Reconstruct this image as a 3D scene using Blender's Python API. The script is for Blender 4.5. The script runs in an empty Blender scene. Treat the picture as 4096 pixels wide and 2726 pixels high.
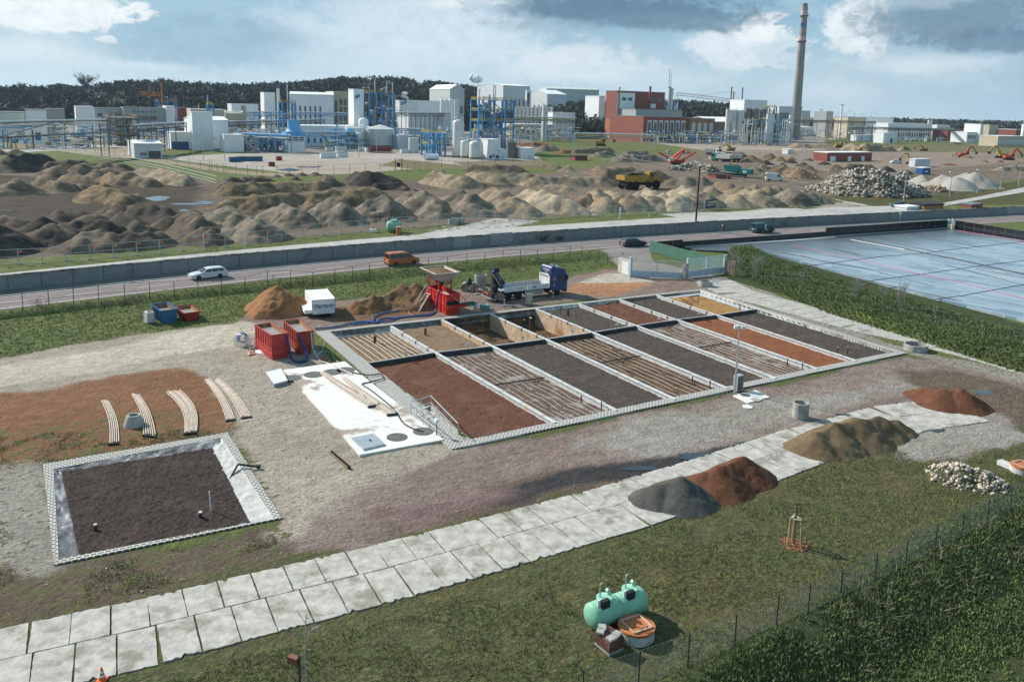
import bpy,math,random
import numpy as np
from mathutils import Vector,Matrix
R=math.radians
random.seed(7)
SC=bpy.context.scene
COL=SC.collection
# camera
FPX,PITCH,ROLL,HCAM=3300.,R(10),math.atan(.025),23.5
XC,YC=2048.,432+FPX*math.tan(PITCH)
ZU=1.9
cd=bpy.data.cameras.new('camera')
cam=bpy.data.objects.new('camera',cd)
COL.objects.link(cam)
cd.sensor_width=36.0
cd.sensor_fit='HORIZONTAL'
cd.lens=36.0*FPX/4096
cd.shift_y=-(1363-YC)/4096
cd.clip_start,cd.clip_end=0.5,20000
cam.matrix_world=(Matrix.Translation((0,0,HCAM))@Matrix.Rotation(math.pi/2-PITCH,4,'X')@Matrix.Rotation(ROLL,4,'Z'))
SC.camera=cam
S=4096/2356
CR=dict(a1=(0,300,.33956),a2=(700,300,.2551),a3=(1200,300,.2551),a4=(1700,300,.2551),a5=(2300,300,.29711),a6=(2900,300,.38265),a7=(3400,300,.38263),a8=(2400,550,.382),b1=(0,560,.382),b2=(800,600,.382),b3=(1600,600,.382),b4=(2400,700,.382),b5=(3200,700,.3803),b6=(0,950,.42445),b7=(900,950,.42445),b8=(1800,950,.42445),d1=(2700,950,.59253),d2=(0,1400,.81663),d3=(1000,1350,.81663),d4=(2000,1350,.89087),d5=(3000,1400,.81366),d6=(0,1950,.96511),d7=(1100,1950,1.03935),d8=(2300,1900,1.33333),o=(0,0,S),p=(0,0,1.))
def px(n,x,y):
 q=CR[n]
 return q[0]+x*q[2],q[1]+y*q[2]
def ray(x,y):
 a=(x-XC)/FPX;b=-(y-YC)/FPX
 c,s=math.cos(ROLL),math.sin(ROLL)
 a2=a*c-b*s;b2=a*s+b*c
 return Vector((a2,math.cos(PITCH)+b2*math.sin(PITCH),-math.sin(PITCH)+b2*math.cos(PITCH)))
def P(n,x,y,z=0.):
 d=ray(*px(n,x,y))
 t=(z-HCAM)/d.z
 return Vector((d.x*t,d.y*t,z))
def O(x,y,z=0.):return P('o',x,y,z)
def U(n,x,y):return P(n,x,y,ZU)
def PD(n,x,y,dist):
 """the point on a pixel's ray at a horizontal distance"""
 d=ray(*px(n,x,y));t=dist/math.hypot(d.x,d.y)
 return Vector((d.x*t,d.y*t,HCAM+d.z*t))
def HT(n,base,x,y):
 """height reached over a ground point by the ray of a pixel"""
 d=ray(*px(n,x,y));h=math.hypot(base.x,base.y)
 return HCAM+d.z*h/math.hypot(d.x,d.y)
def at(v,z):return Vector((v[0],v[1],z))
# light
SUN_AZ,SUN_EL=R(150),R(34)
sd=bpy.data.lights.new('sun','SUN');sd.energy=5.0;sd.angle=R(.5);sd.color=(1,.95,.87)
so=bpy.data.objects.new('sun',sd);COL.objects.link(so)
sdir=Vector((math.cos(SUN_AZ)*math.cos(SUN_EL),math.sin(SUN_AZ)*math.cos(SUN_EL),math.sin(SUN_EL)))
so.rotation_euler=(-sdir).to_track_quat('-Z','Y').to_euler()
so.location=sdir*200
class NT:
 """small helper to write node trees"""
 def __init__(s,nt):s.nt=nt;s.L=nt.links
 def n(s,t,**kw):
  o=s.nt.nodes.new(t)
  for k,v in kw.items():setattr(o,k,v)
  return o
 def put(s,sock,v):
  if hasattr(v,'is_output'):s.L.new(v,sock)
  elif v is not None:
   if hasattr(sock,'default_value')and hasattr(sock.default_value,'__len__')and not hasattr(v,'__len__'):
    v=[v]*len(sock.default_value)
   if hasattr(v,'__len__')and len(sock.default_value)==4 and len(v)==3:v=(*v,1)
   sock.default_value=v
 def m(s,op,a,b=None,c=None,clamp=False):
  o=s.n('ShaderNodeMath',operation=op,use_clamp=clamp)
  for i,v in enumerate((a,b,c)):
   if v is not None:s.put(o.inputs[i],v)
  return o.outputs[0]
 def vm(s,op,a,b=None):
  o=s.n('ShaderNodeVectorMath',operation=op)
  s.put(o.inputs[0],a)
  if b is not None:s.put(o.inputs[1],b)
  return o.outputs['Value' if op in('LENGTH','DOT_PRODUCT')else 'Vector']
 def mix(s,f,a,b,bt='MIX'):
  o=s.n('ShaderNodeMix',data_type='RGBA',blend_type=bt)
  s.put(o.inputs[0],f);s.put(o.inputs[6],a);s.put(o.inputs[7],b)
  return o.outputs[2]
 def noise(s,vec,scale,detail=3,rough=.55,dist=0.):
  o=s.n('ShaderNodeTexNoise')
  if vec is not None:s.L.new(vec,o.inputs['Vector'])
  o.inputs['Scale'].default_value=scale;o.inputs['Detail'].default_value=detail
  o.inputs['Roughness'].default_value=rough;o.inputs['Distortion'].default_value=dist
  return o.outputs['Fac']
 def ss(s,x,a,b):
  o=s.n('ShaderNodeMapRange',interpolation_type='SMOOTHSTEP')
  s.put(o.inputs[0],x);s.put(o.inputs[1],a);s.put(o.inputs[2],b)
  return o.outputs[0]
 def xyz(s,x,y,z=0.):
  o=s.n('ShaderNodeCombineXYZ')
  for i,v in enumerate((x,y,z)):s.put(o.inputs[i],v)
  return o.outputs[0]
def ae(ox,oy):
 d=ray(ox*S,oy*S).normalized()
 return math.degrees(math.atan2(d.x,d.y)),math.degrees(math.asin(d.z))
wd=bpy.data.worlds.new("World");SC.world=wd;wd.use_nodes=True
wd.node_tree.nodes.clear()
w=NT(wd.node_tree)
skyt=w.n('ShaderNodeTexSky',sky_type='NISHITA',sun_disc=False)
skyt.sun_elevation=SUN_EL
skyt.sun_rotation=math.pi/2-SUN_AZ
skyt.air_density=1.0;skyt.dust_density=1.2
tc=w.n('ShaderNodeTexCoord').outputs['Generated']
sp=w.n('ShaderNodeSeparateXYZ');w.L.new(tc,sp.inputs[0])
AZ=w.m('MULTIPLY',w.m('ARCTAN2',sp.outputs[0],sp.outputs[1]),57.2958)
EL=w.m('MULTIPLY',w.m('ARCSINE',sp.outputs[2]),57.2958)
n1=w.noise(w.xyz(AZ,w.m('MULTIPLY',EL,2.1)),.16,6,.6,.25)
n2=w.noise(w.xyz(w.m('ADD',AZ,40),w.m('MULTIPLY',EL,1.5)),.55,7,.64,.35)
n3=w.noise(w.xyz(AZ,w.m('MULTIPLY',EL,2.4),9.),.05,3,.5)
veil=w.mix(w.ss(EL,0.,9.),(5.6,7.4,8.5),(2.2,4.4,6.1))
base=w.mix(.86,skyt.outputs[0],veil)
base=w.mix(w.m('MULTIPLY',w.ss(n1,.48,.68),.5),base,(7.4,8.5,9.2))
base=w.mix(w.m('MULTIPLY',w.ss(n3,.52,.7),.45),base,(2.3,4.2,5.6))
n4=w.noise(w.xyz(AZ,w.m('MULTIPLY',EL,1.3),4.),1.1,9,.66,.5)
WX=w.m('MULTIPLY',w.m('SUBTRACT',n2,.5),6.)
WX2=w.m('MULTIPLY',w.m('SUBTRACT',n1,.5),5.)
CLOUDS=[(470,95,300,75,(2.7,4.5,5.8),.75,.6),(980,70,330,130,(7.2,8.3,9.0),.75,.8),(760,140,200,55,(6.2,7.6,8.5),.5,.8),(100,22,190,45,(9.3,9.7,9.8),.95,1.),(60,112,150,32,(8.2,8.9,9.2),.7,1.),(240,90,24,9,(8.6,9.2,9.5),.8,.3),(330,150,130,12,(7.6,8.5,9.0),.6,.6),(1010,5,60,18,(9.2,9.6,9.8),.7,.8),(1150,8,70,14,(8.8,9.2,9.5),.6,.8),(1300,150,190,55,(8.2,8.9,9.3),.75,1.),(1500,190,240,45,(7.0,8.1,8.8),.6,.9),(1700,105,130,55,(7.9,8.7,9.2),.9,1.),(1770,120,70,40,(5.2,6.6,7.6),.6,.8),(1745,62,60,34,(9.5,9.8,9.9),.85,1.),(1420,24,330,46,(1.15,2.15,3.1),.96,.8),(1560,48,260,26,(1.6,2.7,3.7),.8,.7),(1240,60,200,18,(3.3,4.8,5.9),.6,.7),(1965,55,85,60,(8.4,9.1,9.4),.95,1.),(2180,40,230,70,(1.7,2.8,3.8),.88,.9),(2290,98,170,34,(1.3,2.3,3.3),.8,.8),(2100,12,140,18,(5.0,6.3,7.2),.6,.9),(2110,150,160,26,(7.8,8.6,9.1),.7,1.),(2250,210,180,40,(4.4,6.0,7.0),.45,.9),(1880,215,160,40,(7.6,8.5,9.0),.6,1.)]
col=base
for(ox,oy,hw,hh,cc,st,rg)in CLOUDS:
 a0,e0=ae(ox,oy)
 k=S*57.3/FPX
 vx=w.m('DIVIDE',w.m('SUBTRACT',w.m('ADD',AZ,w.m('MULTIPLY',WX,rg)),a0+.35*rg),hw*k)
 vy=w.m('DIVIDE',w.m('SUBTRACT',w.m('ADD',EL,w.m('MULTIPLY',WX2,.35*rg)),e0),hh*k)
 d=w.vm('LENGTH',w.xyz(vx,vy))
 dd=w.m('ADD',d,w.m('MULTIPLY',w.m('SUBTRACT',w.m('ADD',w.m('MULTIPLY',n2,.5),w.m('MULTIPLY',n4,.5)),.5),2.3*rg))
 f=w.m('MULTIPLY',w.ss(dd,1.08,.72 if st>.8 and cc[0]>7 else .45 if st>.7 else .1),st)
 fine=w.m('ADD',.62,w.m('ADD',w.m('MULTIPLY',n2,.3),w.m('MULTIPLY',n4,.46)))
 col=w.mix(f,col,w.mix(1.,cc,fine,'MULTIPLY'))
col=w.mix(w.m('MULTIPLY',w.ss(EL,1.5,-.3),.35),col,(6.6,7.9,8.6))
bg=w.n('ShaderNodeBackground');bg.inputs[1].default_value=.08
w.L.new(col,bg.inputs[0])
wo=w.n('ShaderNodeOutputWorld');w.L.new(bg.outputs[0],wo.inputs[0])
SC.view_settings.view_transform='Standard'
SC.view_settings.look='None'
SC.view_settings.exposure=0.34
SC.view_settings.gamma=1.0
SC.view_settings.use_curve_mapping=False
SC.cycles.max_bounces=5
SC.cycles.diffuse_bounces=2
SC.cycles.use_denoising=True
# materials
MATS={}
def lin(h):
 """albedo from an sRGB hex"""
 v=[int(h[i:i+2],16)/255 for i in(0,2,4)]
 return tuple(x/12.92 if x<=.04045 else((x+.055)/1.055)**2.4 for x in v)
def M(name,c=None,rough=.75,var=.18,scale=2.,bump=0.,metal=0.,c2=None,s2=.35,t2=(.5,.68),spec=.3,stretch=None,emit=0):
 if name in MATS:return MATS[name]
 if isinstance(c,str):c=lin(c)
 if isinstance(c2,str):c2=lin(c2)
 m=bpy.data.materials.new(name);m.use_nodes=True
 m.node_tree.nodes.clear();k=NT(m.node_tree)
 b=k.n('ShaderNodeBsdfPrincipled');o=k.n('ShaderNodeOutputMaterial');k.L.new(b.outputs[0],o.inputs[0])
 pos=k.n('ShaderNodeNewGeometry').outputs['Position']
 if stretch:pos=k.vm('MULTIPLY',pos,stretch)
 f=k.noise(pos,scale,5,.62)
 f=k.ss(f,.3,.7)
 lo=tuple(x*(1-var)for x in c);hi=tuple(min(1,x*(1+var))for x in c)
 cl=k.mix(f,lo,hi)
 if c2 is not None:
  g=k.noise(pos,s2,5,.65,.3)
  cl=k.mix(k.ss(g,*t2),cl,c2)
 k.L.new(cl,b.inputs['Base Color'])
 b.inputs['Roughness'].default_value=rough;b.inputs['Metallic'].default_value=metal
 b.inputs['Specular IOR Level'].default_value=spec
 if bump:
  bp=k.n('ShaderNodeBump');bp.inputs['Strength'].default_value=min(1,bump);bp.inputs['Distance'].default_value=.08
  k.L.new(k.noise(pos,scale*3,5,.65),bp.inputs['Height']);k.L.new(bp.outputs[0],b.inputs['Normal'])
 MATS[name]=m
 return m
# meshes
class MB:
 def __init__(s):s.v=[];s.f=[];s.mi=[];s.cur=0
 def add(s,vs,fs):
  o=len(s.v);s.v+=[tuple(v)for v in vs]
  for f in fs:s.f.append(tuple(o+i for i in f));s.mi.append(s.cur)
  return s
 def mat(s,i):s.cur=i;return s
 def bx(s,x0,x1,y0,y1,z0,z1,rz=0,piv=(0,0),taper=0):
  t=taper
  vs=[(x0,y0,z0),(x1,y0,z0),(x1,y1,z0),(x0,y1,z0),(x0+t,y0+t,z1),(x1-t,y0+t,z1),(x1-t,y1-t,z1),(x0+t,y1-t,z1)]
  if rz:
   c,n=math.cos(rz),math.sin(rz)
   vs=[(piv[0]+(x-piv[0])*c-(y-piv[1])*n,piv[1]+(x-piv[0])*n+(y-piv[1])*c,z)for x,y,z in vs]
  return s.add(vs,[(0,3,2,1),(4,5,6,7),(0,1,5,4),(1,2,6,5),(2,3,7,6),(3,0,4,7)])
 def cb(s,c,sx,sy,sz,rz=0):
  return s.bx(c[0]-sx/2,c[0]+sx/2,c[1]-sy/2,c[1]+sy/2,c[2],c[2]+sz,rz,c)
 def bar(s,a,b,w,h=None,up=(0,0,1)):
  a,b=Vector(a),Vector(b);d=(b-a)
  if d.length<1e-6:return s
  d.normalize();h=h or w
  u=Vector(up)
  if abs(d.dot(u))>.95:u=Vector((1,0,0))
  x=d.cross(u).normalized()*w/2;y=x.cross(d).normalized()*h/2
  vs=[p+i*x+j*y for p in(a,b)for i,j in((-1,-1),(1,-1),(1,1),(-1,1))]
  return s.add(vs,[(0,1,2,3),(7,6,5,4),(0,4,5,1),(1,5,6,2),(2,6,7,3),(3,7,4,0)])
 def cyl(s,a,b,r,r2=None,n=10,cap=True):
  a,b=Vector(a),Vector(b);d=(b-a).normalized();r2=r if r2 is None else r2
  u=Vector((0,0,1))if abs(d.z)<.95 else Vector((1,0,0))
  x=d.cross(u).normalized();y=x.cross(d)
  vs=[p+(x*math.cos(t)+y*math.sin(t))*q for p,q in((a,r),(b,r2))for t in[2*math.pi*i/n for i in range(n)]]
  fs=[(i,(i+1)%n,n+(i+1)%n,n+i)for i in range(n)]
  if cap:fs+=[tuple(range(n))[::-1],tuple(range(n,2*n))]
  return s.add(vs,fs)
 def tube(s,pts,r,n=6):
  pts=[Vector(p)for p in pts];vs=[];fs=[]
  for i,p in enumerate(pts):
   d=(pts[min(i+1,len(pts)-1)]-pts[max(i-1,0)]).normalized()
   u=Vector((0,0,1))if abs(d.z)<.9 else Vector((0,1,0))
   x=d.cross(u).normalized();y=x.cross(d)
   vs+=[p+(x*math.cos(2*math.pi*j/n)+y*math.sin(2*math.pi*j/n))*r for j in range(n)]
  for i in range(len(pts)-1):
   fs+=[(i*n+j,i*n+(j+1)%n,(i+1)*n+(j+1)%n,(i+1)*n+j)for j in range(n)]
  fs+=[tuple(range(n))[::-1],tuple(range((len(pts)-1)*n,len(pts)*n))]
  return s.add(vs,fs)
 def lathe(s,prof,c=(0,0,0),n=16,cap=True,axis=None):
  vs=[];fs=[]
  for r,z in prof:
   for j in range(n):
    t=2*math.pi*j/n;q=Vector((r*math.cos(t),r*math.sin(t),z))
    if axis:q=axis@q
    vs.append(Vector(c)+q)
  for i in range(len(prof)-1):
   fs+=[(i*n+j,i*n+(j+1)%n,(i+1)*n+(j+1)%n,(i+1)*n+j)for j in range(n)]
  if cap:fs+=[tuple(range(n))[::-1],tuple(range((len(prof)-1)*n,len(prof)*n))]
  return s.add(vs,fs)
 def prism(s,prof,y0,y1,inset=None):
  """side profile (x,z) extruded along y; inset[i] pulls vertex i in on both sides"""
  n=len(prof);ins=inset or[0]*n
  vs=[(x,y0+ins[i],z)for i,(x,z)in enumerate(prof)]+[(x,y1-ins[i],z)for i,(x,z)in enumerate(prof)]
  fs=[tuple(range(n)),tuple(range(n,2*n))[::-1]]+[(i,n+i,n+(i+1)%n,(i+1)%n)for i in range(n)]
  return s.add(vs,fs)
 def plate(s,pts,z0,z1):
  """horizontal polygon with thickness"""
  n=len(pts)
  vs=[(p[0],p[1],z0)for p in pts]+[(p[0],p[1],z1)for p in pts]
  return s.add(vs,[tuple(range(n))[::-1],tuple(range(n,2*n))]+[(i,(i+1)%n,n+(i+1)%n,n+i)for i in range(n)])
 def poly(s,pts):return s.add(pts,[tuple(range(len(pts)))])
 def ok(s):return bool(s.v)
def link(o,parent=None):
 COL.objects.link(o)
 if parent is not None:o.parent=parent
 return o
def obj(name,mb,mat,parent=None,loc=None,rz=0,smooth=False):
 me=bpy.data.meshes.new(name)
 me.from_pydata([tuple(v)for v in mb.v],[],mb.f)
 ms=mat if isinstance(mat,(list,tuple))else[mat]
 for m in ms:me.materials.append(m)
 if len(ms)>1:me.polygons.foreach_set('material_index',mb.mi)
 import bmesh
 b=bmesh.new();b.from_mesh(me);bmesh.ops.recalc_face_normals(b,faces=b.faces);b.to_mesh(me);b.free()
 if smooth:
  me.polygons.foreach_set('use_smooth',[True]*len(me.polygons))
  try:me.set_sharp_from_angle(angle=R(40))
  except Exception:pass
 o=bpy.data.objects.new(name,me)
 if loc is not None:o.location=loc
 o.rotation_euler.z=rz
 return link(o,parent)
def npobj(name,V,F,mat,parent=None,smooth=False):
 """mesh from arrays of vertices and equal-sized faces"""
 V=np.asarray(V,np.float32);F=np.asarray(F,np.int32)
 me=bpy.data.meshes.new(name);k=F.shape[1]
 me.vertices.add(len(V));me.vertices.foreach_set('co',V.ravel())
 me.loops.add(F.size);me.loops.foreach_set('vertex_index',F.ravel())
 me.polygons.add(len(F));me.polygons.foreach_set('loop_start',np.arange(0,F.size,k,dtype=np.int32))
 me.update(calc_edges=True);me.validate()
 if smooth:me.polygons.foreach_set('use_smooth',np.ones(len(me.polygons),bool))
 for m in(mat if isinstance(mat,(list,tuple))else[mat]):me.materials.append(m)
 return link(bpy.data.objects.new(name,me),parent)
def tag(o,label,cat,group=None):
 o['label']=label;o['category']=cat
 if group:o['group']=group
 return o
def stuff(o,label=None,cat=None):
 o['kind']='stuff'
 if label:o['label']=label
 if cat:o['category']=cat
 return o
def struct(o):o['kind']='structure';return o
def thing(name,label,cat,loc=(0,0,0),rz=0,group=None):
 o=bpy.data.objects.new(name,None);o.empty_display_size=.3
 o.location=loc;o.rotation_euler.z=rz
 return tag(link(o),label,cat,group)
def copy_tree(o,parent=None):
 c=o.copy();COL.objects.link(c);c.parent=parent
 for ch in list(o.children):copy_tree(ch,c)
 return c
def dup(o,loc,rz,label,group=None,scale=None):
 c=copy_tree(o);c.location=loc;c.rotation_euler.z=rz;c['label']=label
 if group:c['group']=group
 if scale:c.scale=scale
 return c
def text_mesh(name,body,size,mat,parent,loc,rot,thick=.01,sx=1.,bold=0.,align='CENTER'):
 cu=bpy.data.curves.new(name,'FONT');cu.body=body;cu.size=size;cu.extrude=thick/2;cu.offset=bold
 cu.align_x=align;cu.align_y='CENTER'
 t=bpy.data.objects.new(name,cu);COL.objects.link(t)
 dg=bpy.context.evaluated_depsgraph_get();dg.update()
 me=bpy.data.meshes.new_from_object(t.evaluated_get(dg))
 bpy.data.objects.remove(t)
 me.materials.clear();me.materials.append(mat)
 o=bpy.data.objects.new(name,me);link(o,parent)
 o.location=loc;o.rotation_euler=rot;o.scale.x=sx
 return o
_T=np.random.RandomState(3).rand(256,256)
def vnoise(x,y,sc=1.,sh=0):
 x=np.asarray(x)*sc+sh*17.3;y=np.asarray(y)*sc+sh*9.1
 ix=np.floor(x).astype(int);iy=np.floor(y).astype(int);fx=x-ix;fy=y-iy
 fx=fx*fx*(3-2*fx);fy=fy*fy*(3-2*fy)
 g=lambda a,b:_T[a%256,b%256]
 return(g(ix,iy)*(1-fx)+g(ix+1,iy)*fx)*(1-fy)+(g(ix,iy+1)*(1-fx)+g(ix+1,iy+1)*fx)*fy
def fbm(x,y,sc=1.,oc=4,sh=0):
 r=0;a=.5
 for i in range(oc):r=r+a*vnoise(x,y,sc*2**i,sh+i*3.7);a*=.5
 return r/(1-.5**oc)
def sdist(x,y,poly):
 """signed distance to a polygon, positive inside"""
 x=np.asarray(x);d=np.full(x.shape,1e9);ins=np.zeros(x.shape,bool)
 n=len(poly)
 for i in range(n):
  ax,ay=poly[i][0],poly[i][1];bx,by=poly[(i+1)%n][0],poly[(i+1)%n][1]
  ex,ey=bx-ax,by-ay;L=ex*ex+ey*ey+1e-12
  t=np.clip(((x-ax)*ex+(y-ay)*ey)/L,0,1)
  d=np.minimum(d,(x-ax-t*ex)**2+(y-ay-t*ey)**2)
  c=((ay>y)!=(by>y))&(x<(bx-ax)*(y-ay)/(by-ay+1e-12)+ax)
  ins^=c
 d=np.sqrt(d)
 return np.where(ins,d,-d)
def sstep(a,b,x):
 t=np.clip((x-a)/(b-a),0,1);return t*t*(3-2*t)
def lerp(a,b,t):return a+(b-a)*t
# the setting
TH=R(30)
ux,uy=math.cos(TH),math.sin(TH)
_wb=[('b6',0,508),('b6',850,418),('b6',1700,330),('b3',0,1068),('b3',760,1022),('b3',1700,945),('b4',0,655),('b4',1000,590),('b4',2350,515),('b5',1050,475),('b5',2350,405)]
_q=[P(*b)for b in _wb]
_qs=np.array([p.x*ux+p.y*uy for p in _q]);_qd=np.array([-p.x*uy+p.y*ux for p in _q])
_co=np.polyfit(_qs,_qd,3);_S0,_S1=_qs.min()-6,_qs.max()+4
_dc=np.polyder(_co)
def wline(s):
 s=np.asarray(s,float);c=np.clip(s,_S0,_S1)
 return np.polyval(_co,c)+np.polyval(_dc,c)*(s-c)
def SD(s,d):
 """street coordinates: s along the retaining wall, d behind (+) or before (-) it"""
 v=wline(s)+d
 return s*ux-v*uy,s*uy+v*ux
def V2(s,d,z=0.):
 x,y=SD(s,d);return Vector((float(x),float(y),z))
def sd_of(p):
 s=p[0]*ux+p[1]*uy;return s,-p[0]*uy+p[1]*ux-float(wline(s))
GRASS_B=(.115,.142,.046);GRASS_O=(.092,.10,.042);GRASS_D=(.055,.075,.03);GRASS_Y=(.13,.125,.055)  # GRASS_D: dark green, deepened by shade painted in for the lower-right verge
PALE=(.40,.345,.275);CREAM=(.56,.49,.39);RUST=(.25,.125,.065);GRAV=(.275,.205,.18)
BROWN=(.15,.11,.08);WET=(.055,.05,.05);YARD=(.26,.19,.155);GREY=(.33,.30,.26)
def zp(n,*pts,z=0.):return[P(n,*p,z)for p in pts]
FRONT=[(zp('o',(-200,1420),(200,1330),(640,1230),(900,1120),(1250,1000),(1700,900),(2090,825),(2500,880),(2500,1600),(-200,1600)),BROWN,.74,GRASS_O,1.0,2.5),(zp('o',(-100,1010),(110,1040),(120,1310),(645,1195),(700,1260),(300,1370),(-100,1450)),BROWN,.42,GRASS_O,.8,2.),(zp('o',(-100,1000),(60,1040),(115,1060),(118,1310),(20,1300),(-100,1240)),GREY,.30,GRASS_O,.6,1.6),(zp('o',(-150,840),(330,770),(560,735),(720,790),(860,1000),(1090,1030),(1010,1070),(830,1150),(700,1240),(640,1230),(560,1060),(520,990),(300,1010),(-150,1010)),PALE,.16,GRASS_O,.8,2.2),(zp('o',(530,1000),(620,1150),(660,1225),(640,1235),(560,1100)),PALE,.62,GRASS_O,.5,1.5),(zp('o',(380,985),(540,985),(530,1000),(300,1030),(90,1060),(0,1040),(0,1000)),BROWN,.5,GRASS_O,.5,1.5),(zp('o',(-150,920),(120,890),(420,842),(500,890),(545,985),(430,1000),(250,1010),(60,1035),(-150,1020)),RUST,.12,GRASS_O,.6,1.6),(zp('o',(-200,868),(200,812),(400,768),(560,738),(650,740),(600,790),(400,818),(180,862),(-200,925)),CREAM,.0,GRASS_O,.7,1.2),(zp('o',(-60,1000),(110,970),(400,930),(540,985),(400,1015),(110,1062),(-60,1075)),RUST,.44,GRASS_O,.8,2.),(zp('o',(690,1255),(830,1130),(1010,1060),(1100,1030),(1700,905),(2090,818),(2330,850),(2450,905),(2300,960),(2050,930),(1860,980),(1700,1030),(1480,1080),(1250,1110),(1000,1210),(830,1260)),GRAV,.02,GRASS_O,.7,1.6),(zp('o',(1330,1020),(1480,960),(1660,935),(1870,900),(2100,870),(2150,880),(1900,950),(1700,1010),(1500,1050)),GREY,.05,GRASS_O,1.2,2.5),(zp('o',(2050,850),(2200,850),(2450,920),(2450,1010),(2300,960),(2180,920)),BROWN,.15,GRASS_Y,1.0,2.5),(zp('o',(2100,960),(2280,950),(2380,1010),(2200,1060),(2060,1060),(2060,1010)),GREY,.1,GRASS_O,1.,2.5),(zp('o',(860,1240),(1010,1165),(1250,1080),(1500,1065),(1750,1010),(1800,1020),(1620,1080),(1420,1110),(1250,1140),(980,1215)),BROWN,.15,GRASS_O,.6,1.6),(zp('o',(1090,1160),(1180,1120),(1300,1080),(1420,1065),(1600,1040),(1770,1010),(1800,1022),(1700,1048),(1500,1092),(1320,1110),(1180,1160)),WET,.0,GRASS_O,.3,.8),(zp('o',(545,735),(620,700),(790,690),(960,672),(1110,662),(1300,640),(1400,618),(1500,628),(1680,640),(1625,664),(1350,690),(728,768)),YARD,.0,GRASS_O,.5,1.),(zp('o',(1300,672),(1330,650),(1440,640),(1500,655),(1400,680)),(.42,.21,.11),.0,GRASS_O,.5,1.),(zp('o',(1330,652),(1400,628),(1480,632),(1500,648),(1420,650)),(.5,.44,.36),.0,GRASS_O,.4,1.),(zp('o',(770,705),(960,690),(1000,720),(820,745),(740,735)),(.19,.105,.06),.0,GRASS_O,.5,1.),(zp('o',(1640,640),(1700,640),(2090,800),(2360,860),(2360,880),(2080,815),(1620,665)),GREY,.35,GRASS_O,.5,1.2),(zp('o',(1400,595),(1500,600),(1590,622),(1680,640),(1450,640)),(.32,.29,.26),.0,GRASS_O,.3,.6),(zp('o',(1380,575),(1500,545),(1500,605),(1420,600)),(.30,.27,.25),.08,GRASS_O,.3,.6),(zp('o',(1680,640),(1660,560),(1790,560),(2000,640),(2400,760),(2400,870),(2150,790)),BROWN,.95,GRASS_D,.5,1.2),(zp('o',(1550,1568),(1700,1470),(1980,1320),(2200,1190),(2400,1080),(2500,1080),(2500,1700),(1500,1700)),BROWN,.95,GRASS_D,.5,1.4),(zp('o',(880,1180),(1100,1120),(1210,1130),(1100,1165),(960,1225)),(.23,.155,.145),.02,GRASS_O,.8,1.5),]
def grid_axis(segs):
 a=[]
 for lo,hi,st in segs:a+=list(np.arange(lo,hi,st))
 return np.array(a+[segs[-1][1]])
def zones(X,Y,zs,d0,g0,c0):
 D=np.tile(np.array(d0),(len(X),1)).astype(float);G=np.full(len(X),g0,float);C=np.tile(np.array(c0),(len(X),1)).astype(float)
 big=fbm(X,Y,.16,4,2)-.5;mid=fbm(X,Y,.7,4,5)-.5
 for(poly,dc,g,gc,soft,rag)in zs:
  xs=[p[0]for p in poly];ys=[p[1]for p in poly]
  k=(X>min(xs)-5)&(X<max(xs)+5)&(Y>min(ys)-5)&(Y<max(ys)+5)
  if not k.any():continue
  t=sdist(X[k],Y[k],poly)+big[k]*rag*1.2+mid[k]*rag*.9
  w=sstep(-soft,soft,t)[:,None]
  D[k]=lerp(D[k],np.array(dc),w);G[k]=lerp(G[k],g,w[:,0]);C[k]=lerp(C[k],np.array(gc),w)
 return D,G,C
def paint(o,D,G,C):
 me=o.data
 a=me.color_attributes.new('soil','FLOAT_COLOR','POINT')
 a.data.foreach_set('color',np.column_stack([D,np.ones(len(D))]).astype(np.float32).ravel())
 a=me.color_attributes.new('turf','FLOAT_COLOR','POINT')
 a.data.foreach_set('color',np.column_stack([C,G]).astype(np.float32).ravel())
 a=me.attributes.new('cover','FLOAT','POINT');a.data.foreach_set('value',G.astype(np.float32))
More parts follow.
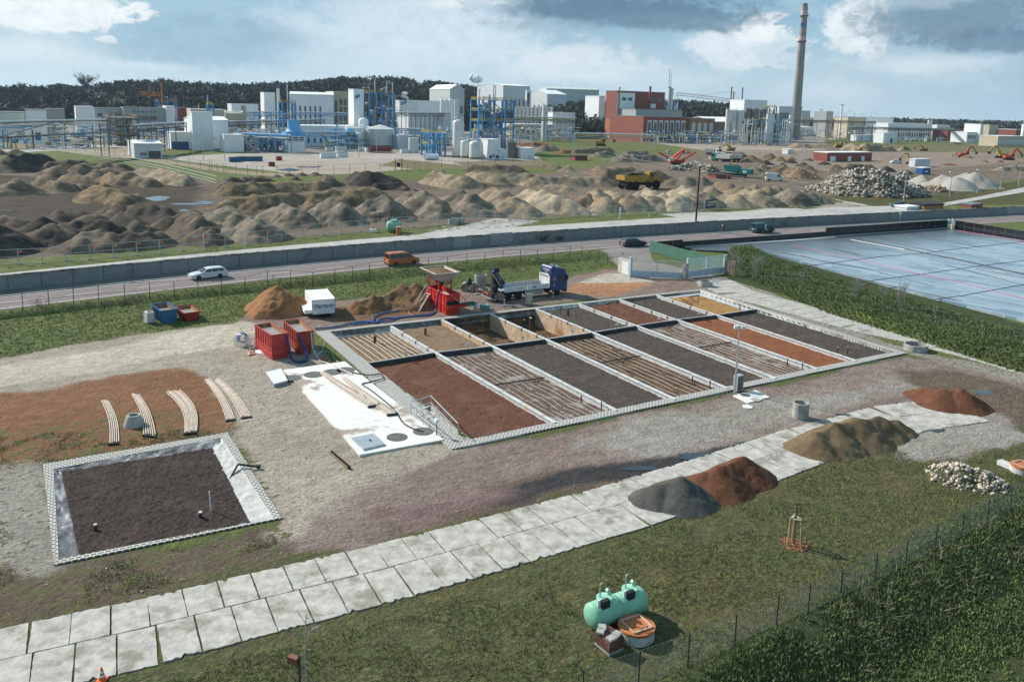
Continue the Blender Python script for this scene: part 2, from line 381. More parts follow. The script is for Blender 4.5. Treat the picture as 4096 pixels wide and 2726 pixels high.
def ground_mat(name,fine=1.,wet=False,st=(.75,1.,1.)):
 m=bpy.data.materials.new(name);m.use_nodes=True;m.node_tree.nodes.clear();k=NT(m.node_tree)
 b=k.n('ShaderNodeBsdfPrincipled');o=k.n('ShaderNodeOutputMaterial');k.L.new(b.outputs[0],o.inputs[0])
 pos=k.n('ShaderNodeNewGeometry').outputs['Position']
 mp_=k.n('ShaderNodeMapping');mp_.inputs['Rotation'].default_value[2]=-TH;k.L.new(pos,mp_.inputs['Vector']);pos=k.vm('MULTIPLY',mp_.outputs[0],st)
 sa=k.n('ShaderNodeAttribute',attribute_name='soil').outputs['Color']
 ta=k.n('ShaderNodeAttribute',attribute_name='turf').outputs['Color']
 g=k.n('ShaderNodeAttribute',attribute_name='cover').outputs['Fac']
 nf=k.ss(k.noise(pos,5.5*fine,4,.75),.28,.72);nm=k.ss(k.noise(pos,1.1*fine,5,.7,.4),.3,.7);nb=k.noise(pos,.16*fine,4,.6)
 nt=k.ss(k.noise(pos,2.6*fine,5,.75,.2),.3,.7)
 so_=k.mix(1.,sa,k.m('ADD',.6,k.m('ADD',k.m('MULTIPLY',nf,.5),k.m('MULTIPLY',nm,.4))),'MULTIPLY')
 so_=k.mix(k.m('MULTIPLY',k.ss(nb,.42,.62),.35),so_,k.mix(1.,so_,(.66,.63,.6),'MULTIPLY'))
 so_=k.mix(k.m('MULTIPLY',k.ss(k.noise(pos,9.*fine,3,.8),.64,.72),.35),so_,k.mix(1.,so_,(1.45,1.45,1.45),'MULTIPLY'))
 tu=k.mix(1.,ta,k.m('ADD',.4,k.m('ADD',k.m('MULTIPLY',nf,.7),k.m('MULTIPLY',nt,.55))),'MULTIPLY')
 tu=k.mix(k.m('MULTIPLY',k.ss(nm,.5,.72),.4),tu,k.mix(1.,tu,(1.75,1.45,1.5),'MULTIPLY'))
 tu=k.mix(k.m('MULTIPLY',k.ss(nb,.5,.66),.4),tu,k.mix(1.,tu,(1.35,1.0,.95),'MULTIPLY'))
 cov=k.m('ADD',g,k.m('MULTIPLY',k.m('SUBTRACT',k.m('ADD',k.m('MULTIPLY',nt,.55),k.m('MULTIPLY',nm,.45)),.5),1.0))
 c=k.mix(k.ss(cov,.42,.58),so_,tu)
 k.L.new(c,b.inputs['Base Color']);b.inputs['Specular IOR Level'].default_value=.15
 if wet:
  pud=k.m('MULTIPLY',k.ss(k.noise(k.vm('MULTIPLY',pos,(1.,.6,1.)),.11,5,.6),.60,.64),k.m('SUBTRACT',1.,k.ss(g,.1,.3)))
  k.L.new(k.m('SUBTRACT',.9,k.m('MULTIPLY',pud,.0)),b.inputs['Roughness'])
 else:b.inputs['Roughness'].default_value=.92
 bp=k.n('ShaderNodeBump');bp.inputs['Strength'].default_value=.9;bp.inputs['Distance'].default_value=.12/fine
 k.L.new(k.m('ADD',k.m('MULTIPLY',nf,.5),k.m('ADD',nt,k.m('MULTIPLY',nm,.8))),bp.inputs['Height']);k.L.new(bp.outputs[0],b.inputs['Normal'])
 return m
LB=[(753,767.4),(899.8,752.7),(1017,738),(1129.3,724.6),(1233.1,712.4),(1332,701.5),(1422.3,690),(1510.2,680.7),(1606,670)]
BB=[(847.3,838.2),(1002,813.8),(1133,799),(1256.3,783),(1363.7,767.4),(1463.8,751.5),(1557.8,738),(1648.5,727),(1742,713.4)]
FB=[(1094.2,1012.2),(1278.5,976.3),(1419.4,948.2),(1555.2,922.6),(1675.6,896.9),(1785.8,873.9),(1881.9,851.5),(1970.5,832.7),(2060,811)]
LB,BB,FB=[[O(*p)for p in q]for q in(LB,BB,FB)]
HOLE=[LB[0],LB[-1],BB[-1],FB[-1],FB[0],BB[0]]
BAS=[P('d2',262,585),P('d2',1085,432),P('d6',1135,130),P('d6',245,298)]
PIT=[P('d3',790,375),P('d3',885,338),P('d3',1018,478),P('d3',940,492)]
gx=grid_axis([(-420,-100,20),(-100,-62,2.),(-62,72,.38),(72,150,1.2),(150,420,15)])
gy=grid_axis([(-150,0,15),(0,26,2.),(26,112,.38),(112,215,.9),(215,240,5)])
X,Y=np.meshgrid(gx,gy);X,Y=X.ravel(),Y.ravel()
ss_,vv_=X*ux+Y*uy,-X*uy+Y*ux
DW=vv_-wline(ss_)
nx,ny=len(gx),len(gy)
Z=(fbm(X,Y,.22,3,8)-.5)*.16+(fbm(X,Y,1.1,2,9)-.5)*.07
ditch_s=-17.5+0*X
dq=[sd_of(P('b6',x,y))for x,y in[(0,735),(700,660),(1400,590),(2300,505)]]+[sd_of(P('b7',x,y))for x,y in[(1000,420),(1500,355),(2300,300)]]
dco=np.polyfit([a for a,_ in dq],[b for _,b in dq],2)
dd_=DW-np.polyval(dco,np.clip(ss_,-20,75))
Z-=.75*np.exp(-(dd_/1.1)**2)*sstep(92,70,ss_)+0
Z+=.3*np.exp(-((dd_-3.)/1.5)**2)*sstep(92,70,ss_)
flat=sstep(-13.5,-11.5,DW)
for q,m_ in((HOLE,3.),(BAS,2.)):flat=np.maximum(flat,sstep(-m_,-m_*.5,sdist(X,Y,q)))
SLABMID=zp('o',(-150,1470),(300,1385),(620,1295),(830,1240),(1250,1115),(1640,1040),(1850,975),(2060,925),(2250,925),(2250,980),(2060,1020),(1650,1150),(1300,1290),(985,1400),(590,1500),(240,1600),(-150,1680))
SLABMID2=zp('o',(1600,640),(1720,630),(1900,705),(2100,765),(2400,855),(2400,905),(2080,815),(1620,665))
for q in(SLABMID,SLABMID2):flat=np.maximum(flat,sstep(-1.2,-.2,sdist(X,Y,q)))
Z*=1-flat
Z-=.02*flat
BANK=[P('o',1662,575),P('o',1720,640),P('o',1900,720),P('o',2080,775),P('o',2356,862),P('o',2600,950)]
BTOP=[P('o',1740,572),P('o',1800,605),P('o',1950,655),P('o',2100,700),P('o',2356,775),P('o',2600,850)]
bank=BANK+BTOP[::-1]
bz=sstep(.3,1.9,sdist(X,Y,bank));Z+=bz*(.85+.5*fbm(X,Y,.5,3,4)-.1)
low=zp('o',(1560,1640),(1980,1420),(2400,1180),(2600,1100),(2600,1800),(1500,1800))
Z-=1.1*sstep(-1.5,2.5,sdist(X,Y,low))
D,G,C=zones(X,Y,FRONT,BROWN,.97,GRASS_B)
k=np.exp(-(dd_/.7)**2)*sstep(92,70,ss_);D=lerp(D,np.array((.06,.05,.035)),k[:,None]);G-=.45*k
f_idx=(np.arange(nx*ny).reshape(ny,nx))
Q=np.stack([f_idx[:-1,:-1],f_idx[:-1,1:],f_idx[1:,1:],f_idx[1:,:-1]],-1).reshape(-1,4)
cx_=X[Q].mean(1);cy_=Y[Q].mean(1)
keep=~((sdist(cx_,cy_,HOLE)>-.1)|(sdist(cx_,cy_,BAS)>.05)|(sdist(cx_,cy_,PIT)>.1))
keep&=(DW[Q].mean(1)<1.)
Q=Q[keep];used=np.unique(Q);rm=np.full(nx*ny,-1);rm[used]=np.arange(len(used))
ground=struct(npobj('ground',np.column_stack([X,Y,Z])[used],rm[Q],ground_mat('ground_mat'),smooth=True))
paint(ground,D[used],G[used],C[used])
def gz(x,y):
 """height of the lower ground (nearest vertex)"""
 i=np.clip(np.searchsorted(gx,x),0,nx-1);j=np.clip(np.searchsorted(gy,y),0,ny-1)
 return float(Z[j*nx+i])
MUD=(.07,.052,.039);SITE=(.185,.14,.103);CONC=(.42,.37,.32);PATHC=(.44,.42,.39);RED=(.33,.24,.2)
def zu(n,*pts):return[P(n,*p,ZU)for p in pts]
BACK=[(zu('o',(-100,345),(-100,282),(1000,268),(1900,284),(1930,322),(1480,320),(1230,313),(1230,352),(600,352),(380,342)),(.27,.235,.2),.12,GRASS_Y,2.,4.),(zu('o',(-100,650),(-100,360),(300,385),(480,415),(640,420),(980,420),(1300,395),(1700,330),(2500,350),(2500,430),(2356,410),(2100,450),(1880,450),(1600,470),(1300,498),(1000,520),(700,545),(400,570),(0,598)),SITE,.0,GRASS_B,.8,1.5),(zu('o',(-100,640),(-100,400),(250,410),(480,430),(520,480),(440,520),(300,545),(0,590)),MUD,.0,GRASS_B,2.,3.),(zu('o',(480,420),(960,400),(1000,430),(800,520),(450,560),(400,520)),(.15,.115,.085),.0,GRASS_B,2.,3.),(zu('o',(100,345),(330,368),(520,398),(660,408),(900,398),(980,392),(985,412),(700,420),(560,430),(300,385),(90,352)),BROWN,.95,GRASS_B,.6,.8),(zu('o',(130,338),(330,360),(540,392),(660,400),(660,408),(520,398),(330,368),(100,345)),(.34,.27,.19),.12,GRASS_Y,.6,.8),(zu('o',(100,335),(330,330),(380,360),(600,350),(1230,350),(1250,372),(1000,385),(660,398),(400,368)),CONC,.0,GRASS_Y,1.,1.5),(zu('o',(130,333),(350,334),(345,350),(250,352)),(.36,.27,.18),.1,GRASS_Y,1.,1.),(zu('o',(640,378),(760,372),(900,376),(980,388),(760,402),(640,398)),(.40,.33,.26),.12,GRASS_Y,1.5,3.),(zu('o',(870,380),(920,366),(1060,380),(1090,388),(960,390)),(.25,.2,.12),.55,GRASS_Y,1.,1.5),(zu('o',(1040,372),(1240,368),(1280,376),(1100,392)),(.24,.19,.13),.45,GRASS_Y,1.,1.5),(zu('o',(-100,340),(60,325),(300,322),(420,318),(330,333),(130,336),(60,345)),(.33,.26,.16),.5,GRASS_Y,1.5,2.),(zu('o',(60,338),(300,326),(310,331),(110,344)),BROWN,.95,GRASS_B,1.,1.),(zu('o',(-100,352),(120,337),(300,330),(420,330),(420,334),(200,342),(-100,360)),(.46,.43,.4),.0,GRASS_B,.8,.5),(zu('o',(1230,312),(1480,318),(1800,330),(1800,342),(1480,334),(1260,325)),BROWN,.8,GRASS_Y,2.,3.),(zu('o',(1900,330),(2356,335),(2500,350),(2500,385),(2356,372),(2050,356)),(.2,.17,.1),.62,GRASS_Y,2.,4.),(zu('o',(1480,325),(1900,322),(1900,345),(1640,350)),(.36,.29,.23),.05,GRASS_Y,2.,3.),(zu('o',(1700,345),(2300,352),(2360,372),(2000,400),(1750,380)),(.27,.21,.165),.0,GRASS_Y,3.,5.),(zu('o',(1850,452),(2100,450),(2356,415),(2500,400),(2500,470),(2356,470),(2000,476)),BROWN,.85,(.085,.085,.035),.8,1.2),(zu('o',(980,535),(1140,502),(1240,508),(1160,528),(960,545)),(.5,.46,.42),.12,GRASS_B,.5,1.),(zu('o',(1510,492),(1600,487),(1690,488),(1680,497),(1560,500)),(.45,.42,.38),.1,GRASS_B,.5,1.),(zu('o',(1640,490),(1780,478),(1850,480),(1800,490),(1690,498)),(.5,.47,.42),.15,GRASS_Y,.5,1.),(zu('o',(1800,470),(1960,465),(2000,470),(1900,480)),(.36,.31,.25),.3,GRASS_Y,.5,1.),]
us=grid_axis([(-900,-120,60),(-120,-30,3.),(-30,290,.8),(290,700,3.5),(700,1600,40),(1600,8000,800)])
ud=grid_axis([(0,40,.45),(40,110,.9),(110,260,1.7),(260,700,6.),(700,1500,40),(1500,9000,750)])
UU,DD=np.meshgrid(us,ud);UU,DD=UU.ravel(),DD.ravel()
X2,Y2=SD(UU,DD)
near_=sstep(330,180,DD)
Z2=ZU+((fbm(X2,Y2,.15,3,3)-.5)*.5+(fbm(X2,Y2,.9,3,4)-.5)*.22)*near_*sstep(14,20,DD)*.7-.01
D2,G2,C2=zones(X2,Y2,BACK,BROWN,.95,GRASS_B)
far=sstep(300,800,DD)[:,None]
C2=lerp(C2,np.array((.075,.085,.04)),far*.7)
nu,nd=len(us),len(ud);id2=np.arange(nu*nd).reshape(nd,nu)
Q2=np.stack([id2[:-1,:-1],id2[:-1,1:],id2[1:,1:],id2[1:,:-1]],-1).reshape(-1,4)
uground=struct(npobj('upper_ground',np.column_stack([X2,Y2,Z2]),Q2,ground_mat('upper_ground_mat',.55,st=(.3,1.,1.)),smooth=True))
paint(uground,D2,G2,C2)
def strip(name,s0,s1,d0,d1,z,mat,st=2.,thick=None,dfun=None):
 ss=np.arange(s0,s1+st*.5,st);m=MB();n=len(ss)
 row=[]
 for s in ss:
  a,b=V2(s,d0,z),V2(s,d1,z);row+=[a,b]
  if thick:row+=[at(b,z-thick),at(a,z-thick)]
 k=4 if thick else 2
 fs=[]
 for i in range(n-1):
  o_=i*k
  fs+=[(o_+j,o_+(j+1)%k,o_+k+(j+1)%k,o_+k+j)for j in range(k if thick else 1)]
 m.add(row,fs);return struct(obj(name,m,mat))
m_asph=M('street_asphalt',(.185,.15,.143),.9,.12,1.5,.2,c2=(.22,.18,.17),s2=.12)
m_pav=M('pavement',(.155,.15,.148),.9,.15,2.,.2,c2=(.1,.095,.09),s2=.25)
m_kerb=M('kerb_stone',(.34,.33,.31),.85,.2,2.)
m_line=M('road_paint',(.68,.67,.64),.7,.15,3.,c2=(.4,.37,.35),s2=1.2,t2=(.52,.7))
m_path=M('path_concrete',(.40,.385,.36),.9,.12,.8,.1,c2=(.3,.285,.26),s2=.2)
strip('pavement',-40,420,-2.95,0,.07,m_pav)
strip('kerb',-40,420,-3.2,-2.95,.1,m_kerb,thick=.12)
strip('road',-40,420,-10.4,-3.2,.004,m_asph)
strip('road_edge_line',-40,420,-9.75,-9.6,.009,m_line)
strip('road_edge_line',-40,420,-3.62,-3.5,.009,m_line)
mk=MB()
for i in range(34):
 s0=-38+i*8.
 q=[V2(s0,-6.83,.009),V2(s0+4,-6.83,.009),V2(s0+4,-6.71,.009),V2(s0,-6.71,.009)]
 mk.poly(q)
struct(obj('road_centre_line',mk,m_line))
pb=[(-40,1.0),(-5,1.3),(7,1.8),(25,3.0),(51,4.4),(65,5.8),(84,6.2),(95,6.5),(120,7.5),(142,8.2),(165,11.5),(176,10.5),(190,9.5)]
ss=np.arange(-40,191,1.);pd=np.interp(ss,[a for a,_ in pb],[b for _,b in pb])
m=MB();m.add([v for s,d in zip(ss,pd)for v in(V2(s,.3,ZU+.055),V2(s,d,ZU+.055))],[(2*i,2*i+1,2*i+3,2*i+2)for i in range(len(ss)-1)])
struct(obj('path',m,m_path))
e1=[U('b5',1000,345),U('b5',1200,322),U('b5',1480,300),U('b5',1900,225),U('b5',2356,130),U('a7',1960,1110)]
e2=[U('b5',1100,382),U('b5',1290,362),U('b5',1510,330),U('b5',1960,250),U('b5',2356,183),U('a7',1960,1200)]
m=MB();m.add([at(p,ZU+.06)for ab in zip(e1,e2)for p in ab],[(2*i,2*i+1,2*i+3,2*i+2)for i in range(5)])
struct(obj('side_road',m,m_path))
e1=[U('b5',650,330),U('b5',500,297),U('b5',330,250),U('b5',120,215),U('b5',0,158)]
e2=[U('b5',760,330),U('b5',620,307),U('b5',440,268),U('b5',280,240),U('b5',0,172)]
m=MB();m.add([at(p,ZU+.065)for ab in zip(e1,e2)for p in ab],[(2*i,2*i+1,2*i+3,2*i+2)for i in range(4)])
struct(obj('site_track',m,m_path))
# retaining wall
m_wall=M('wall_concrete',(.235,.245,.245),.9,.1,1.2,.15,c2=(.17,.165,.155),s2=.3,t2=(.5,.75))
m_wall2=M('wall_concrete_pale',(.33,.335,.33),.9,.1,1.2,.1)
m_cope=M('coping',(.33,.31,.28),.9,.25,1.5,.3,c2=(.06,.055,.05),s2=.6,t2=(.47,.6))
wall=thing('retaining_wall','long grey concrete panel wall between the street and the earth site','wall',V2(80,0,0))
def wp(s,d,z):return V2(s,d,z)-wall.location
PW=3.55
ss=np.arange(-36,300,PW)
m=MB()
for s0,s1 in zip(ss[:-1],ss[1:]):
 q=[wp(s0,.1,0),wp(s1,.1,0),wp(s1,.32,0),wp(s0,.32,0)]
 m.plate(q,-.1,ZU+.02)
obj('wall_core',m,M('wall_joint',(.07,.068,.062),.9,.2,2),wall)
for i,(s0,s1)in enumerate(zip(ss[:-1],ss[1:])):
 if s1>290:break
 g=.035;m=MB();e=.012*math.sin(i*2.3)
 m.plate([wp(s0+g,e,0),wp(s1-g,e,0),wp(s1-g,.1,0),wp(s0+g,.1,0)],-.05,ZU-.08-.03*(i%3==1))
 obj('wall_panel',m,m_wall2 if i in(27,70,71,74)else m_wall,wall)
m=MB()
for i,(s0,s1)in enumerate(zip(np.arange(-36,299,1.2),np.arange(-34.8,300,1.2))):
 j=random.uniform(-.03,.03);dz=random.uniform(-.015,.03)
 m.plate([wp(s0+.01,-.09+j,0),wp(s1,-.09+j,0),wp(s1,.34,0),wp(s0+.01,.34,0)],ZU-.06+dz,ZU+.07+dz)
stuff(obj('coping',m,m_cope,wall))
for s0,s1 in((66.9,71.4),):
 m=MB();m.plate([wp(s0,-.25,0),wp(s1,-.25,0),wp(s1,.02,0),wp(s0,.02,0)],-.05,ZU+.22)
 obj('buttress',m,M('wall_patch',(.29,.295,.29),.9,.25,2.5),wall)
# treatment field
def bil(a,b,c,d,u,v):return(a*(1-u)+b*u)*(1-v)+(d*(1-u)+c*u)*v
def paver_mat(name,ang,sx=.32,sy=.2,c=(.52,.505,.47)):
 m=bpy.data.materials.new(name);m.use_nodes=True;m.node_tree.nodes.clear();k=NT(m.node_tree)
 b=k.n('ShaderNodeBsdfPrincipled');o=k.n('ShaderNodeOutputMaterial');k.L.new(b.outputs[0],o.inputs[0])
 pos=k.n('ShaderNodeNewGeometry').outputs['Position']
 r=k.n('ShaderNodeMapping');r.vector_type='POINT';r.inputs['Rotation'].default_value[2]=-ang
 k.L.new(pos,r.inputs['Vector'])
 br=k.n('ShaderNodeTexBrick');k.L.new(r.outputs[0],br.inputs['Vector'])
 br.inputs['Scale'].default_value=1;br.inputs['Brick Width'].default_value=sx;br.inputs['Row Height'].default_value=sy
 br.inputs['Mortar Size'].default_value=.055;br.inputs['Mortar Smooth'].default_value=.3
 br.inputs['Color1'].default_value=(.09,.08,.07,1);br.inputs['Color2'].default_value=(.13,.115,.1,1);br.inputs['Mortar'].default_value=(*c,1)
 f=k.noise(pos,2.2,4,.7)
 cl=k.mix(1.,br.outputs['Color'],k.m('ADD',.72,k.m('MULTIPLY',f,.5)),'MULTIPLY')
 cl=k.mix(k.m('MULTIPLY',k.ss(k.noise(pos,.6,4,.7),.55,.7),.5),cl,(.27,.24,.2))
 k.L.new(cl,b.inputs['Base Color']);b.inputs['Roughness'].default_value=.9;b.inputs['Specular IOR Level'].default_value=.2
 return m
m_pave=paver_mat('grid_pavers',R(30))
m_pave2=paver_mat('grid_pavers_basin',R(28),.34,.22)
m_liner=M('liner_fleece',(.52,.52,.51),.85,.22,1.8,.9,c2=(.27,.27,.28),s2=.45,t2=(.46,.6))
m_linerw=M('liner_white',(.5,.485,.46),.85,.15,1.5,.9,c2=(.36,.32,.29),s2=.4,t2=(.5,.66))
m_linerd=M('liner_dark',(.12,.12,.125),.5,.3,1.6,.8,c2=(.3,.31,.32),s2=.5,t2=(.5,.62))
m_divw=M('divider_white',(.53,.525,.51),.8,.14,2.2,.3,c2=(.5,.34,.2),s2=.25,t2=(.63,.74))
m_divi=M('divider_inner',(.5,.37,.26),.8,.2,1.6,.2,c2=(.33,.17,.07),s2=.4)
m_beam=M('channel_steel',(.05,.055,.06),.5,.3,2.,0,c2=(.18,.1,.05),s2=.5,t2=(.58,.7))
m_beamtop=M('channel_rim',(.55,.54,.52),.7,.15,2.)
def inner(q,m_):
 """quad pulled in by m_ metres"""
 c=sum(q,Vector())/4;out=[]
 for i in range(4):
  a=(q[(i+1)%4]-q[i]).normalized();b=(q[i-1]-q[i]).normalized()
  out.append(q[i]+(a+b)*m_)
 return out
def soil_mesh(q,z,nu_,nv_,amp,sc,seed,extra=None):
 us_,vs_=np.linspace(0,1,nu_),np.linspace(0,1,nv_)
 Ug,Vg=np.meshgrid(us_,vs_);Ug,Vg=Ug.ravel()[:,None],Vg.ravel()[:,None]
 A=[np.array(p)[None,:2]for p in q]
 XY=(A[0]*(1-Ug)+A[1]*Ug)*(1-Vg)+(A[3]*(1-Ug)+A[2]*Ug)*Vg
 zz=z+(fbm(XY[:,0],XY[:,1],sc,4,seed)-.5)*amp+(fbm(XY[:,0],XY[:,1],sc*5,2,seed+3)-.5)*amp*.8
 if extra is not None:zz=zz+extra(XY[:,0],XY[:,1],Ug[:,0],Vg[:,0])
 ids=np.arange(nu_*nv_).reshape(nv_,nu_)
 Qf=np.stack([ids[:-1,:-1],ids[:-1,1:],ids[1:,1:],ids[1:,:-1]],-1).reshape(-1,4)
 return np.column_stack([XY,zz]),Qf
def soil_mat(name,c,var=.3,c2=None,t2=(.5,.62),s2=.5,stretch=None,bump=1.):
 return M(name,c,.95,var,4.5,bump,c2=c2,s2=s2,t2=t2,spec=.1,stretch=stretch)
SOILS=dict(sand=soil_mat('soil_sand',(.235,.165,.105),.2,(.19,.13,.08)),dark=soil_mat('soil_dark',(.082,.065,.056),.35,(.105,.082,.068)),darkg=soil_mat('soil_dark_green',(.085,.07,.058),.35,(.075,.085,.05),(.57,.66),.35),red=soil_mat('soil_red',(.135,.062,.042),.32,(.165,.08,.055)),rust=soil_mat('soil_rust',(.235,.092,.045),.28,(.2,.08,.045)),ochre=soil_mat('soil_ochre',(.36,.2,.075),.3,(.27,.15,.07)),pipe=soil_mat('soil_pipe_grey',(.145,.1,.08),.4,(.3,.265,.245),(.52,.64),.55),pipeb=soil_mat('soil_pipe_brown',(.135,.085,.052),.4,(.075,.05,.036),(.48,.6),.5),pit=soil_mat('soil_pit',(.135,.083,.05),.3,(.1,.06,.04)),moor=soil_mat('soil_moor',(.06,.044,.038),.35,(.078,.058,.05)))
m_pipe=M('drip_pipe',(.55,.49,.42),.6,.2,3.)
m_pipeb=M('black_pipe',(.03,.03,.032),.5,.2,3.)
BEDS=[('b',0,'sand',-.5,10,'sunken sand bed with rows of white pipes beside the red water tanks'),('b',1,'sand',-.4,0,'plain sand bed with one post, right of the sand bed with white pipes'),('b',2,'pit',-1.7,0,'deep excavated bed half filled with brown sand before the red hopper'),('b',3,'pit',-1.9,0,'deepest emptied bed with orange stained walls and tall black pipe'),('b',4,'darkg',-.22,0,'dark soil bed tinged green just right of the emptied orange pit'),('b',5,'red',-.2,0,'short red brown bed near the blue truck between two dark short beds'),('b',6,'darkg',-.2,0,'short dark green tinged bed beside the ochre bed in the far corner'),('b',7,'ochre',-.45,0,'ochre yellow bed with small sand heaps in the far right corner'),('f',0,'red',-.22,0,'large red brown bed next to the white slab and stair railing'),('f',1,'pipe',-.28,9,'grey brown bed with white pipes next to the large red brown bed'),('f',2,'dark',-.2,0,'long dark bed between two beds of white pipes, nearest the white slab'),('f',3,'pipeb',-.28,8,'brown bed with white pipes before the deepest emptied pit'),('f',4,'dark',-.2,0,'long dark bed ending behind the street lamp and its grey cabinet'),('f',5,'pipe',-.28,9,'grey bed with white pipes left of the long rust red bed'),('f',6,'rust',-.2,0,'long rust red bed, brightest of the front row'),('f',7,'dark',-.2,0,'last long dark bed beside the white liner at the right edge')]
bed_quads={}
for row,i,so_,lv,npipe,lab in BEDS:
 q=[LB[i],LB[i+1],BB[i+1],BB[i]]if row=='b' else[BB[i],BB[i+1],FB[i+1],FB[i]]
 cpt=sum(q,Vector())/4
 q=[p-cpt for p in inner(q,.12)];bed_quads[row,i]=(q,cpt)
 t=thing('filter_bed',lab,'filter bed',cpt,0,'filter beds of the treatment field')
 wv=np.random.RandomState(i*7+(row=='f')).rand(8)
 ex=None
 if so_=='pit':
  if i==2:
   def ex(x,y,a,b,w_=wv):
    h=0
    for(pu,pv,hh,rr)in((.18,.3,1.35,.34),(.42,.42,1.0,.26),(.5,.7,.9,.25),(.75,.62,.7,.24),(.28,.75,.95,.28),(.85,.85,.6,.2)):
     h=np.maximum(h,hh*np.clip(1-np.hypot(a-pu,b-pv)/rr,0,1)**.8)
    return h
  else:
   def ex(x,y,a,b):return .55*sstep(.45,1.,b)*(1-a*.5)+.35*np.clip(1-np.hypot(a-.35,b-.45)/.25,0,1)
 if so_=='ochre':
  def ex(x,y,a,b):return .8*np.clip(1-np.hypot(a-.2,(b-.25)*1.1)/.2,0,1)**.7+.55*np.clip(1-np.hypot(a-.52,b-.18)/.16,0,1)
 V,F=soil_mesh(q,lv,46,60 if row=='b' else 110,.14 if so_ not in('pit',)else .3,1.4,i+3,ex)
 if row=='f' or i not in(2,3):pass
 sm=npobj('soil',V,F,SOILS[so_],t,True)
 if npipe:
  for j in range(npipe):
   u_=(j+.6)/npipe
   pts=[]
   v0,v1=(.06,.98)if row=='b' else(.03+.05*random.random(),.97)
   for kk in range(14):
    v_=v0+(v1-v0)*kk/13
    un=u_*(.86 if row=='b' else 1.)+.02+.006*math.sin(kk*1.7+j)
    if row=='b':un=u_*.95+.02+.035*math.sin(v_*3.1)*(1 if j<5 else-1)*((j%5)/4)
    p=bil(*q,un,v_);pts.append((p.x,p.y,lv+.1+.04*random.random()))
   m=MB()
   if row=='f':
    a=0
    pts2=[(x,y,z-.03-(.11 if random.random()<.22 else 0))for x,y,z in pts]
    m.tube(pts2,.019,5)
   else:m.tube(pts,.038,5)
   obj('pipe',m,m_pipe,t)
  if row=='f':
   m=MB();v_={1:.5,3:.42,5:.45}[i]
   m.tube([tuple(bil(*q,uu,v_).xy)+(lv+.2,)for uu in(.03,.5,.97)],.06,6)
   obj('header_pipe',m,m_pipeb,t)
  else:
   m=MB();m.tube([tuple(bil(*q,uu,.05).xy)+(lv+.18,)for uu in(.02,.35,.68,.97)],.05,6)
   obj('header_pipe',m,m_pipe,t)
 stubs=dict(b=[(0,.55,.3,.75,.16),(1,.42,.28,.75,.13),(2,.3,.2,.9,.1),(2,.2,.2,.9,.05),(3,.5,.32,2.1,.13),(3,.38,.3,1.9,.07),(4,.42,.25,.75,.12),(4,.3,.2,.8,.04),(5,.4,.25,.8,.03),(6,.4,.2,.8,.03),(7,.45,.4,1.,.03)],f=[(1,.85,.83,.75,.05),(1,.95,.93,.75,.05),(3,.82,.84,.75,.05),(3,.93,.92,.75,.05),(5,.85,.86,.75,.05),(5,.95,.93,.75,.05),(7,.1,.86,.8,.05),(7,.28,.88,.8,.05)])[row]
 for(bi,su,sv,hh,rr)in stubs:
  if bi==i:
   p=bil(*q,su,sv);m=MB().cyl((p.x,p.y,lv-.1),(p.x,p.y,lv+hh),rr,n=8)
   obj('riser_pipe',m,m_pipeb if row=='f' or rr<.12 else M('riser_rusty',(.1,.06,.035),.8,.3,3),t)
   if row=='f' or(bi,row)==(3,'b'):
    m=MB().cyl((p.x,p.y,lv+hh),(p.x,p.y,lv+hh+.06),rr*1.2,n=8);obj('pipe_cap',m,m_beamtop,t)
def wallbox(a,b,w_,z0,z1,mb=None):
 mb=mb or MB();d=(b-a);d.z=0;n=Vector((-d.y,d.x,0)).normalized()*w_/2
 return mb.plate([a-n,b-n,b+n,a+n],z0,z1)
m_clip=M('black_strap',(.02,.02,.02),.6,.2,3)
names8=['sand bed with pipes and the plain sand bed','plain sand bed and the half filled pit','half filled pit and the orange pit','orange pit and the green tinged bed','green tinged bed and the short red bed','short red bed and the dark bed beside ochre','short dark bed and the ochre bed']
for i in range(1,8):
 a,b=LB[i],BB[i];c0=(a+b)/2;deep=i in(2,3,4)
 t=thing('divider_wall','white topped divider between the '+names8[i-1],'divider',c0,0,'dividers between filter beds')
 obj('wall',wallbox(a-c0,b-c0,.22,-2.6 if deep else-1.2,.1),m_divi if deep else m_divw,t)
 obj('wall_cap',wallbox(a-c0,b-c0,.3,.1,.16),m_divw,t)
 for f in(.3,.6,.86):
  p=a*(1-f)+b*f-c0;m=MB();dn=(b-a).normalized()*.04
  wallbox(p-dn,p+dn,.36,-.1,.19,m);obj('strap',m,m_clip,t)
names8=['large red bed and the nearest pipe bed','nearest pipe bed and the first long dark bed','first long dark bed and brown pipe bed','brown pipe bed and the bed behind the lamp','bed behind the lamp and the grey pipe bed','grey pipe bed and the long rust red bed','rust red bed and the last long dark bed']
for i in range(1,8):
 a,b=BB[i],FB[i];c0=(a+b)/2
 t=thing('divider_wall','long white concrete divider between the '+names8[i-1],'divider',c0,0,'dividers between filter beds')
 obj('wall',wallbox(a-c0,b-c0,.2,-1.2,.1),m_divw,t)
 m=MB();L=(b-a).length;n_=int(L/1.5)
 for k_ in range(n_):
  p0=a+(b-a)*(k_/n_);p1=a+(b-a)*((k_+.96)/n_)
  wallbox(p0-c0,p1-c0,.36,.1,.165+.01*(k_%2),m)
 stuff(obj('cap_tile',m,m_divw,t))
m_sign=M('sign_white',(.75,.75,.74),.5,.05,2)
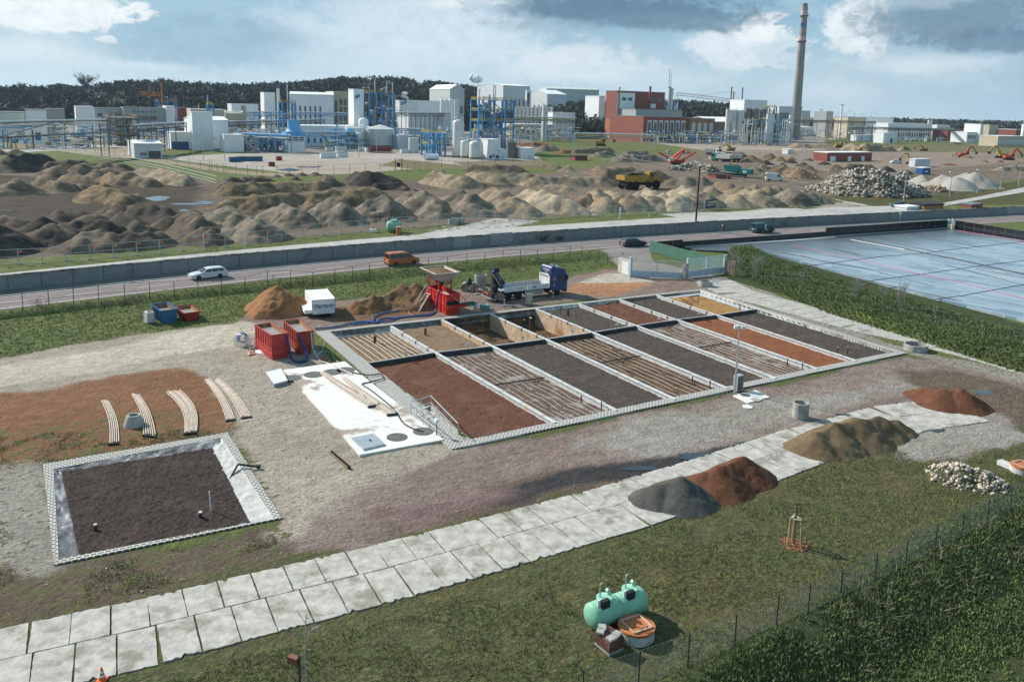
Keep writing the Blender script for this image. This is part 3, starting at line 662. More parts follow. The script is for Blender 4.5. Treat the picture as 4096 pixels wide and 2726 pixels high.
for i in range(8):
 a,b=BB[i],BB[i+1];c0=(a+b)/2
 t=thing('channel_beam',['black channel beam along the sand bed with pipes','black channel beam along the plain sand bed','black channel beam before the half filled pit','black channel beam before the orange stained pit','black channel beam at the green tinged bed','black channel beam at the short red bed','black channel beam at the dark bed beside ochre','black channel beam at the ochre corner bed'][i],'beam',c0,0,'channel beams between the two rows of beds')
 d=(b-a).normalized()*.12
 obj('channel',wallbox(a-c0+d,b-c0-d,.34,-.75 if i in(2,3)else-.45,.14),m_beam,t)
 obj('rim',wallbox(a-c0+d,b-c0-d,.12,.14,.19),m_beamtop,t)
 p=(a*.45+b*.55)-c0
 m=MB().bar((p.x,p.y,.1),(p.x,p.y,.55),.03);obj('sign_stake',m,m_clip,t)
 m=MB().cb((p.x,p.y-.03,.48),.38,.03,.3,TH);obj('sign_plate',m,m_sign,t)
oBL,oBR,oFR,oFL=O(726,764),O(1613,666),O(2085,814),P('d3',985,552)
fld=thing('paver_border','white honeycomb paver strip framing the field of filter beds','paving',(oBL+oFR)/2)
c0=fld.location.copy()
def ring(a0,a1,b1,b0,z0,z1,mat,nm='paver_strip',par=fld,c=None):
 c=c0 if c is None else c
 return obj(nm,MB().plate([p-c for p in(a0,a1,b1,b0)],z0,z1),mat,par)
w1=1.0
nb=(oBL-oFL).normalized();eb=(oBR-oBL).normalized();er=(oFR-oBR).normalized();ef=(oFR-oFL).normalized()
def lnx(p,d,q,e):
 """meeting point of two ground lines"""
 t=((q.x-p.x)*e.y-(q.y-p.y)*e.x)/(d.x*e.y-d.y*e.x);return p+d*t
pb=lambda d:(oBL+Vector((eb.y,-eb.x,0))*d,eb)
pr_=lambda d:(oFR+Vector((er.y,-er.x,0))*d,er)
pf=lambda d:(oFL+Vector((-ef.y,ef.x,0))*d,ef)
pl=lambda d:(oBL+Vector((nb.y,-nb.x,0))*d,nb)
ring(*[lnx(*pb(0),*pl(0)),lnx(*pb(0),*pr_(0)),lnx(*pb(.75),*pr_(.75)),lnx(*pb(.75),*pl(1.5))],-.2,.10,m_pave)
ring(*[lnx(*pb(0),*pr_(0)),lnx(*pf(0),*pr_(0)),lnx(*pf(.8),*pr_(.8)),lnx(*pb(.75),*pr_(.8))],-.2,.104,m_pave)
ring(*[lnx(*pf(0),*pr_(0)),lnx(*pf(0),*pl(0)),lnx(*pf(.95),*pl(1.5)),lnx(*pf(.95),*pr_(.8))],-.2,.108,m_pave)
ring(*[lnx(*pf(0),*pl(0)),lnx(*pb(0),*pl(0)),lnx(*pb(.75),*pl(1.35)),lnx(*pf(.95),*pl(1.35))],-.2,.096,m_pave)
def liner(name,pts_out,pts_in,z_out,z_in,mat,seed):
 n_=60;k_=8;V=[]
 a0,a1=pts_out;b0,b1=pts_in
 for i in range(n_+1):
  for j in range(k_+1):
   u_,v_=i/n_,j/k_
   p=(a0*(1-u_)+a1*u_)*(1-v_)+(b0*(1-u_)+b1*u_)*v_-c0
   z=z_out*(1-v_)+z_in*v_+(float(vnoise(u_*40,v_*3+seed,1,seed))-.5)*.28*math.sin(math.pi*v_)
   V.append((p.x,p.y,z))
 ids=np.arange((n_+1)*(k_+1)).reshape(n_+1,k_+1)
 F=np.stack([ids[:-1,:-1],ids[1:,:-1],ids[1:,1:],ids[:-1,1:]],-1).reshape(-1,4)
 return npobj(name,V,F,mat,fld,True)
ib0,ib1=lnx(*pb(.75),*pl(1.3)),lnx(*pb(.75),*pr_(.8))
tL=lambda i:LB[i]+Vector((-ux*0,0,0))
f4=(LB[4]-LB[0]).length/(LB[-1]-LB[0]).length
im=ib0+(ib1-ib0)*f4
liner('liner',(ib0,im),(LB[0],LB[4]-Vector((0,.25,0))),.12,-.6,m_linerd,1)
liner('liner',(im,ib1),(LB[4],LB[-1]),.14,-.3,m_liner,2)
liner('liner',(lnx(*pb(.75),*pr_(.8)),lnx(*pf(.95),*pr_(.8))),(LB[-1],FB[-1]),.14,-.25,m_linerw,3)
liner('liner',(lnx(*pf(.95),*pl(1.35)),lnx(*pb(.75),*pl(1.35))),(FB[0],LB[0]+Vector((0,0,0))),.09,-.12,M('gravel_pale',(.42,.39,.34),.95,.35,5.,.6),4)
liner('liner',(lnx(*pf(.95),*pr_(.8)),lnx(*pf(.95),*pl(1.35))),(FB[-1],FB[0]),.1,-.05,m_linerw,5)
for i in(2,3):
 m=MB();a,b=LB[i]-c0,LB[i+1]-c0
 m.add([at(a,.05),at(b,.05),at(b,-2.6),at(a,-2.6)],[(0,1,2,3)]);obj('pit_face',m,M('pit_face',(.2,.115,.06),.9,.3,1.2,.4,c2=(.07,.05,.04),s2=.4,t2=(.45,.6)),fld)
 m=MB();a,b=BB[i]-c0,BB[i+1]-c0
 wallbox(a,b,.1,-2.6,-.6,m);obj('pit_face',m,M('pit_board',(.36,.17,.06),.8,.3,1.2,c2=(.12,.07,.04),s2=.4),fld)
# small basin at the left
bs=thing('filter_basin','square basin of dark brown soil framed by honeycomb pavers, apart from the field','filter bed',sum(BAS,Vector())/4)
cb_=bs.location.copy()
bo=[P('d2',210,560),P('d2',1115,405),P('d6',1168,128),P('d6',225,322)]
qb=[p-cb_ for p in BAS];qo=[p-cb_ for p in bo]
for i,(nm_)in enumerate(('paver_strip',)*4):
 j=(i+1)%4
 obj(nm_,MB().plate([qo[i],qo[j],qb[j],qb[i]],-.2,.06+.004*i),m_pave2,bs)
qs=[P('d2',300,590)-cb_,P('d2',1040,475)-cb_,P('d6',1035,140)-cb_,P('d6',330,285)-cb_]
V,F=soil_mesh(qs,-.05,150,150,.16,1.7,21);npobj('soil',V,F,SOILS['moor'],bs,True)
def liner2(a0,a1,b0,b1,mat,sd_):
 n_,k_=50,8;V=[]
 for i in range(n_+1):
  for j in range(k_+1):
   u_,v_=i/n_,j/k_;wob=(float(vnoise(u_*14,sd_,1,sd_))-.5)*.25
   p=(a0*(1-u_)+a1*u_)*(1-v_)+(b0*(1-u_)+b1*u_)*v_
   z=.05-.16*v_**.7+(float(vnoise(u_*30,v_*3,1,sd_))-.5)*.2*math.sin(math.pi*v_)+wob*.3*v_
   V.append((p.x,p.y,z))
 ids=np.arange((n_+1)*(k_+1)).reshape(n_+1,k_+1)
 F=np.stack([ids[:-1,:-1],ids[1:,:-1],ids[1:,1:],ids[:-1,1:]],-1).reshape(-1,4)
 npobj('liner',V,F,mat,bs,True)
ex=.12
for i,mt in enumerate((m_linerd,m_linerw,m_liner,m_linerd)):
 j=(i+1)%4;liner2(qb[i],qb[j],qs[i]*.985,qs[j]*.985,mt,30+i)
for(n_,x,y,x2,y2,r_)in(('d6',397,187,393,155,.09),('d6',832,137,831,103,.1)):
 b_=P(n_,x,y,-.25);h=HT(n_,b_,x2,y2);v=b_-cb_
 pp=obj('riser_pipe',MB().cyl((v.x,v.y,-.35),(v.x,v.y,h),r_,n=10),m_pipeb,bs)
 obj('pipe_cap',MB().cyl((v.x,v.y,h),(v.x,v.y,h+.07),r_*1.1,n=10),m_beamtop,bs)
b_=P('d6',875,108,-.25);v=b_-cb_
obj('white_rod',MB().cyl((v.x,v.y,-.3),(v.x-.06,v.y,1.15),.04,n=8),m_sign,bs)
a,b,c_=P('d2',1270,580)-cb_,P('d2',1170,580)-cb_,P('d2',1115,632)-cb_
pp=thing('drain_pipe','black bent drain pipe over the right edge of the small basin','pipe',a+cb_)
obj('pipe',MB().tube([(0,0,.15),tuple((b-a).xy)+(.3,),tuple((b-a).xy*1.06)+(.26,),tuple((c_-a).xy)+(-.2,)],.075,8),m_pipeb,pp)
obj('flange',MB().cyl((-.15,.02,.16),(.05,-.02,.16),.14,n=10),m_pipeb,pp)
obj('valve',MB().cyl(((b-a).x*.7,(b-a).y*.7,.15),((b-a).x*.7,(b-a).y*.7,.5),.06,n=8),m_beamtop,pp)
# old concrete slab roads
m_slab=M('old_slab',(.43,.405,.36),.95,.22,1.5,.5,c2=(.25,.225,.185),s2=.55,t2=(.5,.66))
m_slab2=M('old_slab_pale',(.40,.38,.335),.95,.2,1.4,.5,c2=(.27,.24,.2),s2=.5,t2=(.53,.68))
def slab_road(name,mid,n_rows,wl,wr,step,mat,seed,chip=.2,jump=()):
 rs=random.Random(seed);m=MB()
 P0=[Vector((p.x,p.y,0))for p in mid]
 seg=[0]
 for a,b in zip(P0,P0[1:]):seg.append(seg[-1]+(b-a).length)
 def at_s(s):
  for i in range(len(P0)-1):
   if s<=seg[i+1]or i==len(P0)-2:
    d=(P0[i+1]-P0[i]).normalized();return P0[i]+d*(s-seg[i]),d
 s=0;k=0
 while s<seg[-1]:
  for row,(d0,d1)in enumerate(((0.04,wl),(-wr,-.04))):
   if(k,row)in jump:continue
   ang=R(rs.uniform(-1.2,1.2));pts=[]
   off=.0 if row==0 else .25
   g0=rs.uniform(.02,.06);g1=rs.uniform(.015,.05)
   base=[(g0,d0),(step-g1,d0),(step-g1,d1),(g0,d1)]
   ring_=[]
   for i in range(4):
    a,b=base[i],base[(i+1)%4];nn=9
    for j in range(nn):
     t=j/nn;x=a[0]+(b[0]-a[0])*t;y=a[1]+(b[1]-a[1])*t
     rr=.05 if 0<j else .12
     edge=chip*(rs.random()**4)*1.5+.03 if(i==2 and row==0)or(i==0 and row==1)else .022
     x+=rs.uniform(-.014,.014);y+=rs.uniform(-edge,.01)*(1 if row==0 else-1)*(1 if(i==2 or i==0)else .3)
     ring_.append((x,y))
   p,d=at_s(s+off);nrm=Vector((-d.y,d.x,0))
   pts=[p+d*x+nrm*y for x,y in ring_]
   zt=.035+rs.uniform(-.012,.02)
   m.plate(pts,-.12,zt)
  s+=step;k+=1
 return struct(obj(name,m,mat))
mid1=[P('d6',-260,770),P('d6',90,695),P('d6',560,590),P('d6',1005,480),P('d7',390,320),P('d7',717,234),P('d7',1027,148),P('d7',1210,97),P('d5',10,490),P('d5',330,475),P('d5',760,335),P('d5',960,310)]
mid1=[O(-150,1555)]+mid1[1:8]+[O(1400,1168),O(1640,1092),O(1850,1020),O(2060,960),O(2170,945)]
slab_road('slab_road',mid1,2,2.45,2.9,1.62,m_slab,5,.2,jump={(k,1)for k in range(43,60)})
mid2=[P('d1',270,300),P('d1',430,378),P('d1',900,500),P('d1',1300,605),P('d1',1690,690),P('d1',2080,790),P('d1',2500,905)]
slab_road('slab_path',mid2[::-1],2,2.9,2.9,2.0,m_slab2,9,.15)
for k_,(a,b)in enumerate((((980,540),(1230,505)),)):
 m=MB();rs=random.Random(4)
 for i in range(60):
  p=O(1000+rs.random()*190,0,ZU)
  t=rs.random();q=O(990+t*240,533-t*26+rs.uniform(-8,8),ZU)
  m.cb((q.x,q.y,ZU-.02),rs.uniform(.5,.9),rs.uniform(.3,.45),.07+.03*rs.random(),TH+rs.uniform(-.15,.15))
 struct(obj('paving_patch',m,m_slab2))
# pump slab with covers, hatch, stairs and railing
m_white=M('slab_white',(.70,.68,.63),.85,.08,1.2,.15,c2=(.33,.26,.22),s2=.2,t2=(.535,.62))
sl=[P('d3',165,165),P('d3',465,124),P('d3',948,508),P('d3',537,583)]
ps=thing('pump_slab','large white stained concrete slab with round manhole covers beside the beds','slab',sum(sl,Vector())/4)
cs=ps.location.copy()
obj('slab',MB().plate([p-cs for p in sl],-.3,.16),m_white,ps)
m_man=M('manhole_iron',(.12,.115,.11),.7,.3,4)
for(x,y,r_)in((207,197,.75),(312,181,.85),(405,168,.85),(466,159,.85),(720,487,.75),(848,459,.75)):
 p=P('d3',x,y,.16)-cs
 obj('manhole_cover',MB().lathe([(r_,.15),(r_,.185),(r_*.9,.19),(r_*.88,.18)],(p.x,p.y,0),20),m_man,ps)
hq=[P('d3',497,497,.2),P('d3',605,473,.2),P('d3',660,525,.2),P('d3',555,550,.2)]
hh=obj('hatch',MB().plate([p-cs for p in hq],.15,.3),M('hatch_alu',(.5,.52,.52),.35,.08,2,metal=.5),ps)
p=P('d3',588,503,.3)-cs;obj('hatch_handle',MB().cyl((p.x,p.y,.3),(p.x,p.y,.38),.08,n=8),m_man,hh)
lf=[P('d3',78,168,.55),P('d3',152,150,.55),P('d3',185,208,.35),P('d3',118,225,.35)]
th_=thing('hatch_box','white sloping lid box at the left corner of the white slab','hatch',at(lf[3],0))
o0=th_.location.copy()
q4=[p-o0 for p in lf]
obj('lid',MB().add([*q4,*[p-Vector((0,0,.06))for p in q4]],[(0,1,2,3),(7,6,5,4),(0,4,5,1),(1,5,6,2),(2,6,7,3),(3,7,4,0)]),m_sign,th_)
obj('frame',MB().add([at(p,p.z-.07)for p in q4]+[at(p,0)for p in q4],[(0,4,5,1),(1,5,6,2),(2,6,7,3),(3,7,4,0)]),M('grey_frame',(.3,.3,.3),.7),th_)
sw=thing('stairwell','open concrete stair pit beside the white slab inside grey railings','stairs',sum(PIT,Vector())/4)
c1=sw.location.copy();q=[p-c1 for p in PIT]
for i in range(4):
 a,b=q[i],q[(i+1)%4]
 if i==2:continue
 obj('pit_wall',wallbox(a,b,.2,-2.4,.12),M('pit_concrete',(.42,.4,.37),.9,.15,2),sw)
obj('pit_floor',MB().plate(q,-2.45,-2.4),m_man,sw)
for k_ in range(9):
 f0,f1=k_/12,(k_+1)/12
 a,b=q[2]+(q[1]-q[2])*f0,q[2]+(q[1]-q[2])*f1;c_,d_=q[3]+(q[0]-q[3])*f1,q[3]+(q[0]-q[3])*f0
 obj('step',MB().plate([a,b,c_,d_],-2.4,-.02-.24*k_),M('pit_concrete'),sw)
m_rail=M('galvanised',(.5,.53,.55),.4,.1,3,metal=.6)
rl=thing('railing','grey tubular steel railing round the stair pit by the red brown bed','railing',c1)
rq=[P('d3',x,y,.12)-c1 for x,y in((912,478),(788,376),(885,345),(1018,486))]
for i in range(3):
 a,b=rq[i],rq[i+1];n_=4 if i!=1 else 2
 for k_ in range(n_ if i<2 else n_+1):
  p=a+(b-a)*(k_/n_);obj('post',MB().cyl((p.x,p.y,.05),(p.x,p.y,1.15),.03,n=6),m_rail,rl)
 for z in(.6,1.15):obj('rail',MB().cyl(at(a,z),at(b,z),.03 if z<1 else .035,n=6),m_rail,rl)
gl=P('d3',915,480,.1)
t=thing('globe_lamp','white globe lamp on a short post at the stair railing','lamp',gl)
obj('post',MB().cyl((0,0,0),(0,0,.95),.03,n=8),M('lamp_post_brown',(.12,.09,.07),.6),t)
obj('globe',MB().lathe([(.02,.92),(.14,.98),(.19,1.1),(.14,1.24),(.02,1.3)],n=14),m_sign,t,smooth=True)
# heaps of earth, gravel and rubble
def earth(name,c,c2,var=.28,sc=1.1,t2=(.48,.62),s2=.22,bump=.9):return M(name,c,.95,var,sc,bump,c2=c2,s2=s2,t2=t2,spec=.1)
E_DARK=earth('earth_dark',(.10,.078,.06),(.18,.14,.102))
E_BROWN=earth('earth_brown',(.195,.145,.098),(.105,.08,.06))
E_TAN=earth('earth_tan',(.27,.208,.142),(.17,.13,.09))
E_GREY=earth('earth_grey',(.205,.168,.128),(.115,.093,.072))
E_BLACK=earth('earth_black',(.052,.044,.038),(.1,.08,.062))
E_SAND=earth('earth_sand',(.37,.30,.212),(.25,.195,.135))
E_RUST=earth('earth_rust',(.30,.145,.068),(.22,.1,.05),.18,2.)
E_UMBER=earth('earth_umber',(.165,.098,.058),(.21,.105,.05),.2,2.)
E_OCHRE=earth('earth_ochre',(.215,.152,.09),(.125,.09,.06))
E_REDB=earth('earth_red_brown',(.24,.115,.06),(.16,.085,.05))
E_GRAVEL=earth('gravel_dark',(.095,.09,.08),(.125,.118,.105),.3,9.,s2=.8)
E_LAVA=earth('lava_red',(.145,.062,.036),(.185,.085,.05),.3,8.,s2=.8)
E_CLAY=earth('clay_brown',(.19,.135,.08),(.15,.1,.058),.25,8.,s2=.7)
m_stone=M('stone_pale',(.40,.365,.315),.9,.45,1.3,.3,c2=(.2,.16,.125),s2=.5,t2=(.46,.6))
m_stone_t=M('stone_tan',(.42,.33,.24),.9,.35,1.3,.3,c2=(.3,.2,.13),s2=.6,t2=(.5,.6))
def peak(n,x,yt,yb,z0,slope):
 b=P(n,x,yb,z0);d=Vector((b.x,b.y,0)).normalized();h=1.
 for _ in range(40):
  c=b+d*(h/slope);h=h*.6+.4*max(.2,HT(n,c,x,yt)-z0)
 return c.x,c.y,h
def heap(label,n,pk,mat,z0=ZU,slope=.64,res=None,amp=1.,group='earth heaps on the excavation site',name='earth_heap',cat='heap',link_=True,stones=None,seed=None,round_=.07):
 ps=[peak(n,x,yt,yb,z0,slope)for x,yt,yb in pk]
 mx=max(p[2]for p in ps);sd_=seed if seed is not None else int(abs(ps[0][0]*7+ps[0][1]*3))%97
 x0=min(p[0]-p[2]/slope for p in ps)-.8;x1=max(p[0]+p[2]/slope for p in ps)+.8
 y0=min(p[1]-p[2]/slope for p in ps)-.8;y1=max(p[1]+p[2]/slope for p in ps)+.8
 dist=math.hypot(ps[0][0],ps[0][1])
 res=res or max(.16,min(.9,dist/330))
 gx_=np.arange(x0,x1+res,res);gy_=np.arange(y0,y1+res,res)
 Xg,Yg=np.meshgrid(gx_,gy_);Xf,Yf=Xg.ravel(),Yg.ravel()
 wx=(fbm(Xf,Yf,.3,4,sd_)-.5)*mx*.8*amp;wy=(fbm(Xf,Yf,.3,4,sd_+5)-.5)*mx*.8*amp
 Hh=np.full(len(Xf),-9.)
 def cone(px_,py_,ph):
  r=np.hypot(Xf+wx-px_,Yf+wy-py_)
  return ph-slope*(np.sqrt(r*r+(round_*ph)**2)-round_*ph*.6)
 for a in ps:Hh=np.maximum(Hh,cone(*a))
 if link_:
  for a,b in zip(ps,ps[1:]):
   ex,ey=b[0]-a[0],b[1]-a[1];L=ex*ex+ey*ey+1e-6
   if L**.5>3.2*max(a[2],b[2])/slope:continue
   t=np.clip(((Xf+wx-a[0])*ex+(Yf+wy-a[1])*ey)/L,0,1)
   sag=1-.13*np.sin(np.pi*t)
   Hh=np.maximum(Hh,cone(a[0]+t*ex,a[1]+t*ey,(a[2]+(b[2]-a[2])*t)*sag))
 Hh=Hh+(fbm(Xf,Yf,.8,3,sd_+2)-.5)*.62*amp*min(1,mx/2.5)+(fbm(Xf,Yf,2.6,2,sd_+8)-.5)*.3*amp*min(1,mx/2)
 ids=np.arange(len(Xf)).reshape(len(gy_),len(gx_))
 F=np.stack([ids[:-1,:-1],ids[:-1,1:],ids[1:,1:],ids[1:,:-1]],-1).reshape(-1,4)
 F=F[(Hh[F]>-.1).any(1)]
 u_=np.unique(F);rm_=np.full(len(Xf),-1);rm_[u_]=np.arange(len(u_))
 cx0,cy0=np.mean([p[0]for p in ps]),np.mean([p[1]for p in ps])
 V=np.column_stack([Xf-cx0,Yf-cy0,np.clip(Hh,-.3,None)])[u_]
 if not stones:
  o=npobj(name,V,rm_[F],mat,None,True);o.location=(cx0,cy0,z0)
  return tag(o,label,cat,group)
 t=thing(name,label,cat,(cx0,cy0,z0),0,group)
 npobj('core',V,rm_[F],mat,t,True)
 rs=np.random.RandomState(sd_);num,smin,smax,smat=stones
 ok=np.where(V[:,2]>.02)[0];m=MB()
 base=[(-1,-1,-1),(1,-1,-1),(1,1,-1),(-1,1,-1),(-1,-1,1),(1,-1,1),(1,1,1),(-1,1,1)]
 SV,SF=[],[]
 for k_ in range(num):
  p=V[ok[rs.randint(len(ok))]]+np.append(rs.uniform(-res,res,2),0);s_=smin+(smax-smin)*rs.rand()**2.2
  B=np.array(base)*rs.uniform(.55,1.1,(8,3))*s_*np.array([1,.8,.6])*.5
  B=B@np.array(Matrix.Rotation(rs.rand()*6.3,3,rs.rand(3)-.5))
  SF+=[[8*k_+i for i in f]for f in((0,3,2,1),(4,5,6,7),(0,1,5,4),(1,2,6,5),(2,3,7,6),(3,0,4,7))];SV.append(B+p+np.array([0,0,s_*.1]))
 stuff(npobj('stones',np.concatenate(SV),SF,smat,t))
 return t
HB1=[('dark slope of earth cut by the left frame edge behind the fence',[(-70,850,1240)],E_BLACK),('pointed brown ridge with pale left flank near the left fence',[(530,868,1130),(630,880,1100)],E_DARK),('wide blackish ridge in the middle of the left dark heaps',[(800,835,1010),(960,822,1010),(1100,822,1000)],E_BLACK),('dark peak with long right slope behind the left front fence',[(1310,748,960),(1500,850,970)],E_DARK),('long lumpy earth bank with stones right behind the left fence',[(860,962,1190),(1075,930,1180),(1200,958,1180),(1390,950,1170),(1530,942,1150),(1650,955,1130)],E_DARK),('black ridge behind the pointed brown ridge at far left',[(440,792,960),(300,890,960)],E_BLACK),('low brown double hump behind the black ridge',[(640,722,860),(860,732,850)],E_DARK),('brown peak beside the rounded double heap, before the puddles',[(1250,655,800),(1120,700,790)],E_DARK),('rounded broad brown heap left of the puddles',[(1440,655,800),(1600,665,800),(1720,685,800)],E_DARK),('tall dark heap with striped flank left of the long front row',[(2030,722,960),(2110,795,1050)],E_DARK),('small heap with tan crest just behind the open fence panel at left',[(2130,900,1105),(2220,925,1110)],E_DARK),('grey topped heap at the left frame edge beside the muddy track',[(200,395,580),(80,440,590)],E_BROWN),('tan heap with pale flat crest beside the muddy track',[(480,352,540),(640,430,555),(730,440,540)],E_BROWN),('tan rounded heap with a broad face left of the terraced ridge',[(770,322,500),(900,372,510)],E_BROWN),('brown heap with black cut face, third row at left',[(590,252,400)],E_BROWN),('large brown heap with black hollow at its right foot',[(870,228,390),(1000,265,380)],E_BROWN),('terraced ochre ridge running down to the puddles',[(1060,440,660),(1200,480,665),(1300,560,680),(1430,548,650)],E_OCHRE),('crumbly brown clod heap on the back slope of the terraced ridge',[(1150,330,450),(1210,365,470)],E_OCHRE),('smooth tan heap with a hollow on its front',[(1330,322,490),(1480,380,495),(1570,385,500)],E_BROWN),('tan windrow below the green verge, left of the ribbed windrow',[(1120,215,330),(1280,240,330),(1380,272,320)],E_BROWN),('ribbed tan windrow ending beside the green strip',[(1510,275,400),(1700,292,430),(1850,330,470),(1960,348,482)],E_TAN),('pale brown hump under the pipe bridge leg',[(170,72,160)],E_TAN),('brown hump at the upper left frame edge',[(0,88,165)],E_BROWN),('long black windrow at upper left beneath the pipe bridge',[(150,150,345),(320,122,330),(430,128,300)],E_BLACK),('grey brown heap before the long black windrow at far left',[(60,195,350)],E_DARK),('brown windrow behind the third row of left heaps',[(520,215,330),(700,190,330),(860,196,320)],E_DARK)]
HB1+=[('dark earth heap between the black ridge and rounded heap',[(900,770,900),(1050,760,900)],E_DARK),('dark muddy heap at the foot of the tall striped heap',[(1750,800,950),(1880,770,930)],E_DARK),('brown muddy ridge beside the track at far left',[(60,780,900),(200,800,910)],E_DARK),('tan ridge linking the heaps below the ribbed windrow',[(1000,300,400),(1150,280,380)],E_BROWN)]
HB2=[('grey striped heap at the left end of the long front row',[(300,575,900),(400,640,930)],E_GREY),('brown heap bulging forward to the fence, left of three striped heaps',[(620,708,975),(560,690,950)],E_GREY),('grey brown striped heap, second of the long front row',[(860,550,800),(1030,590,830)],E_GREY),('grey striped heap with dark right slope before the long ochre windrow',[(1380,490,790),(1500,550,812)],E_GREY),('pointed grey brown heap at the right end of the ochre windrow',[(1890,465,760),(1975,520,765)],E_GREY),('long ochre windrow behind the striped front heaps',[(320,480,640),(560,462,640),(880,440,620),(1160,430,610),(1400,402,600),(1600,390,590),(1740,382,575),(1850,382,545)],E_OCHRE),('brown windrow behind the long ochre windrow',[(340,330,490),(560,320,480),(730,335,460),(880,316,450),(1040,330,430),(1220,306,430)],E_OCHRE),('dark flat topped windrow furthest back beside the green strip',[(330,272,420),(470,268,340),(700,280,330),(1000,270,320),(1330,250,390)],E_DARK),('small dark dump at the works fence, leftmost',[(640,254,290)],E_DARK),('small dark dump at the works fence, second',[(800,248,288)],E_DARK),('small dark dump at the works fence, third',[(930,233,278)],E_DARK),('small dark dump at the works fence, fourth',[(1060,226,275)],E_DARK),('small dark dump at the works fence, rightmost',[(1210,221,275)],E_DARK),('low dark earth filling the gap behind two striped heaps',[(560,600,760),(740,610,770)],E_DARK),('brown earth bank between the ochre windrow and the striped heaps',[(1150,560,700),(1300,540,690)],E_BROWN),('black crumbly mound right of the dark windrow near the notice board',[(1640,222,350),(1750,205,380),(1880,214,370),(2000,262,340)],E_BLACK),('low black clods before the crumbly mound',[(1850,342,430),(2100,332,420),(2140,380,430)],E_BLACK)]
HB3=[('tall pointed grey heap left of two concrete rings',[(250,408,690),(390,530,722)],E_GREY),('tall grey brown heap just behind two concrete rings',[(620,400,680),(770,440,705)],E_GREY),('pale sandy heap with long slope to the fence right of the rings',[(970,380,640),(1080,420,680),(1200,480,700),(1330,560,702)],E_TAN),('broad sandy ridge, palest of the front row',[(1340,398,600),(1500,412,650),(1650,460,670),(1800,510,682),(1890,565,682)],E_SAND),('sandy heap with three humps left of the dump truck',[(2050,390,560),(2060,455,620),(2160,480,645)],E_TAN),('tan ridge with dark shaded end in the second row',[(400,200,370),(560,252,400),(680,240,412)],E_TAN),('tan heap with rounded end between the tan ridge and the long ridge',[(760,215,330),(900,222,380),(1000,250,392)],E_TAN),('dark windrow on the back edge beneath the tall tanks',[(760,150,230),(1000,145,240),(1230,152,240)],E_DARK),('grey double heap in the second row before the tanks',[(1180,218,340),(1330,230,345)],E_GREY),('long tan ridge with many humps in the second row',[(1440,255,390),(1560,270,387),(1750,250,387),(1850,272,385),(1960,270,385),(2080,255,387),(2160,292,382)],E_TAN),('brown heap right of the dark back windrow',[(1500,140,200),(1640,150,210)],E_BROWN),('pointed tan heap on the back row of brown heaps',[(1760,152,232)],E_TAN),('brown ridge at the back before the small dark shed',[(2060,150,260),(2240,170,300)],E_BROWN)]
HB3+=[('brown earth between the sandy ridge and three humped heap',[(1900,440,600),(1960,450,620)],E_BROWN),('low dark ridge behind two tall grey heaps',[(820,330,400),(1100,340,400)],E_BROWN),('tan tip heaps behind the broad sandy ridge',[(1560,350,430),(1750,360,440)],E_TAN),('grey heap left of two tall heaps near the rings',[(80,440,600)],E_GREY)]
HA8=[('tan heap filling the row left of the banner',[(950,590,750)],E_TAN),('tan heap between the left fence cones',[(200,600,760)],E_TAN),('tan heap between two middle fence cones',[(560,600,765)],E_TAN),('grey brown heap behind the right fence cones',[(1850,500,640),(1760,500,640)],E_TAN),('brown heap between dump truck and pole, second row',[(1250,440,560),(1330,470,580)],E_BROWN),('sandy cone at the fence, left of the white post',[(60,620,790)],E_TAN),('tan cone at the fence behind the leaning fence panel',[(310,578,770),(390,595,770)],E_TAN),('sandy cone at the fence left of the rusty pole',[(800,580,762),(770,612,772)],E_SAND),('grey cone at the fence behind the blue banner',[(1090,560,742)],E_GREY),('ochre grey cone right of the blue banner',[(1440,590,742),(1310,572,700)],E_TAN),('steep cracked tan heap right of the banner cones',[(1650,530,732),(1540,522,700)],E_TAN),('tan ridge behind the cracked heap',[(1440,495,640),(1600,490,640)],E_TAN),('grey double cone near the right end of the fence row',[(2000,520,722),(2010,600,730)],E_GREY),('last grey heap at the right end of the fence row',[(2200,555,702),(2290,585,702)],E_GREY),('sandy striped ridge just before the dump truck',[(480,520,690),(560,548,712),(650,570,722)],E_SAND),('small sandy heap left of the striped ridge',[(90,548,640),(200,566,690)],E_TAN),('sandy double heap between the dump truck and the rusty pole',[(860,490,660),(950,520,680)],E_SAND),('grey brown heap right of the rusty pole',[(1180,510,640)],E_TAN),('wide grey heap right of the dump truck',[(750,432,500),(880,398,505),(1050,400,505)],E_GREY),('long brown heap behind the dump truck',[(220,372,460),(400,340,450),(600,330,440)],E_BROWN),('brown lumpy ridge left of the dump truck',[(40,310,500),(150,300,470),(320,297,440)],E_BROWN),('small brown cone left behind the dump truck',[(40,410,520)],E_BROWN),('large brown heap right of the white dump trucks',[(1590,175,262)],E_OCHRE),('brown heap behind the large brown heap',[(1760,158,242)],E_BROWN),('rust brown flat heap by the scaffold tower',[(1880,192,250),(2000,196,240)],E_OCHRE),('black long heap behind the white dump trucks',[(1300,140,232),(1480,152,232)],E_BLACK),('sand tip under the front white dump truck',[(1200,175,225)],E_SAND),('black windrow before the scaffold tower',[(1740,230,290),(2000,216,272),(2180,212,245)],E_BLACK),('long black windrow left of the red brick building',[(1900,262,330),(2130,250,310),(2356,240,290)],E_BLACK),('grey cone at the crusher belt end',[(1610,288,362)],E_GREY)]
for l_,p_,m_ in HB1:heap(l_,'b1',p_,m_)
for l_,p_,m_ in HB2:heap(l_,'b2',p_,m_)
for l_,p_,m_ in HB3:heap(l_,'b3',p_,m_)
for l_,p_,m_ in HA8:heap(l_,'a8',p_,m_)
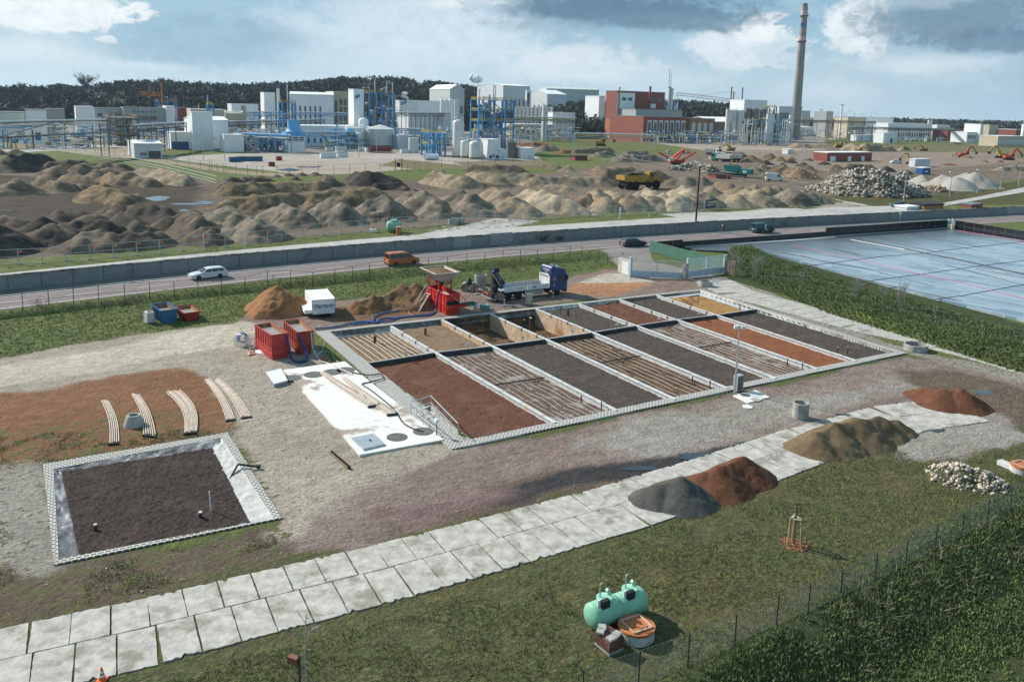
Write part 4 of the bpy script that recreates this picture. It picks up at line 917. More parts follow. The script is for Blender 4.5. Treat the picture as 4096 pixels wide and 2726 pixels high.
heap('brown rubble ridge behind the white van','a8',[(1700,270,362),(1900,290,420),(2100,312,440),(2250,382,440)],E_OCHRE,stones=(500,.2,.7,m_stone_t))
heap('brown windrow before the red brick building','a6',[(860,935,1020),(1150,930,1010),(1300,915,990),(1500,930,990)],E_BROWN)
heap('grey heap before the red screening machine','a5',[(620,1062,1180),(780,1065,1180),(1080,1062,1170)],E_GREY,stones=(350,.2,.7,m_stone))
heap('long grey ridge behind the rubble of the red screening machine','a5',[(300,1030,1110),(430,1012,1100),(700,1010,1090),(940,1010,1085)],E_GREY)
heap('brown bank beneath the yellow excavator by the brick plant','a5',[(0,1000,1060),(250,960,1060),(440,965,1050)],E_BROWN)
heap('rust brown cut bank right of the tank farm','a4',[(1460,1035,1115),(1700,1045,1125),(1900,1062,1125)],E_REDB)
heap('grey heap at the fence bend right of the tank farm','a4',[(1850,1090,1205),(2000,1090,1190)],E_GREY)
heap('rust brown heap at the fence bend right of the tank farm','a4',[(2150,1160,1235),(2280,1165,1230)],E_REDB)
heap('huge pile of broken pale concrete rubble at the right','a7',[(-60,1010,1240),(100,978,1272),(250,990,1282),(420,1050,1275),(540,1110,1262)],E_GREY,stones=(3600,.3,1.25,m_stone),group='rubble piles',name='rubble_heap')
heap('small pale rubble pile behind the huge rubble pile','a7',[(530,1015,1095)],E_GREY,stones=(300,.35,1.3,m_stone),group='rubble piles',name='rubble_heap')
heap('low pale rubble bank left of the green crusher','a8',[(740,320,345),(900,268,350),(1000,256,352),(1150,290,370)],E_GREY,stones=(900,.3,1.3,m_stone),group='rubble piles',name='rubble_heap')
heap('scatter of pale rubble behind the red screening machine','a5',[(1250,1020,1060),(1480,1015,1060)],E_GREY,stones=(300,.3,1.2,m_stone),group='rubble piles',name='rubble_heap')
heap('orange brown brick rubble between rubble pile and gravel heaps','a7',[(740,1170,1215),(830,1155,1215),(930,1160,1225)],E_OCHRE,stones=(350,.3,1.1,m_stone_t),group='rubble piles',name='rubble_heap')
E_GRAVL=earth('gravel_light',(.36,.335,.29),(.27,.255,.23),.15,3.)
for l_,p_ in(('pale gravel heap next to the huge rubble pile',[(740,1040,1160)]),('largest pale gravel heap behind the street lamps',[(960,1032,1195),(1120,1055,1215)]),('rightmost pale gravel heap by the grey fence',[(1190,1010,1170),(1300,1008,1185)])):
 heap(l_,'a7',p_,E_GRAVL,group='gravel heaps',name='gravel_heap',amp=.6)
for l_,p_ in(('dark heap over the huge rubble pile, left',[(130,928,1000),(0,930,1000)]),('dark pointed heap over the huge rubble pile',[(380,944,1012)]),('small dark heap left of the blue container',[(580,985,1042)])):
 heap(l_,'a7',p_,E_BLACK)
heap('low rust brown spill right of the grey container','a7',[(990,915,945),(1080,925,948)],E_REDB)
heap('far excavation bank on the left of the white flat building','a6',[(430,700,740),(760,705,765),(1000,715,770),(1250,700,760)],E_TAN,slope=.5)
heap('far tan bank below the white flat building','a7',[(0,705,790),(150,705,800),(380,715,800),(560,735,790)],E_TAN,slope=.8)
heap('brown spoil under the red excavators','a7',[(1400,880,915),(1560,880,915),(1750,890,915)],E_BROWN)
heap('brown spoil heap below the far yellow excavator','a7',[(1080,695,725),(1150,705,725)],E_BROWN)
heap('grey brown bank at the right frame edge','a7',[(1560,955,1000),(1700,935,1000),(1819,930,1000)],E_TAN)
heap('grey heap beneath the red excavator in the field','a7',[(1080,800,850),(1220,830,870)],E_TAN,stones=(120,.3,1.,m_stone))
NG='filter material heaps on the near yard'
heap('tall orange brown cone beside the white box trailer','b7',[(512,438,762),(470,480,755)],E_RUST,0,.78,.16,.8,NG,'soil_heap')
heap('dark brown spread heap between the white trailer and the red hopper','b7',[(1810,428,690),(1700,440,690),(1500,530,690),(1400,540,715),(1250,590,725)],E_UMBER,0,.62,.16,.8,NG,'soil_heap')
heap('dark grey gravel heap on the slab road','o',[(1560,1093,1188),(1505,1112,1178)],E_GRAVEL,0,.66,.1,.35,NG,'soil_heap')
heap('red brown lava heap on the slab road touching the grey gravel heap','o',[(1706,1048,1130),(1650,1072,1158),(1618,1082,1150)],E_LAVA,.0,.66,.1,.45,NG,'soil_heap')
heap('long brown clay heap across the slab road','o',[(1868,990,1058),(1915,968,1052),(1965,958,1042),(2015,955,1022),(2060,965,1008)],E_CLAY,0,.66,.12,.5,NG,'soil_heap')
heap('red brown heap furthest right near the small puddle','o',[(2125,888,925),(2165,893,948),(2205,892,952),(2245,915,948)],E_LAVA,0,.6,.12,.4,NG,'soil_heap')
heap('overgrown pile of field stones on the grass at right','d5',[(985,572,660),(1020,556,690),(1110,580,700)],earth('stone_soil',(.07,.075,.04),(.12,.1,.07)),0,.5,.12,.5,'stone piles','stone_heap',stones=(520,.06,.34,M('field_stone',(.48,.4,.32),.9,.45,2.,.2)))
# things on the yard and the street
CR.update(z1=(930,1250,.25984),z2=(1180,1160,.16333),z3=(1880,1040,.3118),z4=(1640,1060,.2455),z5=(2280,2340,.33473),z6=(1640,1620,.2008))
def along(A,ang,n,x,y):
 """distance from A in a direction until it passes under a pixel"""
 r=ray(*px(n,x,y));dx,dy=math.cos(ang),math.sin(ang)
 return-(A.x*r.y-A.y*r.x)/(dx*r.y-dy*r.x)
def face(n,xa,ya,xb,yb,z=0.):
 a,b=P(n,xa,ya,z),P(n,xb,yb,z);d=b-a
 return a,math.atan2(d.y,d.x),d.length
def sheet(a,b,z0,z1,t=.02):
 return wallbox(Vector((*a,0)),Vector((*b,0)),t,z0,z1)
m_tyre=M('tyre',(.018,.018,.019),.85,.2,6)
m_rim=M('rim',(.45,.46,.47),.4,.1,4,metal=.6)
m_rimd=M('rim_dark',(.04,.04,.045),.4,.1,4)
m_glass=M('window_glass',(.02,.028,.033),.12,.2,2,spec=.8)
m_black=M('black_plastic',(.022,.022,.024),.6,.2,4)
m_redl=M('tail_light',(.4,.01,.012),.3,.1,4)
m_headl=M('head_light',(.7,.72,.74),.2,.1,4)
m_steel=M('steel_grey',(.35,.36,.37),.5,.15,3,metal=.4)
def paint_m(name,c,rough=.3,var=.05):return M(name,c,rough,var,1.5,spec=.5)
def wheel(t,x,y,r,w,rim=None,side=-1):
 m=MB();m.lathe([(r*.62,-w/2),(r*.95,-w/2),(r,-w*.3),(r,w*.3),(r*.95,w/2),(r*.62,w/2)],n=20,axis=Matrix.Rotation(R(90),3,'X'),cap=True)
 o=obj('wheel',m,m_tyre,t,(x,y,r),smooth=True)
 q=MB();q.lathe([(r*.64,-w*.52),(r*.2,-w*.44),(.01,-w*.46)]if side<0 else[(r*.64,w*.52),(r*.2,w*.44),(.01,w*.46)],n=14,axis=Matrix.Rotation(R(90),3,'X'),cap=False)
 obj('rim',q,rim or m_rim,o)
 return o
def vehicle(name,label,cat,loc,rz,body,cabin,W,paint,wheels,wr,wins,front,rear,ins=.16,group='vehicles on the street',rim=None,roof=None):
 """body/cabin: side outlines (x,z); wins: side window outlines; front/rear: (x,z) pairs of the raked screens"""
 t=thing(name,label,cat,loc,rz,group)
 nb_=len(body)
 top=[.05 if z>.6 else .03 for x,z in body]
 obj('body',MB().prism(body,-W/2,W/2,top),paint,t,smooth=True)
 zc0=min(z for x,z in cabin);zc1=max(z for x,z in cabin)
 insf=lambda z:.05+ins*(z-zc0)/(zc1-zc0)
 obj('cabin',MB().prism(cabin,-W/2,W/2,[insf(z)for x,z in cabin]),roof or paint,t,smooth=True)
 for wn in wins:
  for sgn in(-1,1):
   pts=[(x,sgn*(W/2-insf(z)+.012),z)for x,z in wn]
   obj('side_window',MB().poly(pts),m_glass,t)
 for nm,(p0,p1)in(('windscreen',front),('rear_window',rear)):
  off=.02 if nm=='windscreen' else-.02
  q=[]
  for(x,z),s_ in((p0,1),(p0,-1),(p1,-1),(p1,1)):
   q.append((x+off,s_*(W/2-insf(z)-.09),z+.012))
  obj(nm,MB().poly(q),m_glass,t)
 for x in wheels:
  for sgn in(-1,1):wheel(t,x,sgn*(W/2-.11),wr,.21,rim,sgn)
 x0,x1=min(p[0]for p in body),max(p[0]for p in body)
 for sgn in(-1,1):
  y_=sgn*(W/2-.25)
  obj('tail_light',MB().bx(x0-.015,x0+.12,y_-.13,y_+.16,.78,.98),m_redl,t)
  obj('headlight',MB().bx(x1-.16,x1+.005,y_-.16,y_+.14,.58,.74),m_headl,t)
  obj('mirror',MB().bx(front[0][0]-.35,front[0][0]-.17,sgn*(W/2+.03)-.09,sgn*(W/2+.03)+.09,zc0+.02,zc0+.17),paint,t)
 obj('bumper',MB().bx(x0-.04,x0+.1,-W/2+.08,W/2-.08,.28,.45),m_black,t)
 obj('number_plate',MB().bx(x0-.05,x0-.035,-.26,.26,.5 if zc1<1.7 else .72,.61 if zc1<1.7 else .83),m_sign,t)
 return t
def sang(p):
 """direction of the street at a point"""
 s,d=sd_of(p);a,b=V2(s-2,d),V2(s+2,d);return math.atan2(b.y-a.y,b.x-a.x)
EST_B=[(-2.38,.3),(2.3,.26),(2.4,.5),(2.36,.68),(1.9,.83),(1.0,.95),(-2.3,.98),(-2.42,.75)]
EST_C=[(1.05,.93),(.25,1.40),(-.4,1.47),(-1.7,1.45),(-2.0,1.38),(-2.33,.96)]
EST_W=[[(.72,.99),(.2,1.33),(-.25,1.36),(-.25,.99)],[(-.33,.99),(-.33,1.37),(-1.1,1.37),(-1.1,1.0)],[(-1.18,1.01),(-1.18,1.36),(-1.75,1.33),(-2.0,1.04)]]
def on_road(n,x,y):return P(n,x,y,.01)
p=(P('b6',1880,402)+P('b6',2075,382))/2;a=sang(p)
n_=Vector((-math.sin(a),math.cos(a),0))*.8
vehicle('estate_car','silver estate car driving left on the street near the wall','car',p+n_+Vector((0,0,.006)),a+math.pi,EST_B,EST_C,1.82,paint_m('paint_silver',(.58,.60,.62)),(1.45,-1.35),.33,EST_W,((1.0,.97),(.28,1.38)),((-2.3,1.0),(-2.0,1.36)))
p=(P('b4',305,755)+P('b4',450,742))/2;a=sang(p);n_=Vector((-math.sin(a),math.cos(a),0))*.8
vehicle('estate_car','dark grey estate car driving right before the green fence','car',p+n_+Vector((0,0,.006)),a-.04,EST_B,EST_C,1.84,paint_m('paint_graphite',(.045,.062,.075)),(1.45,-1.35),.34,EST_W,((1.0,.97),(.28,1.38)),((-2.3,1.0),(-2.0,1.36)),rim=m_rimd)
VAN_B=[(-2.45,.32),(2.4,.3),(2.52,.55),(2.46,.85),(2.2,1.05),(1.6,1.2),(-2.4,1.2),(-2.5,.7)]
VAN_C=[(1.7,1.17),(.85,1.82),(.2,1.95),(-2.2,1.95),(-2.38,1.85),(-2.45,1.17)]
VAN_W=[[(1.35,1.24),(.8,1.72),(.3,1.77),(.3,1.22)],[(.2,1.22),(.2,1.78),(-1.0,1.78),(-1.0,1.22)],[(-1.08,1.22),(-1.08,1.78),(-2.2,1.76),(-2.25,1.22)]]
p=(P('b7',1600,270)+P('b7',1780,255))/2;a=sang(p);n_=Vector((-math.sin(a),math.cos(a),0))*.85
vehicle('minibus','orange minibus with dark windows driving right along the wall','van',p+n_+Vector((0,0,.006)),a,VAN_B,VAN_C,2.0,paint_m('paint_orange',(.47,.125,.035),.28),(1.55,-1.45),.36,VAN_W,((1.62,1.2),(.9,1.78)),((-2.45,1.22),(-2.38,1.8)),ins=.2,rim=m_rimd)
p=V2(sd_of(P('b4',1720,604))[0],-5.2);a=sang(p)
tv=vehicle('minibus','dark teal van with white stripe, half hidden behind the black panel fence','van',p+Vector((0,0,.006)),a,VAN_B,VAN_C,2.0,paint_m('paint_teal',(.02,.075,.095),.3),(1.55,-1.45),.36,[VAN_W[0]],((1.62,1.2),(.9,1.78)),((-2.45,1.22),(-2.38,1.8)),ins=.2)
obj('stripe',MB().poly([(-.6,-1.02,1.15),(-.2,-1.02,1.15),(-.8+1.4,-1.02,.6),(.2,-1.02,.6)]),m_sign,tv)
q=.25;obj('poster',MB().poly([(.1-.3,-.965,1.3),(.25,-.965,1.3),(.25,-.9,1.75),(-.2,-.9,1.75)]),m_sign,tv)
p=U('b5',1060,345);SED_C=[(1.05,.93),(.3,1.36),(-.3,1.42),(-1.0,1.36),(-1.75,.97)]
vehicle('sedan_car','dark green saloon car parked on the road behind the wall','car',p+Vector((0,.9,.07)),math.pi+a*.7,[(-2.2,.3),(2.15,.26),(2.25,.5),(2.2,.68),(1.8,.82),(1.0,.94),(-1.6,.96),(-2.15,.92),(-2.25,.6)],SED_C,1.75,paint_m('paint_green',(.012,.06,.05),.25),(1.35,-1.3),.32,[[(.72,.99),(.22,1.3),(-.25,1.33),(-.25,.99)],[(-.33,.99),(-.33,1.33),(-.95,1.3),(-1.4,1.0)]],((1.0,.97),(.32,1.34)),((-1.7,1.0),(-1.05,1.33)),group='vehicles behind the wall')
s_,d_=sd_of(P('b4',1290,598));p=V2(s_,max(d_,-2.6),.07);a=sang(p)
bk=thing('bicycle','dark red bicycle ridden along the pavement by the wall','bicycle',p,a)
m_bike=M('bike_red',(.22,.02,.05),.4,.1,4)
for x in(-.52,.55):
 m=MB();m.tube([(.33*math.cos(i*.3142),0,.33*math.sin(i*.3142))for i in range(21)],.025,5)
 wo_=obj('wheel',m,m_tyre,bk,(x,0,.35))
 m=MB()
 for i in range(8):m.bar((0,0,0),(.32*math.cos(i*.785),0,.32*math.sin(i*.785)),.008)
 obj('spokes',m,m_steel,wo_)
m=MB()
for a0,a1 in(((-.52,0,.35),(-.12,0,.3)),((-.52,0,.35),(-.2,0,.82)),((-.12,0,.3),(-.22,0,.95)),((-.12,0,.3),(.38,0,.82)),((-.2,0,.84),(.38,0,.86)),((.38,0,.95),(.55,0,.35))):m.cyl(a0,a1,.022,n=6)
obj('frame',m,m_bike,bk)
obj('handlebar',MB().tube([(.2,-.26,1.02),(.36,-.2,1.03),(.4,0,1.02),(.36,.2,1.03),(.2,.26,1.02)],.016,5),m_black,bk)
obj('saddle',MB().prism([(-.36,.95),(-.1,.96),(-.08,1.0),(-.34,1.03)],-.08,.08),m_black,bk)
obj('pedal',MB().bx(-.1,.02,-.2,-.08,.12,.15),m_black,bk)
def person_mesh(name,joints,mat,parent=None,loc=None,rz=0,edges=None):
 """one skinned body grown over a joint skeleton"""
 me=bpy.data.meshes.new(name);me.from_pydata([j[0]for j in joints],edges,[])
 o=bpy.data.objects.new(name,me);link(o,parent)
 md=o.modifiers.new('skin','SKIN');md.use_smooth_shade=True
 for i,j in enumerate(joints):
  sv=me.skin_vertices[0].data[i];r_=j[1];sv.radius=(r_,r_)if not hasattr(r_,'__len__')else r_
  sv.use_root=(i==0)
 sb=o.modifiers.new('sub','SUBSURF');sb.levels=1;sb.render_levels=2
 dg=bpy.context.evaluated_depsgraph_get();dg.update()
 nm_=bpy.data.meshes.new_from_object(o.evaluated_get(dg));o.modifiers.clear();o.data=nm_
 nm_.materials.clear();nm_.materials.append(mat)
 if loc is not None:o.location=loc
 o.rotation_euler.z=rz
 return o
m_skin=M('skin',(.45,.28,.2),.6,.1,4);m_cloth_d=M('clothes_black',(.018,.02,.024),.9,.2,5);m_hiv=M('hi_vis',(.75,.16,.03),.8,.1,4)
J=[((-.18,0,1.02),(.17,.13)),((-.08,0,1.25),(.15,.13)),((.08,0,1.48),(.17,.12)),((.14,0,1.6),.055),((.2,0,1.72),(.1,.09)),((.22,0,1.82),(.085,.08)),((.06,.19,1.46),.06),((.2,.24,1.25),.045),((.34,.22,1.06),.035),((.06,-.19,1.46),.06),((.2,-.24,1.25),.045),((.34,-.22,1.06),.035),((-.14,.1,.98),.09),((.16,.11,.72),.06),((-.02,.11,.35),.04),((.1,.11,.28),.035),((-.14,-.1,.98),.09),((.08,-.11,.62),.06),((-.1,-.11,.22),.04),((.04,-.11,.15),.035)]
Eg=[(0,1),(1,2),(2,3),(3,4),(4,5),(2,6),(6,7),(7,8),(2,9),(9,10),(10,11),(0,12),(12,13),(13,14),(14,15),(0,16),(16,17),(17,18),(18,19)]
pr=thing('person','cyclist in dark clothes leaning forward on the dark red bicycle','person',p,a)
person_mesh('body',J,m_cloth_d,pr,edges=Eg)
obj('face',MB().lathe([(.01,-.1),(.07,-.08),(.085,0),(.06,.07)],n=10,cap=True,c=(.235,0,1.76)),m_skin,pr,smooth=True)
obj('helmet',MB().lathe([(.115,0),(.11,.06),(.07,.12),(.01,.14)],(.2,0,1.79),12),M('helmet_red',(.3,.03,.04),.4),pr,smooth=True)
obj('backpack',MB().bx(-.34,-.12,-.15,.15,1.2,1.55,taper=.03),M('backpack_grey',(.3,.31,.32),.8),pr)
m_tank=M('tank_red',(.46,.05,.045),.55,.16,1.2,.1,c2=(.22,.05,.035),s2=.5,t2=(.55,.7))
m_tank2=M('tank_red_dark',(.33,.045,.03),.55,.2,1.2,.1,c2=(.24,.09,.05),s2=.6,t2=(.5,.68))
m_rusti=M('tank_inside',(.34,.2,.1),.8,.25,1.3,.2,c2=(.2,.1,.05),s2=.6)
m_water=M('rusty_water',(.36,.30,.28),.08,.1,.8,spec=.7)
def tank(label,A,rz,W,L,H_,mat,ybase=0,waterz=.83,step=0):
 t=thing('water_tank',label,'tank',A,rz,'red water tanks')
 th_=.07;st=step
 sh=MB();sh.bx(0,W,0,th_,H_*.45,H_);sh.bx(0,W,L-th_,L,0,H_);sh.bx(0,th_,th_,L-th_,H_*.45,H_);sh.bx(W-th_,W,th_,L-th_,H_*.45,H_)
 shell=MB()
 lw=st
 for(x0,x1,y0,y1,z0,z1)in((0,W,0,th_,H_*.42,H_),(0,W,L-th_,L,H_*.42,H_),(0,th_,th_,L-th_,H_*.42,H_),(W-th_,W,th_,L-th_,H_*.42,H_)):shell.bx(x0,x1,y0,y1,z0,z1)
 obj('upper_shell',shell,mat,t)
 obj('lower_shell',MB().bx(lw,W-lw,lw,L-lw,0,H_*.42),mat,t)
 for z,e in((H_-.09,.07),(H_*.42-.04,.06),(H_*.2,.05)):
  m=MB();i0=0 if z>H_*.3 else lw
  for(x0,x1,y0,y1)in((i0-e,W-i0+e,i0-e,i0-.002),(i0-e,W-i0+e,L-i0+.002,L-i0+e),(i0-e,i0-.002,i0-.002,L-i0+.002),(W-i0+.002,W-i0+e,i0-.002,L-i0+.002)):m.bx(x0,x1,y0,y1,z,z+.1)
  obj('flange',m,mat,t)
 n_=7
 for k_ in range(n_):
  y_=L*(k_+.5)/n_
  for s0 in(-.055,W+.003):
   obj('rib',MB().bx(s0,s0+.052,y_-.05,y_+.05,H_*.46,H_-.1),mat,t)
 for s0 in(.5,):obj('rib',MB().bx(W*s0-.05,W*s0+.05,-.052,-.003,H_*.46,H_-.1),mat,t)
 m=MB()
 for(x0,x1,y0,y1)in((th_+.002,W-th_-.002,th_+.002,th_+.01),(th_+.002,W-th_-.002,L-th_-.01,L-th_-.002),(th_+.002,th_+.01,th_+.01,L-th_-.01),(W-th_-.01,W-th_-.002,th_+.01,L-th_-.01)):m.bx(x0,x1,y0,y1,H_*.5,H_-.02)
 obj('lining',m,m_rusti,t)
 obj('water',MB().bx(th_+.012,W-th_-.012,th_+.012,L-th_-.012,H_*.44,H_*waterz),m_water,t)
 return t
A,rz,W_=face('z1',612,732,862,690);h1=HT('z1',A,592,345);L1=along(A,rz+math.pi/2,'z1',350,455)
tank('front red water tank with pinkish long side, brim full of rusty water',A,rz,W_,L1,h1,m_tank,waterz=.86);TA,TR,TW,TL,THh=A.copy(),rz,W_,L1,h1
A2,rz2,W2=face('z1',1002,668,1250,636);h2=HT('z1',A2,985,300);L2=along(A2,rz2+math.pi/2,'z1',748,430)
tank('rear red water tank next to the white trailer, with wet orange upper side',A2,rz2,W2,min(L2,L1*1.1),h2,m_tank2,waterz=.84,step=.18)
def hose(label,pts,r,mat,name='hose',cat='hose',group=None):
 P_=[Vector(p)for p in pts];out=[]
 for i in range(len(P_)-1):
  p0,p1,p2,p3=P_[max(i-1,0)],P_[i],P_[i+1],P_[min(i+2,len(P_)-1)]
  for k_ in range(6):
   t=k_/6;out.append(.5*((2*p1)+(p2-p0)*t+(2*p0-5*p1+4*p2-p3)*t*t+(3*p1-p0-3*p2+p3)*t**3))
 out.append(P_[-1]);c_=out[0].copy();c_.z=0
 o=obj(name,MB().tube([q-c_ for q in out],r,7),mat,None,c_,smooth=True)
 return tag(o,label,cat,group)
m_hose=M('hose_blue',(.035,.045,.17),.45,.2,3);m_hose2=M('hose_lightblue',(.05,.12,.30),.4,.2,3)
m_hosew=M('hose_white',(.55,.5,.42),.7,.2,3);m_hoser=M('hose_red',(.42,.16,.1),.6,.2,3)
def onfr(A,rz,x,y,z):return Vector((A.x+x*math.cos(rz)-y*math.sin(rz),A.y+x*math.sin(rz)+y*math.cos(rz),z))
hose('dark blue hose looping on the ground between the two red tanks',[onfr(TA,TR,TW*.86,.1,THh-.25),onfr(TA,TR,TW*.9,-.2,THh-.5),onfr(TA,TR,TW*.98,-.35,1.),P('z1',905,690,.14),P('z1',990,752,.14),P('z1',1130,735,.14),P('z1',1150,680,.2),onfr(A2,rz2,W2*.3,-.3,1.2),onfr(A2,rz2,W2*.1,-.12,h2-.45),onfr(A2,rz2,W2*.06,.05,h2-.2)],.12,m_hose)
hose('light fire hose hanging down the rear red tank to the white slab',[onfr(A2,rz2,W2*.84,0.1,h2+.03),onfr(A2,rz2,W2*.86,-.1,h2-.3),onfr(A2,rz2,W2*.9,-.12,.9),P('z1',1280,650,.1),P('z1',1345,740,.06),P('b7',960,1180,.06),P('b7',1040,1215,.2),P('b7',1140,1260,.22),P('b7',1200,1285,.22)],.07,m_hosew)
hose('orange red hose coiled between the red tank and the white slab',[P('b7',x,y,.06)for x,y in((885,1130),(920,1118),(955,1125),(950,1140),(915,1140),(925,1155),(975,1150),(985,1170),(950,1190))],.05,m_hoser)
hose('thin pale cable curving over the gravel behind the white slab',[P('b7',x,y,.03)for x,y in((945,975),(930,1020),(900,1080),(830,1130),(760,1190),(640,1225),(560,1260))],.03,m_hosew)
hose('second thin pale cable by the orange hose',[P('b7',x,y,.03)for x,y in((890,1080),(960,1070),(1010,1090),(1030,1140),(1080,1180))],.03,m_hosew)
for lb,pp_ in(('long blue hose running from the trailer along the field to the red hopper',((850,855),(1000,845),(1150,815),(1290,790),(1400,790),(1530,785),(1640,755),(1760,740),(1900,730),(1960,715),(1985,690))),('blue hose branching toward the brown heap',((1200,815),(1330,800),(1395,780),(1400,745),(1470,715),(1560,700),(1680,680),(1700,678))),('thin blue hose looping behind the field border',((1250,790),(1350,792),(1420,800),(1470,765),(1560,755),(1640,755)))):
 hose(lb,[P('b7',x,y,.12)for x,y in pp_],.09,m_hose2)
hose('brown red hose leading to the blue hose by the hopper',[P('b7',x,y,.1)for x,y in((1690,680),(1780,672),(1870,668),(1750,690),(1735,710),(1770,732))],.06,m_hoser)
A,rz,W_=face('z1',290,570,400,545)
def cage(label,A,rz,w,d,h):
 t=thing('wire_cage',label,'cage',A,rz,'wire cages left of the red tanks')
 for z in np.linspace(.05,h,6):
  m=MB();q=[(0,0,z),(w,0,z),(w,d,z),(0,d,z),(0,0,z)]
  for i in range(4):m.bar(q[i],q[i+1],.03)
  obj('cage_ring',m,m_rail,t)
 for i in range(5):
  for(x,y)in((w*i/4,0),(w*i/4,d),(0,d*i/4),(w,d*i/4)):
   obj('cage_bar',MB().bar((x,y,0),(x,y,h),.022),m_rail,t)
 return t
cage('right wire cage pressed against the front red tank',A,rz,1.1,1.2,1.15)
cage('left wire cage holding a coil of blue hose',P('z1',150,545),rz+.1,1.0,1.2,1.0)
cp=P('z1',150,545);m=MB()
m.tube([(.45*math.cos(i*.4)+.5,.55+.006*i,.55+.45*math.sin(i*.4)+.25)for i in range(70)],.06,6)
tag(obj('hose_coil',m,m_hose2,None,at(cp,.0),rz),'coil of blue hose standing in the left wire cage','hose')
for k_,(lb,pts,mt)in enumerate((('white crumpled plastic sheet by the front red tank',[(350,570),(500,610),(510,650),(420,665),(360,625)],m_sign),('orange and white plastic scraps left of the front red tank',[(225,610),(330,590),(360,640),(320,680),(240,660)],M('scrap_orange',(.5,.25,.17),.8,.5,3)))):
 ps_=[P('z1',x,y,0)for x,y in pts];cc=sum(ps_,Vector())/len(ps_);V=[]
 n_=12
 A_,B_,C_,D_=ps_[0]-cc,ps_[1]-cc,ps_[2]-cc,ps_[-1]-cc
 for i in range(n_+1):
  for j in range(n_+1):
   q=bil(A_,B_,C_,D_,i/n_,j/n_);V.append((q.x,q.y,.05+random.random()*.25*math.sin(math.pi*i/n_)*math.sin(math.pi*j/n_)))
 ids=np.arange((n_+1)**2).reshape(n_+1,-1)
 F=np.stack([ids[:-1,:-1],ids[1:,:-1],ids[1:,1:],ids[:-1,1:]],-1).reshape(-1,4)
 o=npobj('plastic_scrap',V,F,mt);o.location=cc;tag(o,lb,'scrap')
A,rz,W_=face('z2',425,690,985,650);A.z=0
hT=HT('z2',A,425,250);Lt=along(A,rz+math.pi/2,'z2',252,600)
t=thing('box_trailer','white box trailer lettered Norand in blue beside the orange cone of earth','trailer',A,rz)
m_wt=M('trailer_white',(.78,.78,.78),.45,.04,1.)
m_seam=M('seam_grey',(.2,.2,.21),.6)
obj('box',MB().bx(0,W_,0,Lt,.45,hT),m_wt,t)
m=MB()
for x in(-.01,W_-.05):m.bx(x,x+.06,-.02,.04,.45,hT+.01)
m.bx(.05,W_-.05,-.02,.04,hT-.05,hT+.01)
obj('edge_trim',m,m_seam,t)
obj('roof_spoiler',MB().bx(W_-.1,W_,.1,Lt,hT,hT+.1),m_wt,t)
obj('chassis',MB().bx(.1,W_-.05,.1,Lt-.1,.3,.45),m_seam,t)
for x in(W_*.44,W_*.69):
 for y in(.12,Lt-.12):wheel(t,x,y,.32,.2,m_rim,-1 if y<1 else 1)
obj('drawbar',MB().prism([(-1.4,.42),(.2,.42),(.2,.5),(-1.4,.48)],Lt*.4,Lt*.6),m_steel,t)
obj('tool_box',MB().bx(-.75,-.02,Lt*.1,Lt*.8,.42,.85),m_wt,t)
obj('jockey_wheel',MB().cyl((-1.2,Lt*.5,0),(-1.2,Lt*.5,.7),.05),m_steel,t)
m_blue=M('letter_blue',(.01,.085,.2),.5,.05,2);m_txt=M('letter_grey',(.18,.19,.22),.5)
fr=(R(90),0,0);hB=hT-.45
text_mesh('lettering','n',W_*.36,m_blue,t,(W_*.2,-.012,.45+hB*.595),fr,bold=.014)
text_mesh('lettering','orand',W_*.26,m_blue,t,(W_*.58,-.012,.45+hB*.57),fr,bold=.014)
text_mesh('lettering','INDUSTRIESERVICE | UMWELT - LEUNA',W_*.052,m_txt,t,(W_*.5,-.012,.45+hB*.40),fr)
text_mesh('lettering','www.norand-industrieservice.eu',W_*.042,m_txt,t,(W_*.5,-.012,.45+hB*.12),fr)
for x in(W_*.05,W_*.95):obj('blue_block',MB().bx(x-.11,x+.11,-.025,-.004,.45+hB*.53,.45+hB*.6),m_blue,t)
m=MB()
wx_=[(i/24,.45+hB*(.27+.022*abs(math.sin(i*.55))+.014*math.sin(i*1.3)))for i in range(25)]
m.add([(x*W_*.96+.06,-.012,z)for x,z in wx_]+[(x*W_*.96+.06,-.012,z-.035)for x,z in wx_],[(i,i+1,26+i,25+i)for i in range(24)])
obj('wave_stripe',m,M('wave_teal',(.05,.22,.26),.5),t)
